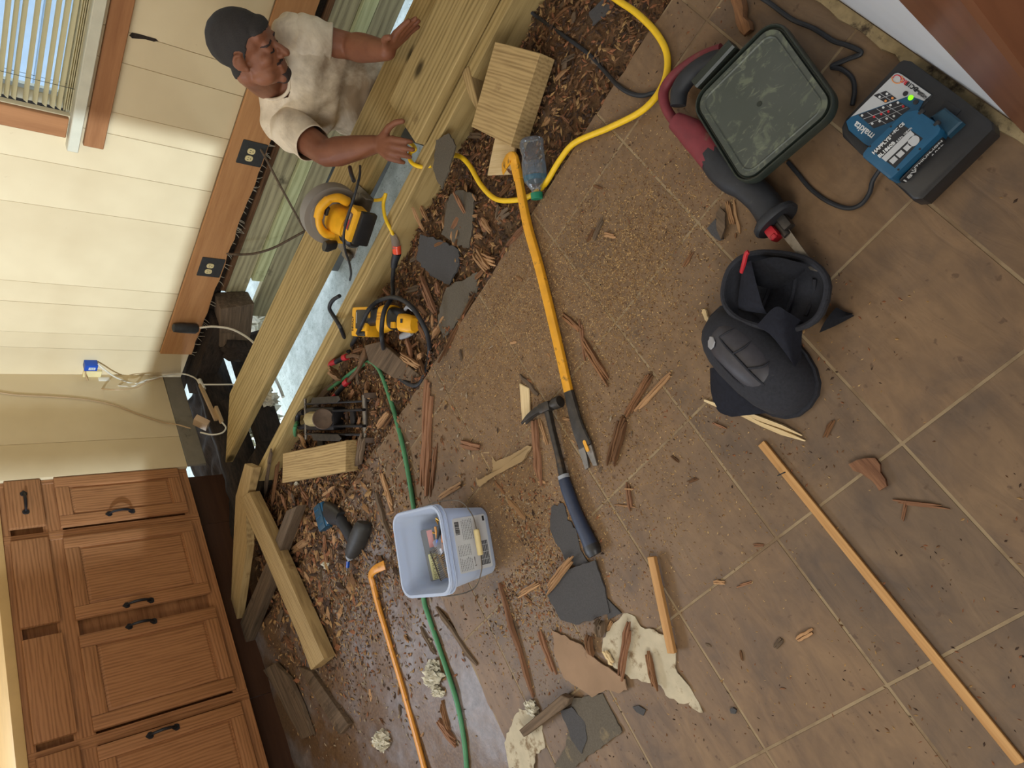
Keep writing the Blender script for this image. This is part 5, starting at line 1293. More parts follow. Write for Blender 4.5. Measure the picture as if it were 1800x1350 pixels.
def _gd(g):
    pts = [(.112 * math.cos(a), .078 + .112 * math.sin(a)) for a in (math.radians(t) for t in range(-30, 211, 8))]
    M = Matrix(((S_, 0, 0, 0), (0, 0, 1 if S_ < 0 else 1, -.066), (0, 1, 0, 0), (0, 0, 0, 1)))
    for p_, q_ in zip(pts, pts[1:]): pass
    inner = [(x * .78, .078 + (z - .078) * .78) for x, z in pts]
    rings = []
    for (x, z), (xi, zi) in zip(pts, inner):
        rings.append([(S_ * xi, -.072, zi), (S_ * (x * .97 + xi * .03), -.074, z * .97 + zi * .03), (S_ * x, -.066, z), (S_ * x, -.036, z), (S_ * (x * .97 + xi * .03), -.028, z * .97 + zi * .03), (S_ * xi, -.030, zi)])
    g.rings(rings)
cpart('blade_guard', _gd, M_CLEARGREY, 'dusty grey blade guard')
def _gp(g): g.cyl((S_ * 0, -.071, .078), (S_ * 0, -.066, .078), .090, None, 28); g.cyl((0, -.030, .078), (0, -.026, .078), .088, None, 28)
cpart('guard_cheek', _gp, M_CLEARGREY)
def _bl(g): g.cyl((0, -.050, .078), (0, -.0485, .078), .094, None, 40)
cpart('blade', _bl, M_STEEL)
def _mo(g):
    g.loft([((0, -.026, .060), (.052, 0, 0), (0, 0, .052)), ((0, .0, .062), (.056, 0, 0), (0, 0, .050)), ((S_ * -.01, .05, .064), (.048, 0, 0), (0, 0, .044)), ((S_ * -.01, .085, .064), (.044, 0, 0), (0, 0, .040))], n=18, power=3)
    g.box((S_ * .06, -.01, .045), (.06, .03, .06), .008, None, 2)
cpart('motor_housing', _mo, M_YELLOWTOOL)
cpart('motor_cap', lambda g: g.loft([((S_ * .012, .070, .058), (.042, 0, 0), (0, 0, .036)), ((S_ * .012, .118, .056), (.038, 0, 0), (0, 0, .033)), ((S_ * .012, .128, .055), (.028, 0, 0), (0, 0, .024))], n=18, power=2.4), M_BLACK)
cpart('handle', lambda g: g.tube([(S_ * -.080, .02, .070), (S_ * -.088, .018, .110), (S_ * -.066, .014, .148), (S_ * -.020, .012, .160), (S_ * .030, .010, .142), (S_ * .056, .008, .110), (S_ * .055, .01, .08)], lambda t: .0145 + .003 * math.cos(6.28 * t), 12, 4), M_YELLOWTOOL)
cpart('grip_pad', lambda g: g.tube([(S_ * -.074, .014, .140), (S_ * -.040, .013, .159), (S_ * .0, .011, .157)], .0165, 12, 6), M_YELLOWTOOL)
cpart('trigger', lambda g: g.box((S_ * -.03, .012, .132), (.034, .014, .014), .004), M_BLACK)
cpart('front_knob', lambda g: g.loft([((S_ * .085, .030, .070), (.016, 0, 0), (0, .014, 0)), ((S_ * .092, .034, .100), (.022, 0, 0), (0, .020, 0)), ((S_ * .094, .036, .116), (.018, 0, 0), (0, .016, 0))], n=14, power=2.3), M_BLACK)
bt2 = cpart('battery', lambda g: g.box((S_ * -.045, .128, .080), (.118, .062, .050), .008, None, 2), M_YELLOWTOOL, 'yellow and black slide battery')
cpart('battery_base', lambda g: g.box((S_ * -.045, .160, .060), (.122, .026, .060), .008, None, 2), M_BLACK, None, bt2)
cpart('battery_label', lambda g: g.box((S_ * -.052, .120, .1056), (.062, .040, .0008)), flat('brown_label', lin(96, 70, 60), .4, 0, .1, 30), None, bt2)
cpart('battery_stripe', lambda g: g.box((S_ * -.040, .128, .1062), (.034, .006, .0006)), M_REDINK, None, bt2)
cpart('rating_line', lambda g: [g.box((S_ * -.066, .110 + .008 * q, .1062), (.024, .0018, .0006)) for q in range(3)], M_WHITEINK, None, bt2)
# black cords over the saw and along the joist
cable('thin_black_cord', 'thin black cord draped over the yellow circular saw', [at(633, 292, .13), at(632, 310, .175), at(622, 348, .19), at(610, 385, .165), at(604, 415, .15), at(607, 440, .12), at(614, 462, .06), at(617, 480, .01), at(615, 492, -.03)], .0042, M_RUBBER)
cable('black_strap', 'short black wrist strap hanging at the saw handle', [at(615, 294, .13), at(617, 304, .155), at(622, 318, .165)], .007, M_BLACK, 'strap')

# yellow and black cordless tool in the debris
def zb(px, py, r): return zf(px, py, r)
pA, pB = at(640, 566, -.045), at(748, 566, -.045)
M, L = frame(pA, pB)
ct = thing('cordless_driver', 'yellow and black cordless driver tangled in the black cord by the joist', 'power tool', M)
k_ = L / .25
def tp(name, build, mat, label=None, sub=None, par=None):
    g = G(); build(g); return g.done(name, mat, sub or ct, label=label)
b3 = tp('battery', lambda g: g.box((.040 * k_, -.002, .028), (.072 * k_, .108, .060), .009, None, 2), M_YELLOWTOOL)
tp('battery_core', lambda g: (g.box((.050 * k_, .006, .052), (.046 * k_, .070, .022), .006, None, 2), g.box((.050 * k_, -.045, .052), (.036 * k_, .020, .018), .004)), M_BLACK, None, b3)
tp('battery_latch', lambda g: g.box((.066 * k_, -.022, .060), (.032 * k_, .030, .014), .005, None, 2), M_YELLOWTOOL, None, b3)
tp('latch_slot', lambda g: g.box((.064 * k_, -.022, .0675), (.012, .012, .001)), M_WHITEINK, None, b3)
tp('battery_rule', lambda g: g.box((.034 * k_, .012, .0636), (.003, .040, .0008)), M_LABELSILVER, None, b3)
text('DEWALT', .0135, T(.0125 * k_, -.010, .0588) @ Rz(math.pi / 2), M_INK, b3, bold=.0003)
tp('battery_end', lambda g: g.box((.004, .0, .018), (.012, .094, .04), .004), M_GREYPLASTIC)
tp('neck', lambda g: g.loft([((.075 * k_, .018, .040), (0, .036, 0), (0, 0, .026)), ((.100 * k_, .020, .046), (0, .030, 0), (0, 0, .024)), ((.125 * k_, .018, .042), (0, .030, 0), (0, 0, .026))], n=16, power=3), M_BLACK)
tp('neck_badge', lambda g: [g.box((.092 * k_ + .004 * q, .022, .0702), (.0025, .026 - .006 * (q % 2), .0006)) for q in range(4)], M_YELLOWTOOL)
tp('housing', lambda g: g.loft([((.120 * k_, .006, .036), (0, .048, 0), (0, 0, .030)), ((.140 * k_, .012, .040), (0, .046, 0), (0, 0, .034)), ((.166 * k_, .014, .040), (0, .042, 0), (0, 0, .032))], n=18, power=3), M_YELLOWTOOL)
tp('vent', lambda g: [g.box((.134 * k_ + .008 * q, .026 - .010 * r_, .0737), (.005, .005, .0012)) for q in range(4) for r_ in range(3)], M_CROW2)
tp('nose_housing', lambda g: g.loft([((.166 * k_, .010, .038), (0, .040, 0), (0, 0, .031)), ((.200 * k_, .004, .036), (0, .036, 0), (0, 0, .028)), ((.212 * k_, .000, .036), (0, .030, 0), (0, 0, .024))], n=18, power=2.6), M_BLACK)
tp('nose_cap', lambda g: g.loft([((.205 * k_, -.004, .040), (0, .032, 0), (0, 0, .028)), ((.236 * k_, -.010, .038), (0, .030, 0), (0, 0, .026)), ((.244 * k_, -.012, .036), (0, .022, 0), (0, 0, .018))], n=16, power=3), M_YELLOWTOOL)
tp('speed_window', lambda g: g.box((.222 * k_, .0, .0668), (.012, .014, .001)), M_INK)
tp('side_button', lambda g: g.box((.190 * k_, -.014, .064), (.024, .022, .012), .004, None, 2), M_YELLOWTOOL)
tp('chuck_ring', lambda g: g.tube([(.210 * k_, .040, .04), (.225 * k_, .048, .046), (.240 * k_, .036, .04)], .006, 8, 5), M_GREYPLASTIC)
tp('paddle', lambda g: g.loft([((.178 * k_, -.052, .020), (0, .010, 0), (0, 0, .008)), ((.205 * k_, -.044, .026), (0, .013, 0), (0, 0, .008)), ((.225 * k_, -.036, .026), (0, .010, 0), (0, 0, .007))], n=12), M_GREYPLASTIC)

# teal impact driver by the rotten wood
iw = thing('impact_driver', 'dark teal and black impact driver lying in the debris near the pail', 'power tool', Matrix.Translation(at(600, 925, -.03)))
g = G(); M, L = frame(at(562, 884, .012), at(574, 930, .012)); g.box((L * .52, -.004, -.012), (.104, .060, .060), .008, iw.matrix_basis.inverted() @ M, 2)
bq = g.done('battery', M_TEALDARK, iw)
g = G(); g.box((L * .52, .028, .004), (.098, .016, .018), .004, iw.matrix_basis.inverted() @ M, 2); g.done('battery_rail', M_TEAL, bq)
g = G()
for q in (-.03, .0, .03): g.box((L * .52 + q, -.006, .0190), (.004, .040, .002), .0005, iw.matrix_basis.inverted() @ M)
g.done('battery_rib', M_TEAL, bq)
g = G(); g.box((L * .85, .034, .006), (.014, .006, .010), .001, iw.matrix_basis.inverted() @ M); g.done('battery_sticker', M_LABEL, bq)
def il(name, pts, mat, n=14, power=2.4):
    g = G(); barloft(g, [(rel(iw, at(*p, z)), w, t) for p, z, w, t in pts], n, power); return g.done(name, mat, iw)
il('foot', [((574, 900), .0, .085, .050), ((588, 905), .002, .078, .050), ((600, 912), .004, .056, .044)], M_BLACK, 16, 3)
il('grip', [((592, 906), .004, .056, .044), ((604, 922), .006, .042, .040), ((618, 944), .008, .044, .042), ((626, 958), .010, .050, .044)], M_RUBBER)
il('head_barrel', [((640, 918), .012, .044, .050), ((638, 926), .014, .062, .062), ((631, 944), .014, .068, .066), ((623, 962), .012, .062, .060), ((617, 974), .010, .044, .044)], M_BLACKDUST, 18)
il('anvil_ring', [((617, 973), .010, .040, .040), ((614, 981), .009, .026, .026)], M_GREYPLASTIC)
il('bit', [((614, 980), .009, .010, .010), ((612, 988), .008, .008, .008)], M_STEEL, 10)
il('bit_sleeve', [((612, 986), .008, .013, .013), ((611, 997), .006, .013, .013)], M_BLUEPLASTIC, 10)
il('bit_tip', [((611, 996), .006, .007, .007), ((610, 1003), .004, .006, .006)], M_STEEL, 8)

# trolley jack in the pit
jA, jB = at(545, 736, -.060), at(690, 733, -.075)
M, L = frame(jA, jB)
jk = thing('floor_jack', 'grimy black trolley jack half sunk in rotten wood by the joist', 'jack', M)
s_ = L
def jp(name, build, mat, label=None):
    g = G(); build(g); return g.done(name, mat, jk, label=label)
for sy in (-1, 1):
    jp('side_plate', lambda g: g.prism([(.02, .0), (.10, .055), (.45 * s_, .062), (.80 * s_, .040), (.86 * s_, .012), (.80 * s_, -.004), (.06, -.010)], -.0035, .0035, Matrix(((1, 0, 0, 0), (0, 0, -1, sy * .062), (0, 1, 0, .020), (0, 0, 0, 1))), .001), M_IRON)
    jp('flange', lambda g: g.prism([(.16, sy * .060), (.60 * s_, sy * .060), (.64 * s_, sy * .074), (.62 * s_, sy * .086), (.18, sy * .086)], .078, .084, None, .0015), M_DARKSTEEL)
    jp('wheel', lambda g: g.lathe([(-.010, .020), (-.009, .036), (.009, .036), (.010, .020)], 24, Matrix(((0, -1, 0, .88 * s_), (1, 0, 0, sy * .082), (0, 0, 1, .030), (0, 0, 0, 1)))), flat('rusty_wheel', lin(74, 58, 46), .8, .2, .3, 40, .2))
    jp('lift_arm', lambda g: g.box((.66 * s_, sy * .030, .058), (.36 * s_, .010, .022), .003), M_IRON)
jp('front_axle', lambda g: g.cyl((.82 * s_, -.085, .046), (.82 * s_, .085, .046), .010, None, 14), M_STEEL)
jp('rear_axle', lambda g: g.cyl((.06, -.085, .052), (.06, .085, .052), .006, None, 12), M_STEEL)
jp('power_unit', lambda g: g.box((.33 * s_, 0, .040), (.36 * s_, .092, .060), .010, None, 2), M_IRON)
jp('handle_socket', lambda g: g.lathe([(-.005, .026), (.0, .030), (.10, .029), (.105, .024)], 8, T(.155, 0, .082)), flat('cream_enamel', lin(176, 160, 116), .5, .1, .12, 40, .1, (lin(96, 74, 48), 40, .60)), 'chipped cream handle socket')
jp('saddle', lambda g: g.lathe([(-.012, .020), (-.006, .038), (.004, .041), (.008, .038), (.003, .030), (.001, .006)], 28, T(.285, 0, .096) @ Ry(math.radians(-28))), flat('rusty_saddle', lin(98, 80, 66), .7, .3, .25, 40, .3))
jp('cross_brace', lambda g: g.box((.70 * s_, 0, .052), (.030, .060, .012), .003), M_IRON)
jp('tail_hook', lambda g: g.tube([(.08, -.02, .04), (-.01, -.035, .040), (-.045, -.012, .036), (-.03, .022, .036), (.02, .028, .04)], .011, 10, 6), M_IRON)
jp('foot_bracket', lambda g: g.box((.14, -.090, .010), (.050, .060, .05), .008, None, 2), M_IRON)

# long-handled pincers
pl = thing('pincers', 'rusty pincers with red and black grips lying open in the debris', 'pliers', Matrix.Translation(at(625, 640, -.06)))
def pt(x, y, z=-.045): return rel(pl, at(x, y, z))
g = G(); barloft(g, [(pt(642, 612, -.05), .018, .012), (pt(640, 625, -.045), .034, .018), (pt(634, 636, -.045), .024, .016)]); g.done('jaw', M_OLD and flat('rusty_steel', lin(104, 78, 56), .7, .4, .25, 40, .2), pl)
for nm_, arm, red1, blk, red2 in (('one', [(634, 628), (622, 625), (609, 627)], [(610, 627), (604, 629)], [(605, 629), (590, 636)], [(591, 635), (570, 643)]),
                                  ('two', [(637, 634), (628, 652), (612, 670)], [(612, 669), (606, 675)], [(607, 674), (592, 692)], [(593, 690), (577, 706)])):
    g = G(); barloft(g, [(pt(*p), .016, .013) for p in arm]); ar = g.done('arm', bpy.data.materials['rusty_steel'], pl)
    for seg, w, mt, n_ in ((red1, .026, M_RED_P, 'collar'), (blk, .021, M_RUBBER, 'grip'), (red2, .023 if nm_ == 'one' else .014, M_RED_P, 'grip_end')):
        g = G(); g.tube([pt(*seg[0]), pt(*seg[1])], w / 2, 12, 0); o = g.done(n_, mt, ar)

# cords and hose
cable('yellow_cord', 'thick yellow extension cord looping over the tiles and under the bottle', [at(1055, -22, .008), at(1085, 0, .008), at(1120, 24, .008), at(1155, 60, .008), at(1173, 100, .008), at(1166, 148, .008), at(1132, 192, .020), at(1072, 224, .010), at(1012, 250, .010), at(985, 280, .008), at(962, 318, .004), at(950, 332, -.014), at(930, 345, -.018), at(905, 352, -.018), at(872, 350, -.020), at(846, 326, -.024), at(826, 292, -.030), at(810, 276, -.030), at(794, 272, -.050)], .0078, M_CORDY, n=10)
cable('yellow_cord', 'short hook of yellow cord bent over the top of the joist', [at(758, 291, -.026), at(748, 294, -.014), at(738, 293, .002), at(726, 288, .008), at(720, 279, .009), at(722, 268, .009), at(730, 262, .006), at(722, 252, -.03), at(708, 246, -.09)], .0068, M_CORDY, n=10)
cable('yellow_cord', 'yellow cord end over the joist leading to the clear lit plug', [at(640, 348, -.05), at(655, 352, -.012), at(672, 350, .008), at(678, 341, .010), at(674, 358, .009), at(676, 378, .009), at(681, 392, .008), at(686, 402, -.002), at(691, 413, -.016)], .0062, M_CORDY, n=10)
plg = thing('lit_plug', 'clear cord plug with red lamp joining yellow and black cords', 'plug', Matrix.Translation(at(696, 430, -.035)))
g = G(); g.tube([rel(plg, at(690, 411, -.016)), rel(plg, at(694, 422, -.028)), rel(plg, at(697, 436, -.038))], lambda t: .010 + .006 * t, 12, 4); g.done('clear_body', _clear('clear_plug', (.85, .82, .8, 1), milk=.4, milkc=(.6, .55, .5, 1)), plg)
g = G(); g.tube([rel(plg, at(697, 432, -.036)), rel(plg, at(698, 446, -.044))], .0155, 12, 0); g.done('red_lamp_ring', M_REDGLOW, plg)
g = G(); g.tube([rel(plg, at(698, 445, -.044)), rel(plg, at(694, 458, -.050)), rel(plg, at(692, 470, -.055))], lambda t: .016 - .005 * t, 12, 4); g.done('sleeve', M_RUBBER, plg)
zc = lambda x, y, r=.008: zf(x, y, r)
cable('black_extension_cord', 'heavy black cord coiled in a loop around the yellow cordless driver', [at(692, 468, -.055), at(690, 495, -.05), at(690, 520, -.012), at(676, 545, .044), at(671, 575, .048), at(672, 600, .042), zc(677, 622), zc(692, 652), zc(714, 673), zc(736, 676), zc(750, 648), zc(755, 615), at(751, 588, .024), at(738, 560, .046), at(720, 536, .048), at(695, 523, .02), at(668, 528, .0), at(648, 545, .034), at(636, 570, .036), at(628, 588, .0), zc(618, 606), zc(612, 618, .010), zc(608, 602, .016), zc(598, 575, .02), at(586, 555, .004), at(579, 541, .008), at(585, 528, .009), at(597, 520, .008)], .0078, M_RUBBER, n=10)
cable('green_hose', 'thin green hose running through the debris and behind the milky pail', [zc(519, 768, .01), zc(519, 750, .012), zc(530, 732, .014), zc(552, 708, .014), zc(580, 684, .014), zc(605, 665, .014), zc(628, 648, .008), zc(648, 636, .004), zc(660, 642, .010), zc(672, 662, .010), zc(690, 715, .010), zc(706, 775, .010), zc(718, 835, .010), at(726, 885, .008), at(738, 960, .006), zf(744, 1048, .007), zf(754, 1085, .007), zf(776, 1150, .007), zf(802, 1230, .007), zf(814, 1290, .007), zf(820, 1345, .007), zf(822, 1400, .007)], .0078, M_HOSE, n=10)
# ---------------------------------------------------------------- wall electrics
def wallM(px, py, out=0.0, X=XW):
    p = atx(px, py, X); return Matrix(((0, 0, -1, p.x - out), (-1, 0, 0, p.y), (0, 1, 0, p.z), (0, 0, 0, 1)))
for (px, py), lb_ in (((443, 270), 'double ivory outlet on black plate next to the man'), ((371, 470), 'double ivory outlet on black plate above the dark gap')):
    ou = thing('wall_outlet', lb_, 'outlet', wallM(px, py, 0, XW - .0205))
    g = G(); g.prism(rrect(.120, .112, .004, 2), -.010, .003, None, .001); g.done('plate', M_BLACKDUST, ou)
    for sx in (-1, 1):
        g = G(); g.loft([((sx * .0185 - .006, .008, z), (.0145, 0, 0), (0, .017, 0)) for z in (.002, .0062)], n=20, power=2.8); rc = g.done('receptacle', M_IVORY, ou)
        g = G()
        for dx in (-.0055, .0055): g.box((sx * .0185 - .006 + dx, .0125, .0064), (.0022, .007, .0008))
        g.cyl((sx * .0185 - .006, .001, .006), (sx * .0185 - .006, .001, .0068), .0024, None, 10); g.done('slot', M_INK, rc)
ad = thing('blue_adapter', 'small bright blue box on the wall outlet near the corner', 'adapter', wallM(158, 637, 0))
g = G(); g.box((0, 0, .022), (.040, .060, .044), .004, None, 2); g.done('case', M_BLUEPLASTIC, ad)
g = G(); g.box((-.002, -.004, .0443), (.018, .030, .0008)); g.done('label', M_LABEL, ad)
g = G()
for q in range(7): g.box((-.002, -.014 + .0034 * q, .045), (.010, .0014, .0006))
g.done('barcode', M_INK, ad)
op = thing('wall_outlet', 'white outlet in the corner below the blue box with a plug in it', 'outlet', wallM(160, 655, 0))
g = G(); g.prism(rrect(.050, .085, .004, 2), 0, .018, T(0, -.004, 0), .003); g.done('plate', M_IVORY, op)
pgm = thing('white_plug', 'white plug block in the corner outlet', 'plug', wallM(176, 661, .019))
g = G(); g.box((0, -.012, .014), (.028, .055, .028), .004, None, 2); g.done('case', M_WHITEPLASTIC, pgm)
WX = XW - .014
def wl(x, y, out=.012): return atx(x, y, XW - out)
def wn(x, y, out=.010): return aty(x, y, YW - out)
M_CABW = flat('white_cable', lin(212, 204, 184), .5, 0, .05, 30)
M_CABT = flat('tan_cable', lin(176, 146, 106), .5, 0, .05, 30)
cable('white_cable', 'white cable from the blue box down to the dark corner', [wl(172, 640, .03), wl(184, 650, .05), wl(205, 664, .06), wl(235, 674, .06), wn(262, 668, .05), wn(292, 660, .05), wn(320, 657, .06), wn(342, 664, .09), aty(352, 676, 2.98)], .0042, M_CABW)
cable('white_cable', 'pale cable looping below the white plug to the corner', [wl(150, 652, .03), wl(152, 664, .04), wl(166, 680, .05), wn(200, 685, .06), wn(238, 682, .05), wn(262, 670, .05), wn(282, 664, .05)], .0040, M_CABT)
cable('white_cable', 'second pale cable bent under the white plug', [wl(182, 668, .03), wl(196, 676, .05), wn(232, 679, .05), wn(246, 672, .05), wn(274, 662, .04)], .0036, M_CABW)
cable('thin_wire', 'thin tan wire tacked across the corner panel to the white box', [wn(-12, 688, .006), wn(30, 694, .006), wn(90, 697, .006), wn(150, 702, .006), wn(200, 712, .006), wn(240, 727, .006), wn(285, 742, .008), wn(310, 746, .02), aty(335, 753, 3.06)], .0034, M_CABT)
jx = thing('junction_box', 'tan plastic cable box hanging over the black corner hole', 'box', Matrix(((0.1, -.25, -.96, 0), (-.99, .0, -.12, 0), (.03, .968, -.25, 0), (0, 0, 0, 1))))
p_ = aty(354, 743, 2.98); _x = Vector((-.25, -.93, .2)).normalized(); _z = Vector((-.72, .35, .6)); _z = (_z - _x * _z.dot(_x)).normalized(); _y = _z.cross(_x)
jx.matrix_basis = Matrix(((_x.x, _y.x, _z.x, p_.x), (_x.y, _y.y, _z.y, p_.y), (_x.z, _y.z, _z.z, p_.z), (0, 0, 0, 1)))
g = G(); g.box((0, 0, 0), (.075, .075, .034), .004, None, 2); g.done('case', flat('tan_plastic', lin(186, 156, 122), .5, 0, .06, 20, 0, (lin(190, 120, 96), 10, .62)), jx)
cable('cable_channel', 'tan flat cable channel slanting down from the white splice', [aty(352, 676, 2.97), aty(365, 705, 2.96), aty(380, 738, 2.94)], .012, M_CABT, n=4)
cable('cable_splice', 'white taped splice with a red tip above the channel', [aty(350, 668, 2.975), aty(354, 676, 2.972), aty(358, 684, 2.97)], .013, M_CABW, 'splice')
cn_ = thing('cable_connector', 'small tan connector with a cable looping back to the tan box', 'connector', Matrix.Translation(aty(385, 724, 2.93)))
g = G(); a_, b_ = rel(cn_, aty(380, 718, 2.93)), rel(cn_, aty(389, 740, 2.92)); Mq, Lq = frame(a_, b_); g.box((Lq / 2, 0, 0), (Lq * 1.2, .024, .016), .003, Mq, 2); g.done('case', M_CABT, cn_)
g = G(); g.tube([rel(cn_, aty(x, y, d)) for x, y, d in ((390, 742, 2.92), (397, 752, 2.92), (390, 761, 2.93), (372, 764, 2.95), (352, 760, 2.97))], .0042, 8, 6); g.done('lead', M_CABW, cn_)
cable('white_cable', 'white cable running level from the splice behind the flat board', [aty(358, 676, 2.96), aty(385, 676, 2.92), aty(412, 676, 2.90), aty(440, 678, 2.88)], .0045, M_CABW)
tc_ = thing('taped_cable_end', 'black taped cable end lying against the orange baseboard tip', 'cable', Matrix.Translation(atx(325, 575, XW - .04)))
g = G(); a_, b_ = rel(tc_, atx(303, 576, XW - .05)), rel(tc_, atx(348, 578, XW - .05)); Mq, Lq = frame(a_, b_, (1, 0, 0)); g.lathe([(0, .012), (.006, .022), (Lq * .3, .026), (Lq * .9, .027), (Lq, .018)], 16, Mq); g.done('tape', M_BLACKDUST, tc_)
cable('white_cable', 'thick white cable arching from the black tape to the flat board', [atx(352, 576, 2.76), atx(375, 574, 2.72), atx(405, 578, 2.66), atx(430, 590, 2.60), atx(447, 604, 2.52), atx(452, 615, 2.45)], .0058, M_CABW)
cable('old_wire', 'old brown cable hanging from the outlet next to the man', [atx(458, 262, XW - .02), atx(468, 280, XW - .05), atx(488, 318, XW - .06), atx(512, 362, XW - .06), atx(532, 398, XW - .06), atx(545, 420, 2.70)], .0052, M_OLD)
cable('old_wire', 'dark cable curving out of the gap over the rim boards', [atx(392, 444, XW - .0), atx(412, 447, XW - .04), atx(445, 446, XW - .05), atx(480, 436, XW - .06), atx(520, 415, XW - .08), atx(552, 397, XW - .10), atx(570, 385, 2.66)], .0062, M_OLD)
cable('thin_pipe', 'thin pale pipe lying on the crawl space ground between the boards', [at(484, 665, -.45), at(492, 682, -.45), at(498, 698, -.45)], .009, M_CABW, 'pipe')
# ---------------------------------------------------------------- lumber and debris
GB = 'cut-off lumber and old framing by the cabinets'
polyblock('lumber_block', 'thick end-cut of treated timber standing in dirt above the water bottle', [(870, 73), (949, 93), (897, 257), (828, 222)], .028, .058, M_PINE_WORN, 'block', along=0)
polyblock('lumber_block', 'flat worn pine block lying beside the trolley jack', [(497, 797), (608, 774), (607, 829), (496, 849)], .020, .055, M_PINE_WORN, 'block', along=0)
polyblock('notched_stud', 'split pine stud with a sawn end leaning across the debris by the cabinets', [(420, 878), (438, 865), (478, 950), (556, 1128), (570, 1158), (546, 1178), (524, 1118), (500, 1062), (456, 958)], .055, .050, M_PINE_WORN, 'stud', along=3)
polyblock('split_stud', 'narrow split pine stud continuing from the joist towards the cabinets', [(430, 815), (446, 822), (432, 880), (434, 960), (424, 1030), (414, 1105), (403, 1118), (410, 960), (414, 872)], .050, .036, M_PINE_WORN, 'stud', along=3)
polyblock('old_plank', 'dark weathered plank end lying beneath the split studs', [(503, 898), (522, 889), (486, 985), (470, 1032), (412, 1180), (396, 1162), (424, 1090), (470, 985)], .040, .045, M_OLD, 'plank', along=3)
polyblock('old_plank', 'dark brown plank on the subfloor below the sawn stud end', [(524, 1172), (546, 1180), (612, 1274), (596, 1292), (560, 1235)], .012, .022, M_OLD, 'plank', along=2)
polyblock('old_plank', 'broad splintered brown plank beside the cabinet toe', [(462, 1178), (482, 1166), (508, 1192), (530, 1240), (548, 1292), (530, 1300), (505, 1255), (486, 1215)], .014, .018, M_OLD, 'plank', along=2)
polyblock('old_plank', 'grey plank lying between the pincers and the black cord loop', [(640, 607), (668, 600), (738, 660), (730, 672), (690, 664), (648, 636)], -.022, .020, M_OLD, 'plank', along=2)
polyblock('lumber_block', 'small pine off-cut wedged between joist and the thick timber block', [(808, 122), (824, 116), (841, 186), (838, 196), (826, 172)], .0, .05, M_PINE_WORN, 'block', along=1)
polyblock('pale_board', 'pale bare board scrap under the hook of the long pry bar', [(872, 232), (908, 242), (897, 306), (856, 308), (866, 262)], -.030, .010, M_PALE, 'board', along=2)
polyblock('grey_board', 'weathered grey board piece lying over the torn backing near the dark shingles', [(912, 1284), (985, 1222), (1000, 1228), (996, 1240), (920, 1296)], .030, .022, M_OLD, 'board', along=0)

def torn(poly, amp, seed, step=.010):
    """Roughen an outline."""
    out = []
    for a, b in zip(poly, poly[1:] + poly[:1]):
        a, b = Vector(a), Vector(b); n = max(1, int((b - a).length / step))
        for q in range(n):
            p = a.lerp(b, q / n); nn_ = noise.noise(Vector((p.x * 70, p.y * 70, seed))) ; d = (b - a).normalized()
            out.append((p.x - d.y * amp * nn_, p.y + d.x * amp * nn_))
    return out
def sheet(name, label, px, mat, cat, z=.003, thick=.003, amp=.006, curl=.006, seed=1, group=None):
    P = [zf(x, y, 0) for x, y in px]; zb_ = max(p.z for p in P) + z
    P = [at(x, y, zb_) for x, y in px]; c = sum(P, Vector()) / len(P)
    poly = torn([(p.x - c.x, p.y - c.y) for p in P], amp, seed)
    g = G(); g.prism(poly, -thick, 0)
    top = [f for f in g.bm.faces if len(f.verts) > 4]
    bmesh.ops.triangulate(g.bm, faces=top)
    for v in g.bm.verts:
        v.co.z += curl * (noise.noise(Vector((v.co.x * 9 + seed, v.co.y * 9, .5))) + .4 * noise.noise(Vector((v.co.x * 30, v.co.y * 30, seed))))
    return tag(link(name, g.mesh(name, mat, 30), None, Matrix.Translation(c)), label, cat, group)
sheet('shingle_piece', 'largest slate-grey tar paper piece near the blue hammer grip', [(958, 1040), (1000, 1000), (1046, 985), (1060, 1034), (1070, 1078), (1012, 1098), (988, 1088)], M_SHINGLE, 'tar paper', .012, .004, .005, .006, 2)
sheet('shingle_piece', 'tattered long tar paper strip left of the hammer grip end'.replace('left of', 'alongside'), [(968, 892), (990, 884), (998, 915), (1014, 930), (1012, 955), (1032, 985), (1046, 1012), (1018, 1000), (996, 988), (978, 960), (966, 930)], M_SHINGLE, 'tar paper', .004, .003, .010, .004, 3)
sheet('shingle_piece', 'small triangular tar paper chip touching the torn backing sheet', [(1062, 1048), (1092, 1078), (1068, 1090)], M_SHINGLE, 'tar paper', .006, .003, .003, .002, 4)
sheet('torn_backing', 'big torn cream flooring backing under the short tan strip', [(1068, 1112), (1095, 1078), (1116, 1084), (1126, 1104), (1150, 1108), (1168, 1116), (1186, 1142), (1187, 1172), (1216, 1216), (1236, 1256), (1208, 1240), (1176, 1228), (1160, 1208), (1110, 1190), (1074, 1168), (1058, 1142)], M_VINYL, 'backing', .004, .0025, .008, .008, 5)
sheet('torn_backing', 'smaller torn cream backing piece under the weathered grey board', [(908, 1246), (930, 1252), (948, 1262), (958, 1315), (942, 1325), (940, 1352), (894, 1350), (888, 1305)], M_VINYL, 'backing', .004, .0025, .008, .007, 6)
sheet('brown_board', 'broken brown board sheet with a crack beside the cream backing', [(968, 1108), (1022, 1136), (1046, 1160), (1098, 1194), (1102, 1212), (1086, 1219), (1062, 1214), (1040, 1226), (988, 1192), (974, 1150)], M_CARD, 'board', .012, .004, .005, .008, 7)
sheet('shingle_piece', 'curved dark shingle lying on the brown tar paper', [(985, 1250), (1004, 1244), (1026, 1270), (1030, 1300), (1021, 1326), (1002, 1302)], M_SHINGLE, 'tar paper', .010, .003, .005, .006, 8)
sheet('shingle_piece', 'wide dusty brown tar paper piece under the curved dark shingle', [(1008, 1228), (1058, 1220), (1094, 1286), (1058, 1312), (1008, 1350), (975, 1350), (996, 1310), (1000, 1260)], M_SHINGLEBRN, 'tar paper', .004, .004, .005, .005, 9)
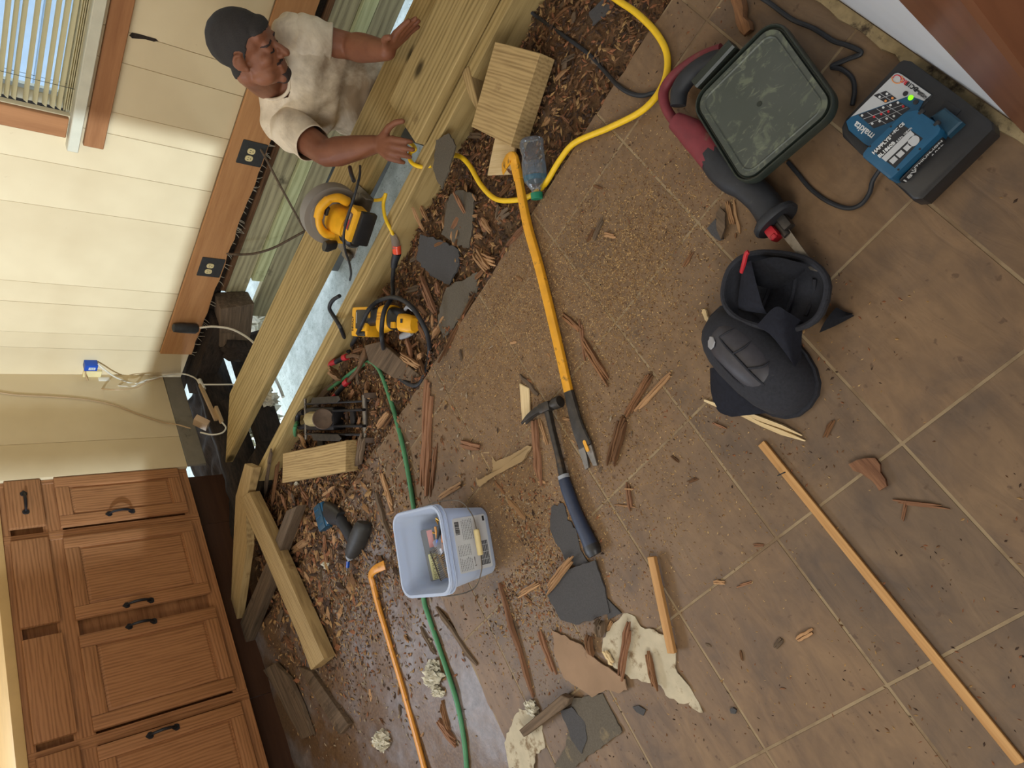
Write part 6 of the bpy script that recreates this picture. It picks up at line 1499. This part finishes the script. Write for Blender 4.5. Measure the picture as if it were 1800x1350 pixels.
sheet('shingle_piece', 'notched dark tar paper slab nearest the water bottle in the debris', [(788, 346), (803, 332), (834, 342), (832, 400), (822, 438), (800, 428), (776, 412)], M_SHINGLEBRN, 'tar paper', .010, .006, .007, .010, 10)
sheet('shingle_piece', 'blackish tar paper slab in the middle of the debris bed', [(738, 412), (770, 420), (804, 438), (808, 466), (790, 502), (760, 486), (730, 456)], M_SHINGLE, 'tar paper', .012, .006, .008, .010, 11)
sheet('shingle_piece', 'long dusty tar paper slab along the cut tile edge', [(838, 478), (836, 520), (802, 572), (776, 594), (768, 560), (786, 506)], M_SHINGLEBRN, 'tar paper', .012, .006, .007, .010, 12)
sheet('shingle_piece', 'grey flap of tar paper against the joist below the knotty board', [(764, 246), (786, 234), (800, 256), (790, 300), (776, 332), (762, 300)], M_SHINGLEBRN, 'tar paper', .014, .005, .006, .010, 13)
sheet('shingle_piece', 'dark tar paper scrap under the black saw cord', [(1035, 22), (1060, -4), (1076, -2), (1070, 20), (1042, 45)], M_SHINGLE, 'tar paper', .008, .004, .005, .004, 14)
sheet('shingle_piece', 'tiny black crumpled shingle scrap near the reciprocating saw', [(1243, 402), (1258, 384), (1264, 402), (1270, 420), (1262, 424), (1250, 414)], M_SHINGLE, 'tar paper', .006, .006, .004, .004, 15)
sheet('shingle_piece', 'dark elongated chip lying on the crumpled shingle scrap', [(1258, 376), (1266, 364), (1274, 374), (1274, 400), (1268, 420), (1260, 404)], M_OLD, 'chip', .012, .006, .003, .003, 16)
sheet('folded_card', 'folded beige card scrap near the hammer claw', [(828, 800), (858, 794), (872, 812), (900, 800), (928, 782), (936, 786), (922, 806), (878, 832), (838, 854)], M_BEIGECARD, 'card', .004, .003, .004, .010, 17)
sheet('folded_card', 'narrow flap of beige card folded over the larger scrap', [(838, 846), (880, 822), (934, 784), (920, 810), (872, 834), (842, 856)], M_BEIGECARD, 'card', .010, .002, .003, .006, 18)
sheet('black_scrap', 'black fibrous scrap on the tiles below the tan strip', [(1112, 1243), (1122, 1240), (1134, 1248), (1130, 1258), (1118, 1252)], M_SHINGLE, 'scrap', .004, .004, .004, .003, 19)
sheet('black_scrap', 'round black lump on the tiles beside the torn backing tip', [(1283, 1247), (1288, 1244), (1294, 1248), (1292, 1254), (1285, 1254)], M_SHINGLE, 'scrap', .005, .005, .002, .001, 20)
sheet('bark_lump', 'crumbled reddish bark lump near the middle of the big tiles', [(1492, 818), (1506, 808), (1536, 806), (1548, 830), (1560, 856), (1546, 862), (1524, 838), (1510, 834)], M_RED, 'bark', .008, .008, .007, .006, 21)

# ---- splinters
def strand(g, L, w, t, y0, x0, rnd, n=4, x1=None):
    """One fibre bundle of a splinter."""
    x1 = L if x1 is None else x1; rings = []
    for q in range(n + 1):
        u = q / n; x = x0 + (x1 - x0) * u
        e = 1.0 if 0 < q < n else rnd.uniform(.25, .8)
        ww = w * e * rnd.uniform(.75, 1.1); tt = t * e * rnd.uniform(.7, 1.1); yy = y0 + rnd.uniform(-.15, .15) * w; zz = rnd.uniform(0, .25) * t
        rings.append([(x, yy - ww / 2, zz), (x, yy + ww / 2, zz + rnd.uniform(-.1, .1) * t), (x, yy + ww * .35, zz + tt), (x, yy - ww * .4, zz + tt * rnd.uniform(.7, 1))])
    g.rings(rings)
def shard_mesh(L, W_, T_, seed, mat, k_=3, n=4, name='splinter'):
    rnd = random.Random(seed); g = G()
    for q in range(k_):
        y = (q - (k_ - 1) / 2) * W_ / k_
        strand(g, L, W_ / k_ * 1.25, T_ * rnd.uniform(.7, 1.1), y, L * rnd.uniform(0, .16), rnd, n, L * rnd.uniform(.8, 1.0))
    return g.mesh(name, mat, 50)
def shard(label, p0, p1, w_px, mat, seed, name='splinter', k_=3, th=None, lift=.001, cat='splinter', tilt=0.0):
    a, b = zf(*p0, lift), zf(*p1, lift + tilt)
    M, L = frame(a, b)
    s_ = (a - CAM).dot(FW) / FPX; Wd = w_px * s_
    return tag(link(name, shard_mesh(L, Wd, th or Wd * .45, seed, mat, k_, 5, name), None, M), label, cat)
def strip(label, p0, p1, w_px, mat, name='wood_strip', th=.008, cat='strip', lift=0.0):
    a, b = zf(*p0, th + lift), zf(*p1, th + lift); s_ = (a.lerp(b, .5) - CAM).dot(FW) / FPX
    return board(name, label, a, b, w_px * s_, th, mat, cat, bev=.001)
strip('long straight tan wood strip lying diagonally over the open tiles', (1337, 779), (1793, 1343), 17, M_STRIP)
strip('short tan wood strip with one split end beside the cream backing', (1143, 979), (1179, 1149), 15, M_STRIP, th=.012, lift=.010)
g = G(); a_, b_ = at(1367, 836, .012), at(1372, 828, .016); g.cyl(a_, at(1380, 830, .03), .0012, None, 6)
tag(g.done('bent_nail', M_INK), 'bent nail sticking out of the long tan strip', 'nail')
shard('long pale splintered stick lying against the knee pad', (1238, 698), (1446, 783), 15, M_PALE, 31, 'splinter', 2, .012)
shard('broad reddish splintered slab reaching from the tile edge to the pail', (757, 660), (744, 888), 26, M_RED, 32, 'splinter', 3, .014)
shard('thin reddish sliver next to the broad splintered slab', (768, 775), (758, 878), 9, M_RED, 33, 'splinter', 2)
shard('pale forked splinter pointing at the knee pads', (1188, 648), (1115, 726), 10, M_SPLINT, 34, 'splinter', 2)
shard('brown fibrous splinter bundle running beside the pale forked splinter', (1148, 652), (1100, 735), 14, M_ROT, 35, 'splinter', 4)
shard('brown splinter bundle with frayed end near the pry bar claw', (1100, 728), (1074, 822), 20, M_ROT, 36, 'splinter', 4)
shard('thin reddish splinter beside the pry bar middle', (1020, 560), (1032, 640), 8, M_RED, 37, 'splinter', 2)
shard('brown split splinter with two prongs beside the pry bar', (1022, 592), (1076, 682), 14, M_ROT, 38, 'splinter', 3)
shard('dull splinter flat on the floor above the two-pronged one', (988, 552), (1026, 584), 10, M_ROT, 39, 'splinter', 2)
polyblock('wood_chip', 'fresh yellow-white wood piece beside the hammer claw', [(912, 673), (929, 682), (932, 726), (921, 745), (917, 743)], .006, .006, M_PALE, 'chip', along=1)
shard('dark stick behind the fresh yellow-white piece', (908, 650), (956, 706), 8, M_OLD, 40, 'stick', 1, cat='stick')
shard('flat reddish-brown pointed splinter below the hammer claw', (940, 735), (951, 862), 15, M_RED, 41, 'splinter', 2)
shard('slim curved tan splinter crossing under the hammer shank', (948, 735), (965, 790), 7, M_SPLINT, 42, 'splinter', 2)
shard('flat reddish chip beside the beige card', (806, 778), (852, 790), 13, M_RED, 43, 'wood_chip', 2, cat='chip')
shard('tan paddle-shaped sliver between the pail and the hammer', (890, 874), (926, 912), 9, M_SPLINT, 44, 'splinter', 1)
shard('dark thin stick pointing at the tan paddle sliver', (868, 842), (892, 874), 5, M_ROT, 45, 'stick', 1, cat='stick')
shard('long thin pinkish-brown lath running away from the pail base', (875, 1010), (945, 1246), 9, M_RED, 46, 'lath', 1, .010, cat='lath')
shard('thin dark lath emerging from under the pail next to the hose', (762, 1058), (850, 1184), 9, M_OLD, 47, 'lath', 1, .010, cat='lath')
shard('brown splinter with a cross sliver near the hammer grip', (1103, 846), (1110, 902), 9, M_RED, 48, 'splinter', 2)
shard('tiny thin cross sliver over the brown splinter', (1096, 859), (1117, 860), 3, M_SPLINT, 49, 'splinter', 1, lift=.006)
shard('thin pale sliver pointing at the short tan strip', (1078, 887), (1120, 892), 3, M_SPLINT, 50, 'splinter', 1)
shard('pale brown splintered chunk lying on the largest tar paper piece', (1010, 977), (960, 1042), 13, M_SPLINT, 51, 'splinter', 3, .012, .014)
shard('frayed light splinter pair beside the largest tar paper piece', (910, 1048), (952, 1022), 10, M_SPLINT, 52, 'splinter', 3)
shard('reddish curved splinter beside the broken brown board', (944, 1096), (978, 1190), 12, M_RED, 53, 'splinter', 2)
shard('reddish splinter lying on the cream backing', (1109, 1092), (1090, 1198), 13, M_RED, 54, 'splinter', 3, .010, .012)
shard('dark-edged splinter standing across the cream backing', (1138, 1138), (1155, 1220), 12, M_ROT, 55, 'splinter', 3, .010, .010)
shard('whitish crumbling stub between tar paper and cream backing', (1058, 1086), (1056, 1124), 16, M_OLD, 56, 'wood_stub', 3, .014, .010, 'stub')
shard('brown splinters standing at the broken board edge', (1034, 1112), (1042, 1160), 14, M_ROT, 57, 'splinter', 3, .014, .008)
shard('pale curled paper-like sliver by the broken brown board', (1062, 1142), (1080, 1170), 12, M_PALE, 58, 'splinter', 2, .006, .012)
shard('thin reddish sliver lying on the clear tiles', (1563, 880), (1672, 893), 8, M_RED, 59, 'splinter', 2)
shard('small pale-edged chip on the lower clear tile', (1399, 1126), (1432, 1106), 10, M_SPLINT, 60, 'wood_chip', 2, cat='chip')
shard('dark crumb of wood beside the small pale-edged chip', (1362, 1140), (1376, 1122), 9, M_OLD, 61, 'wood_chip', 2, cat='chip')
shard('dark charred splinter upright in the sawdust', (1062, 382), (1044, 422), 8, M_OLD, 62, 'splinter', 2)
shard('tan chip poking out near the dark charred splinter', (1062, 412), (1084, 416), 8, M_SPLINT, 63, 'wood_chip', 2, cat='chip')
shard('orange-brown chip beside the thick timber block', (956, 222), (986, 184), 10, M_SPLINT, 64, 'wood_chip', 2, cat='chip')
shard('thin curved twig on the tiles near the yellow cord', (1042, 326), (1060, 332), 4, M_ROT, 65, 'twig', 1, cat='twig')
shard('splinter cluster by the black shingle scrap', (1278, 350), (1290, 400), 10, M_SPLINT, 66, 'splinter', 3)
shard('second splinter by the black shingle scrap', (1288, 344), (1300, 410), 6, M_SPLINT, 67, 'splinter', 1)
shard('short pale stick end showing under the knee pad', (1236, 540), (1246, 566), 8, M_PALE, 68, 'stick', 1, cat='stick')
shard('long reddish splinter along the cut tile edge near the pry bar', (925, 398), (872, 462), 12, M_RED, 69, 'splinter', 2, .010)
shard('pair of dark splinters in the debris by the tile edge', (824, 428), (868, 455), 12, M_ROT, 70, 'splinter', 3)
shard('light tan broken chunk in the debris by the long dusty slab', (836, 440), (862, 480), 18, M_SPLINT, 71, 'wood_chunk', 3, .016, .006, 'chunk')
shard('second tan chunk beneath the pair of dark splinters', (848, 452), (874, 462), 14, M_SPLINT, 72, 'wood_chunk', 3, .014, .006, 'chunk')
shard('light straight splinter leaning on the joist side debris', (724, 360), (748, 412), 9, M_SPLINT, 73, 'splinter', 2, .008, .012)
shard('tan splinter beside the light straight one', (738, 358), (756, 394), 7, M_SPLINT, 74, 'splinter', 2, .007, .010)
shard('reddish broken splinter pair above the cordless driver', (742, 490), (768, 560), 16, M_RED, 75, 'splinter', 3, .012, .010)
shard('narrow reddish splinter left of the dusty tar paper slab'.replace('left of', 'just beside'), (766, 492), (774, 520), 10, M_RED, 76, 'splinter', 2, .010, .010)
shard('tan splinter standing between cord loop and tile edge', (790, 552), (758, 600), 10, M_SPLINT, 77, 'splinter', 2, .010, .008)
shard('long dark splinter in the gap along the tile edge', (838, 515), (772, 640), 8, M_ROT, 78, 'splinter', 2, .010, .010)
shard('orange splinter wedge under the plank by the cord loop', (702, 622), (742, 648), 12, M_SPLINT, 79, 'splinter', 3, .012, .022)
shard('reddish splinter inside the black cord loop', (716, 588), (726, 640), 10, M_RED, 80, 'splinter', 2, .010, .012)
shard('dark splinter leaning inside the black cord loop', (736, 620), (746, 660), 9, M_ROT, 81, 'splinter', 2, .010, .010)
shard('upright brown stick between hose and pincers', (648, 668), (644, 708), 12, M_ROT, 82, 'stick', 2, .012, .010, 'stick')
shard('fresh tan split block under the red pincer grip', (578, 646), (602, 662), 18, M_SPLINT, 83, 'wood_chunk', 4, .016, .012, 'chunk')
shard('small orange chip between the hose and the joist', (556, 690), (568, 684), 9, M_SPLINT, 84, 'wood_chip', 1, .006, .012, 'chip')
shard('dark bar-like stick beside the green hose at the jack', (542, 722), (606, 656), 11, M_OLD, 85, 'stick', 1, .014, .008, 'stick')
shard('orange splinter resting on the jack wheel', (664, 752), (684, 724), 9, M_SPLINT, 86, 'splinter', 2, .008, .060)
shard('grey-brown plank end standing before the jack', (640, 762), (630, 824), 20, M_OLD, 87, 'plank_end', 3, .014, .020, 'plank')
shard('thin reddish stick by the jack corner', (522, 756), (540, 786), 8, M_SPLINT, 88, 'stick', 1, .008, .020, 'stick')
shard('long grey-brown splinter beside the pail rim', (656, 850), (694, 972), 13, M_OLD, 89, 'splinter', 2, .010)
shard('pointed tan splinter beside the long grey-brown one', (670, 830), (694, 902), 11, M_SPLINT, 90, 'splinter', 2, .010)
shard('tan splinter lying over the broad slab at the pail', (772, 876), (812, 850), 9, M_SPLINT, 91, 'splinter', 2, .008, .008)
shard('light orange splinter under the teal driver battery', (570, 930), (548, 1026), 9, M_SPLINT, 92, 'splinter', 1, .010, .006)
shard('reddish splinter under the teal driver handle', (570, 935), (576, 1000), 9, M_RED, 93, 'splinter', 2, .008, .006)
shard('short tan splinter near the teal driver grip', (586, 930), (588, 962), 8, M_SPLINT, 94, 'splinter', 1, .006, .006)
shard('broken split stick between notched stud and teal driver', (520, 912), (494, 968), 12, M_ROT, 95, 'stick', 3, .014, .016, 'stick')
shard('orange-edged stick next to the broken split stick', (542, 894), (508, 962), 8, M_SPLINT, 96, 'stick', 2, .010, .014, 'stick')
shard('chunky tan splinter below the orange-edged stick', (508, 972), (548, 946), 12, M_SPLINT, 97, 'splinter', 2, .012, .012)
shard('splayed reddish splinter behind the worn pine block', (528, 856), (546, 884), 9, M_RED, 98, 'splinter', 2, .010, .012)
shard('thin light splinter over the worn block corner', (566, 872), (594, 852), 6, M_SPLINT, 99, 'splinter', 1, .006, .016)
shard('upright grey stick in the dark debris by the joist end', (480, 784), (466, 872), 10, M_OLD, 100, 'stick', 2, .014, .020, 'stick')
shard('curved dark splinter beneath the upright grey stick', (492, 800), (478, 900), 8, M_ROT, 101, 'splinter', 2, .010, .016)
shard('loose brown splinter by the sawn stud end', (586, 1112), (594, 1158), 7, M_ROT, 102, 'splinter', 1)
shard('reddish short splinter beside the notched stud', (502, 1118), (518, 1142), 10, M_RED, 103, 'splinter', 2)
shard('brown frayed splinter by the smaller hose bend', (776, 1228), (792, 1290), 12, M_ROT, 104, 'splinter', 3)
shard('reddish chip lying beside the green hose near the frame edge', (770, 1262), (806, 1310), 14, M_RED, 105, 'wood_chip', 3, cat='chip')
shard('thin dark splinters beside the hose below the pail', (738, 1100), (772, 1160), 9, M_OLD, 106, 'splinter', 3)
shard('wood stick poking in behind the green lid', (1293, -8), (1316, 62), 20, M_ROT, 107, 'tool_stick', 1, .018, .004, 'stick')
# insulation fluff
def fluff(label, px, z, r, seed, mat=None):
    rnd = random.Random(seed); g = G(); p = at(*px, z) if z is not None else zf(*px, r * .3)
    for q in range(7):
        c = Vector((rnd.uniform(-1, 1), rnd.uniform(-1, 1), rnd.uniform(-.2, .5))) * r * .7
        bmesh.ops.create_icosphere(g.bm, subdivisions=3, radius=r * rnd.uniform(.4, .7), matrix=Matrix.Translation(c))
    for v in g.bm.verts: v.co += Vector((1, 1, .8)) * r * .45 * noise.noise(v.co * (3.2 / r) + Vector((seed, 0, 0))) + Vector((noise.noise(v.co * (9 / r)), noise.noise(v.co * (9 / r) + Vector((5, 0, 0))), noise.noise(v.co * (9 / r) + Vector((0, 7, 0))))) * r * .55
    return tag(link('insulation_clump', g.mesh('insulation_clump', mat or M_WOOL, 70), None, Matrix.Translation(p)), label, 'insulation')
fluff('dirty white insulation clump beside the green hose', (760, 1182), None, .030, 1); fluff('second smaller insulation wisp trailing from the clump by the hose', (770, 1215), None, .018, 2)
fluff('insulation clump beside the orange-yellow wrecking bar at the frame edge', (672, 1302), None, .030, 3)
fluff('white insulation tuft at the end of the pinkish-brown lath', (935, 1244), None, .016, 4)
fluff('yellow-white insulation heap in the hole between joist and flat board', (452, 742), -.42, .11, 5); fluff('insulation heap deeper towards the cabinets in the hole', (425, 790), -.40, .10, 6)
fluff('white insulation wad hanging between the two boards', (472, 700), -.30, .045, 7); fluff('white insulation showing past the rotten post', (440, 560), -.50, .10, 8)
fluff('insulation heap at the tip of the flat board', (412, 838), -.32, .09, 9); fluff('small fluff tuft above the worn pine block', (522, 852), None, .010, 10)
fluff('pale fluff by the teal driver bit', (576, 992), None, .016, 11)

# ---- repeats of small splinters: shared meshes, every one an object
SMALL = []
rnd0 = random.Random(77)
for q in range(14):
    mt = (M_ROT, M_RED, M_SPLINT, M_ROT, M_OLD, M_SPLINT, M_RED)[q % 7]
    L = rnd0.uniform(.030, .065); wr = rnd0.uniform(.10, .36); SMALL.append((shard_mesh(L, L * wr, L * rnd0.uniform(.06, .13), 500 + q, mt, 1 + q % 2, 3, 'splinter'), ('thin ' if wr < .2 else 'broad ') + {M_ROT: 'brown rotten', M_RED: 'reddish', M_SPLINT: 'light tan', M_OLD: 'grey-brown'}[mt]))
def scatter(n, zone, label, group, seed, lift=.004, scale=(.7, 1.3), flat_=.25):
    rnd = random.Random(seed); k_ = 0; tries = 0
    while k_ < n and tries < n * 30:
        tries += 1; x, y = zone(rnd)
        if x is None: continue
        a = rnd.uniform(0, 6.283); s_ = rnd.uniform(*scale)
        me_, kind_ = rnd.choice(SMALL); o = link('splinter', me_, None, T(x, y, height(x, y) + lift * rnd.random() + .0005) @ Rz(a) @ Ry(-rnd.uniform(0, flat_)) @ Rx(rnd.uniform(-.3, .3)) @ Matrix.Scale(s_, 4))
        tag(o, 'small ' + kind_ + label, 'splinter', group); k_ += 1
def z_pit(r):
    x, y = r.uniform(1.26, 1.70), r.uniform(.05, 2.5); return (x, y)
def z_corner(r): return r.uniform(1.05, 1.72), r.uniform(2.05, 2.95)
def z_sub(r):
    return r.uniform(.35, 1.2), r.uniform(1.80, 2.5)
def z_tile(r):
    x, y = r.gauss(.55, .40), r.gauss(1.0, .45)
    if x > 1.2 or y > 1.72 or x < -.5 or y < .1: return None, None
    if .48 < x < 1.1 and y < .30: return None, None
    if .33 < x < .7 and .22 < y < .58: return None, None
    if .55 < x < .86 and 1.33 < y < 1.7: return None, None
    return x, y
def z_pile(r):
    x, y = r.gauss(.56, .12), r.gauss(1.36, .12); return (x, y) if y < 1.7 and x < 1.1 and not (.55 < x < .86 and 1.33 < y) else (None, None)
scatter(150, z_pit, ' splinter lying in the debris bed between joist and tile edge', 'splinters in the debris bed', 1, .014, (.7, 1.5), .4)
scatter(80, z_corner, ' splinter lying in the debris by the cabinet corner', 'splinters by the cabinet corner', 2, .014, (.8, 1.6), .4)
scatter(24, z_sub, ' splinter lying on the bare subfloor around the pail', 'splinters on the subfloor', 3, .002, (.5, 1.1), .1)
scatter(34, z_tile, ' splinter lying loose on the dusty tiles', 'splinters on the tiles', 4, .0005, (.35, .75), .03)

# ---- crumbs and sawdust nobody could count
def crumbs(name, n, zone, size, mats, seed, lift=.0):
    rnd = random.Random(seed); vs, fs, mi = [], [], []
    while n > 0:
        x, y = zone(rnd)
        if x is None: continue
        n -= 1; z = height(x, y) + lift * rnd.random(); a = rnd.uniform(0, 6.283); l = size * rnd.uniform(.4, 1.6) * .5; w = l * rnd.uniform(.18, .5); h = w * rnd.uniform(.5, 1.2); ti = rnd.uniform(-.3, .3) * l
        ca, sa = math.cos(a), math.sin(a); b = len(vs)
        for dx, dy, dz in ((-l, 0, -.1 * h - ti), (0, -w, 0), (l, 0, ti), (0, w, 0), (.1 * l, 0, h)): vs.append((x + dx * ca - dy * sa, y + dx * sa + dy * ca, z + dz + .0003))
        fs += [(b, b + 1, b + 4), (b + 1, b + 2, b + 4), (b + 2, b + 3, b + 4), (b + 3, b, b + 4)]
        m_ = rnd.randrange(len(mats)); mi += [m_] * 4
    me = bpy.data.meshes.new(name); me.from_pydata(vs, [], fs)
    for mt in mats: me.materials.append(mt)
    me.polygons.foreach_set('material_index', mi)
    o = bpy.data.objects.new(name, me); COL.objects.link(o); o['kind'] = 'stuff'; return o
C_ = lambda n, r, g_, b_: flat(n, lin(r, g_, b_), .95, 0, .25, 200)
c_pale, c_tan, c_brn, c_red, c_dark, c_grey = C_('sawdust_pale', 190, 158, 110), C_('sawdust_tan', 158, 124, 80), C_('crumb_brown', 112, 80, 52), C_('crumb_red', 136, 88, 58), C_('crumb_dark', 66, 48, 36), C_('crumb_grey', 150, 134, 112)
def lab_(o, l, c): o['label'] = l; o['category'] = c; return o
lab_(crumbs('wood_crumbs', 16000, lambda r: (r.uniform(1.24, 1.76), r.uniform(-.3, 3.0)), .018, [c_brn, c_red, c_tan, c_dark, c_brn, c_dark], 1, .012), 'brown rotten wood crumbs filling the opened floor bed', 'crumbs')
lab_(crumbs('wood_crumbs', 9000, lambda r: (lambda x, y: (x, y) if x < 1.74 and y < 3.1 else (None, None))(r.gauss(1.12, .28), r.gauss(2.25, .38)), .015, [c_brn, c_red, c_dark, c_tan, c_grey], 2, .004), 'brown wood crumbs strewn over the old subfloor', 'crumbs')
lab_(crumbs('wood_chips', 900, lambda r: (lambda x, y: (x, y) if .8 < x < 1.74 and 1.8 < y < 3.08 else (None, None))(r.gauss(1.32, .22), r.gauss(2.45, .32)), .042, [c_brn, c_red, c_dark, c_tan, c_dark, M_SPLINT], 6, .014), 'coarse rotten wood chips heaped near the cabinet corner and teal driver', 'chips')
def z_dust(r):
    c = r.choice(((1.0, .72, .16, .20), (1.12, .95, .10, .25), (.95, 1.0, .20, .20), (.62, .95, .22, .25), (.88, .55, .10, .14), (.55, 1.30, .16, .18)))
    x, y = r.gauss(c[0], c[2]), r.gauss(c[1], c[3])
    return (x, y) if x < 1.232 and y < 1.75 and not (.44 < x < 1.0 and y < .25) else (None, None)
lab_(crumbs('sawdust', 42000, z_dust, .0048, [c_pale, c_tan, c_tan, c_brn], 3), 'pale sawdust scattered over the tiles beside the pry bar', 'sawdust')
def z_all(r):
    x, y = r.uniform(-.9, 1.22), r.uniform(.0, 1.74); return (x, y) if noise.noise(Vector((x * 3, y * 3, 8))) > -.15 and not (.44 < x < 1.0 and y < .25) else (None, None)
lab_(crumbs('wood_crumbs', 4200, z_all, .0065, [c_brn, c_dark, c_tan, c_red], 4), 'fine brown crumbs speckling all the tiles', 'crumbs')
lab_(crumbs('wood_crumbs', 2600, z_pile, .011, [c_brn, c_tan, c_red, c_grey, c_dark], 5), 'small heap of crumbs around the torn backing and tar paper', 'crumbs')
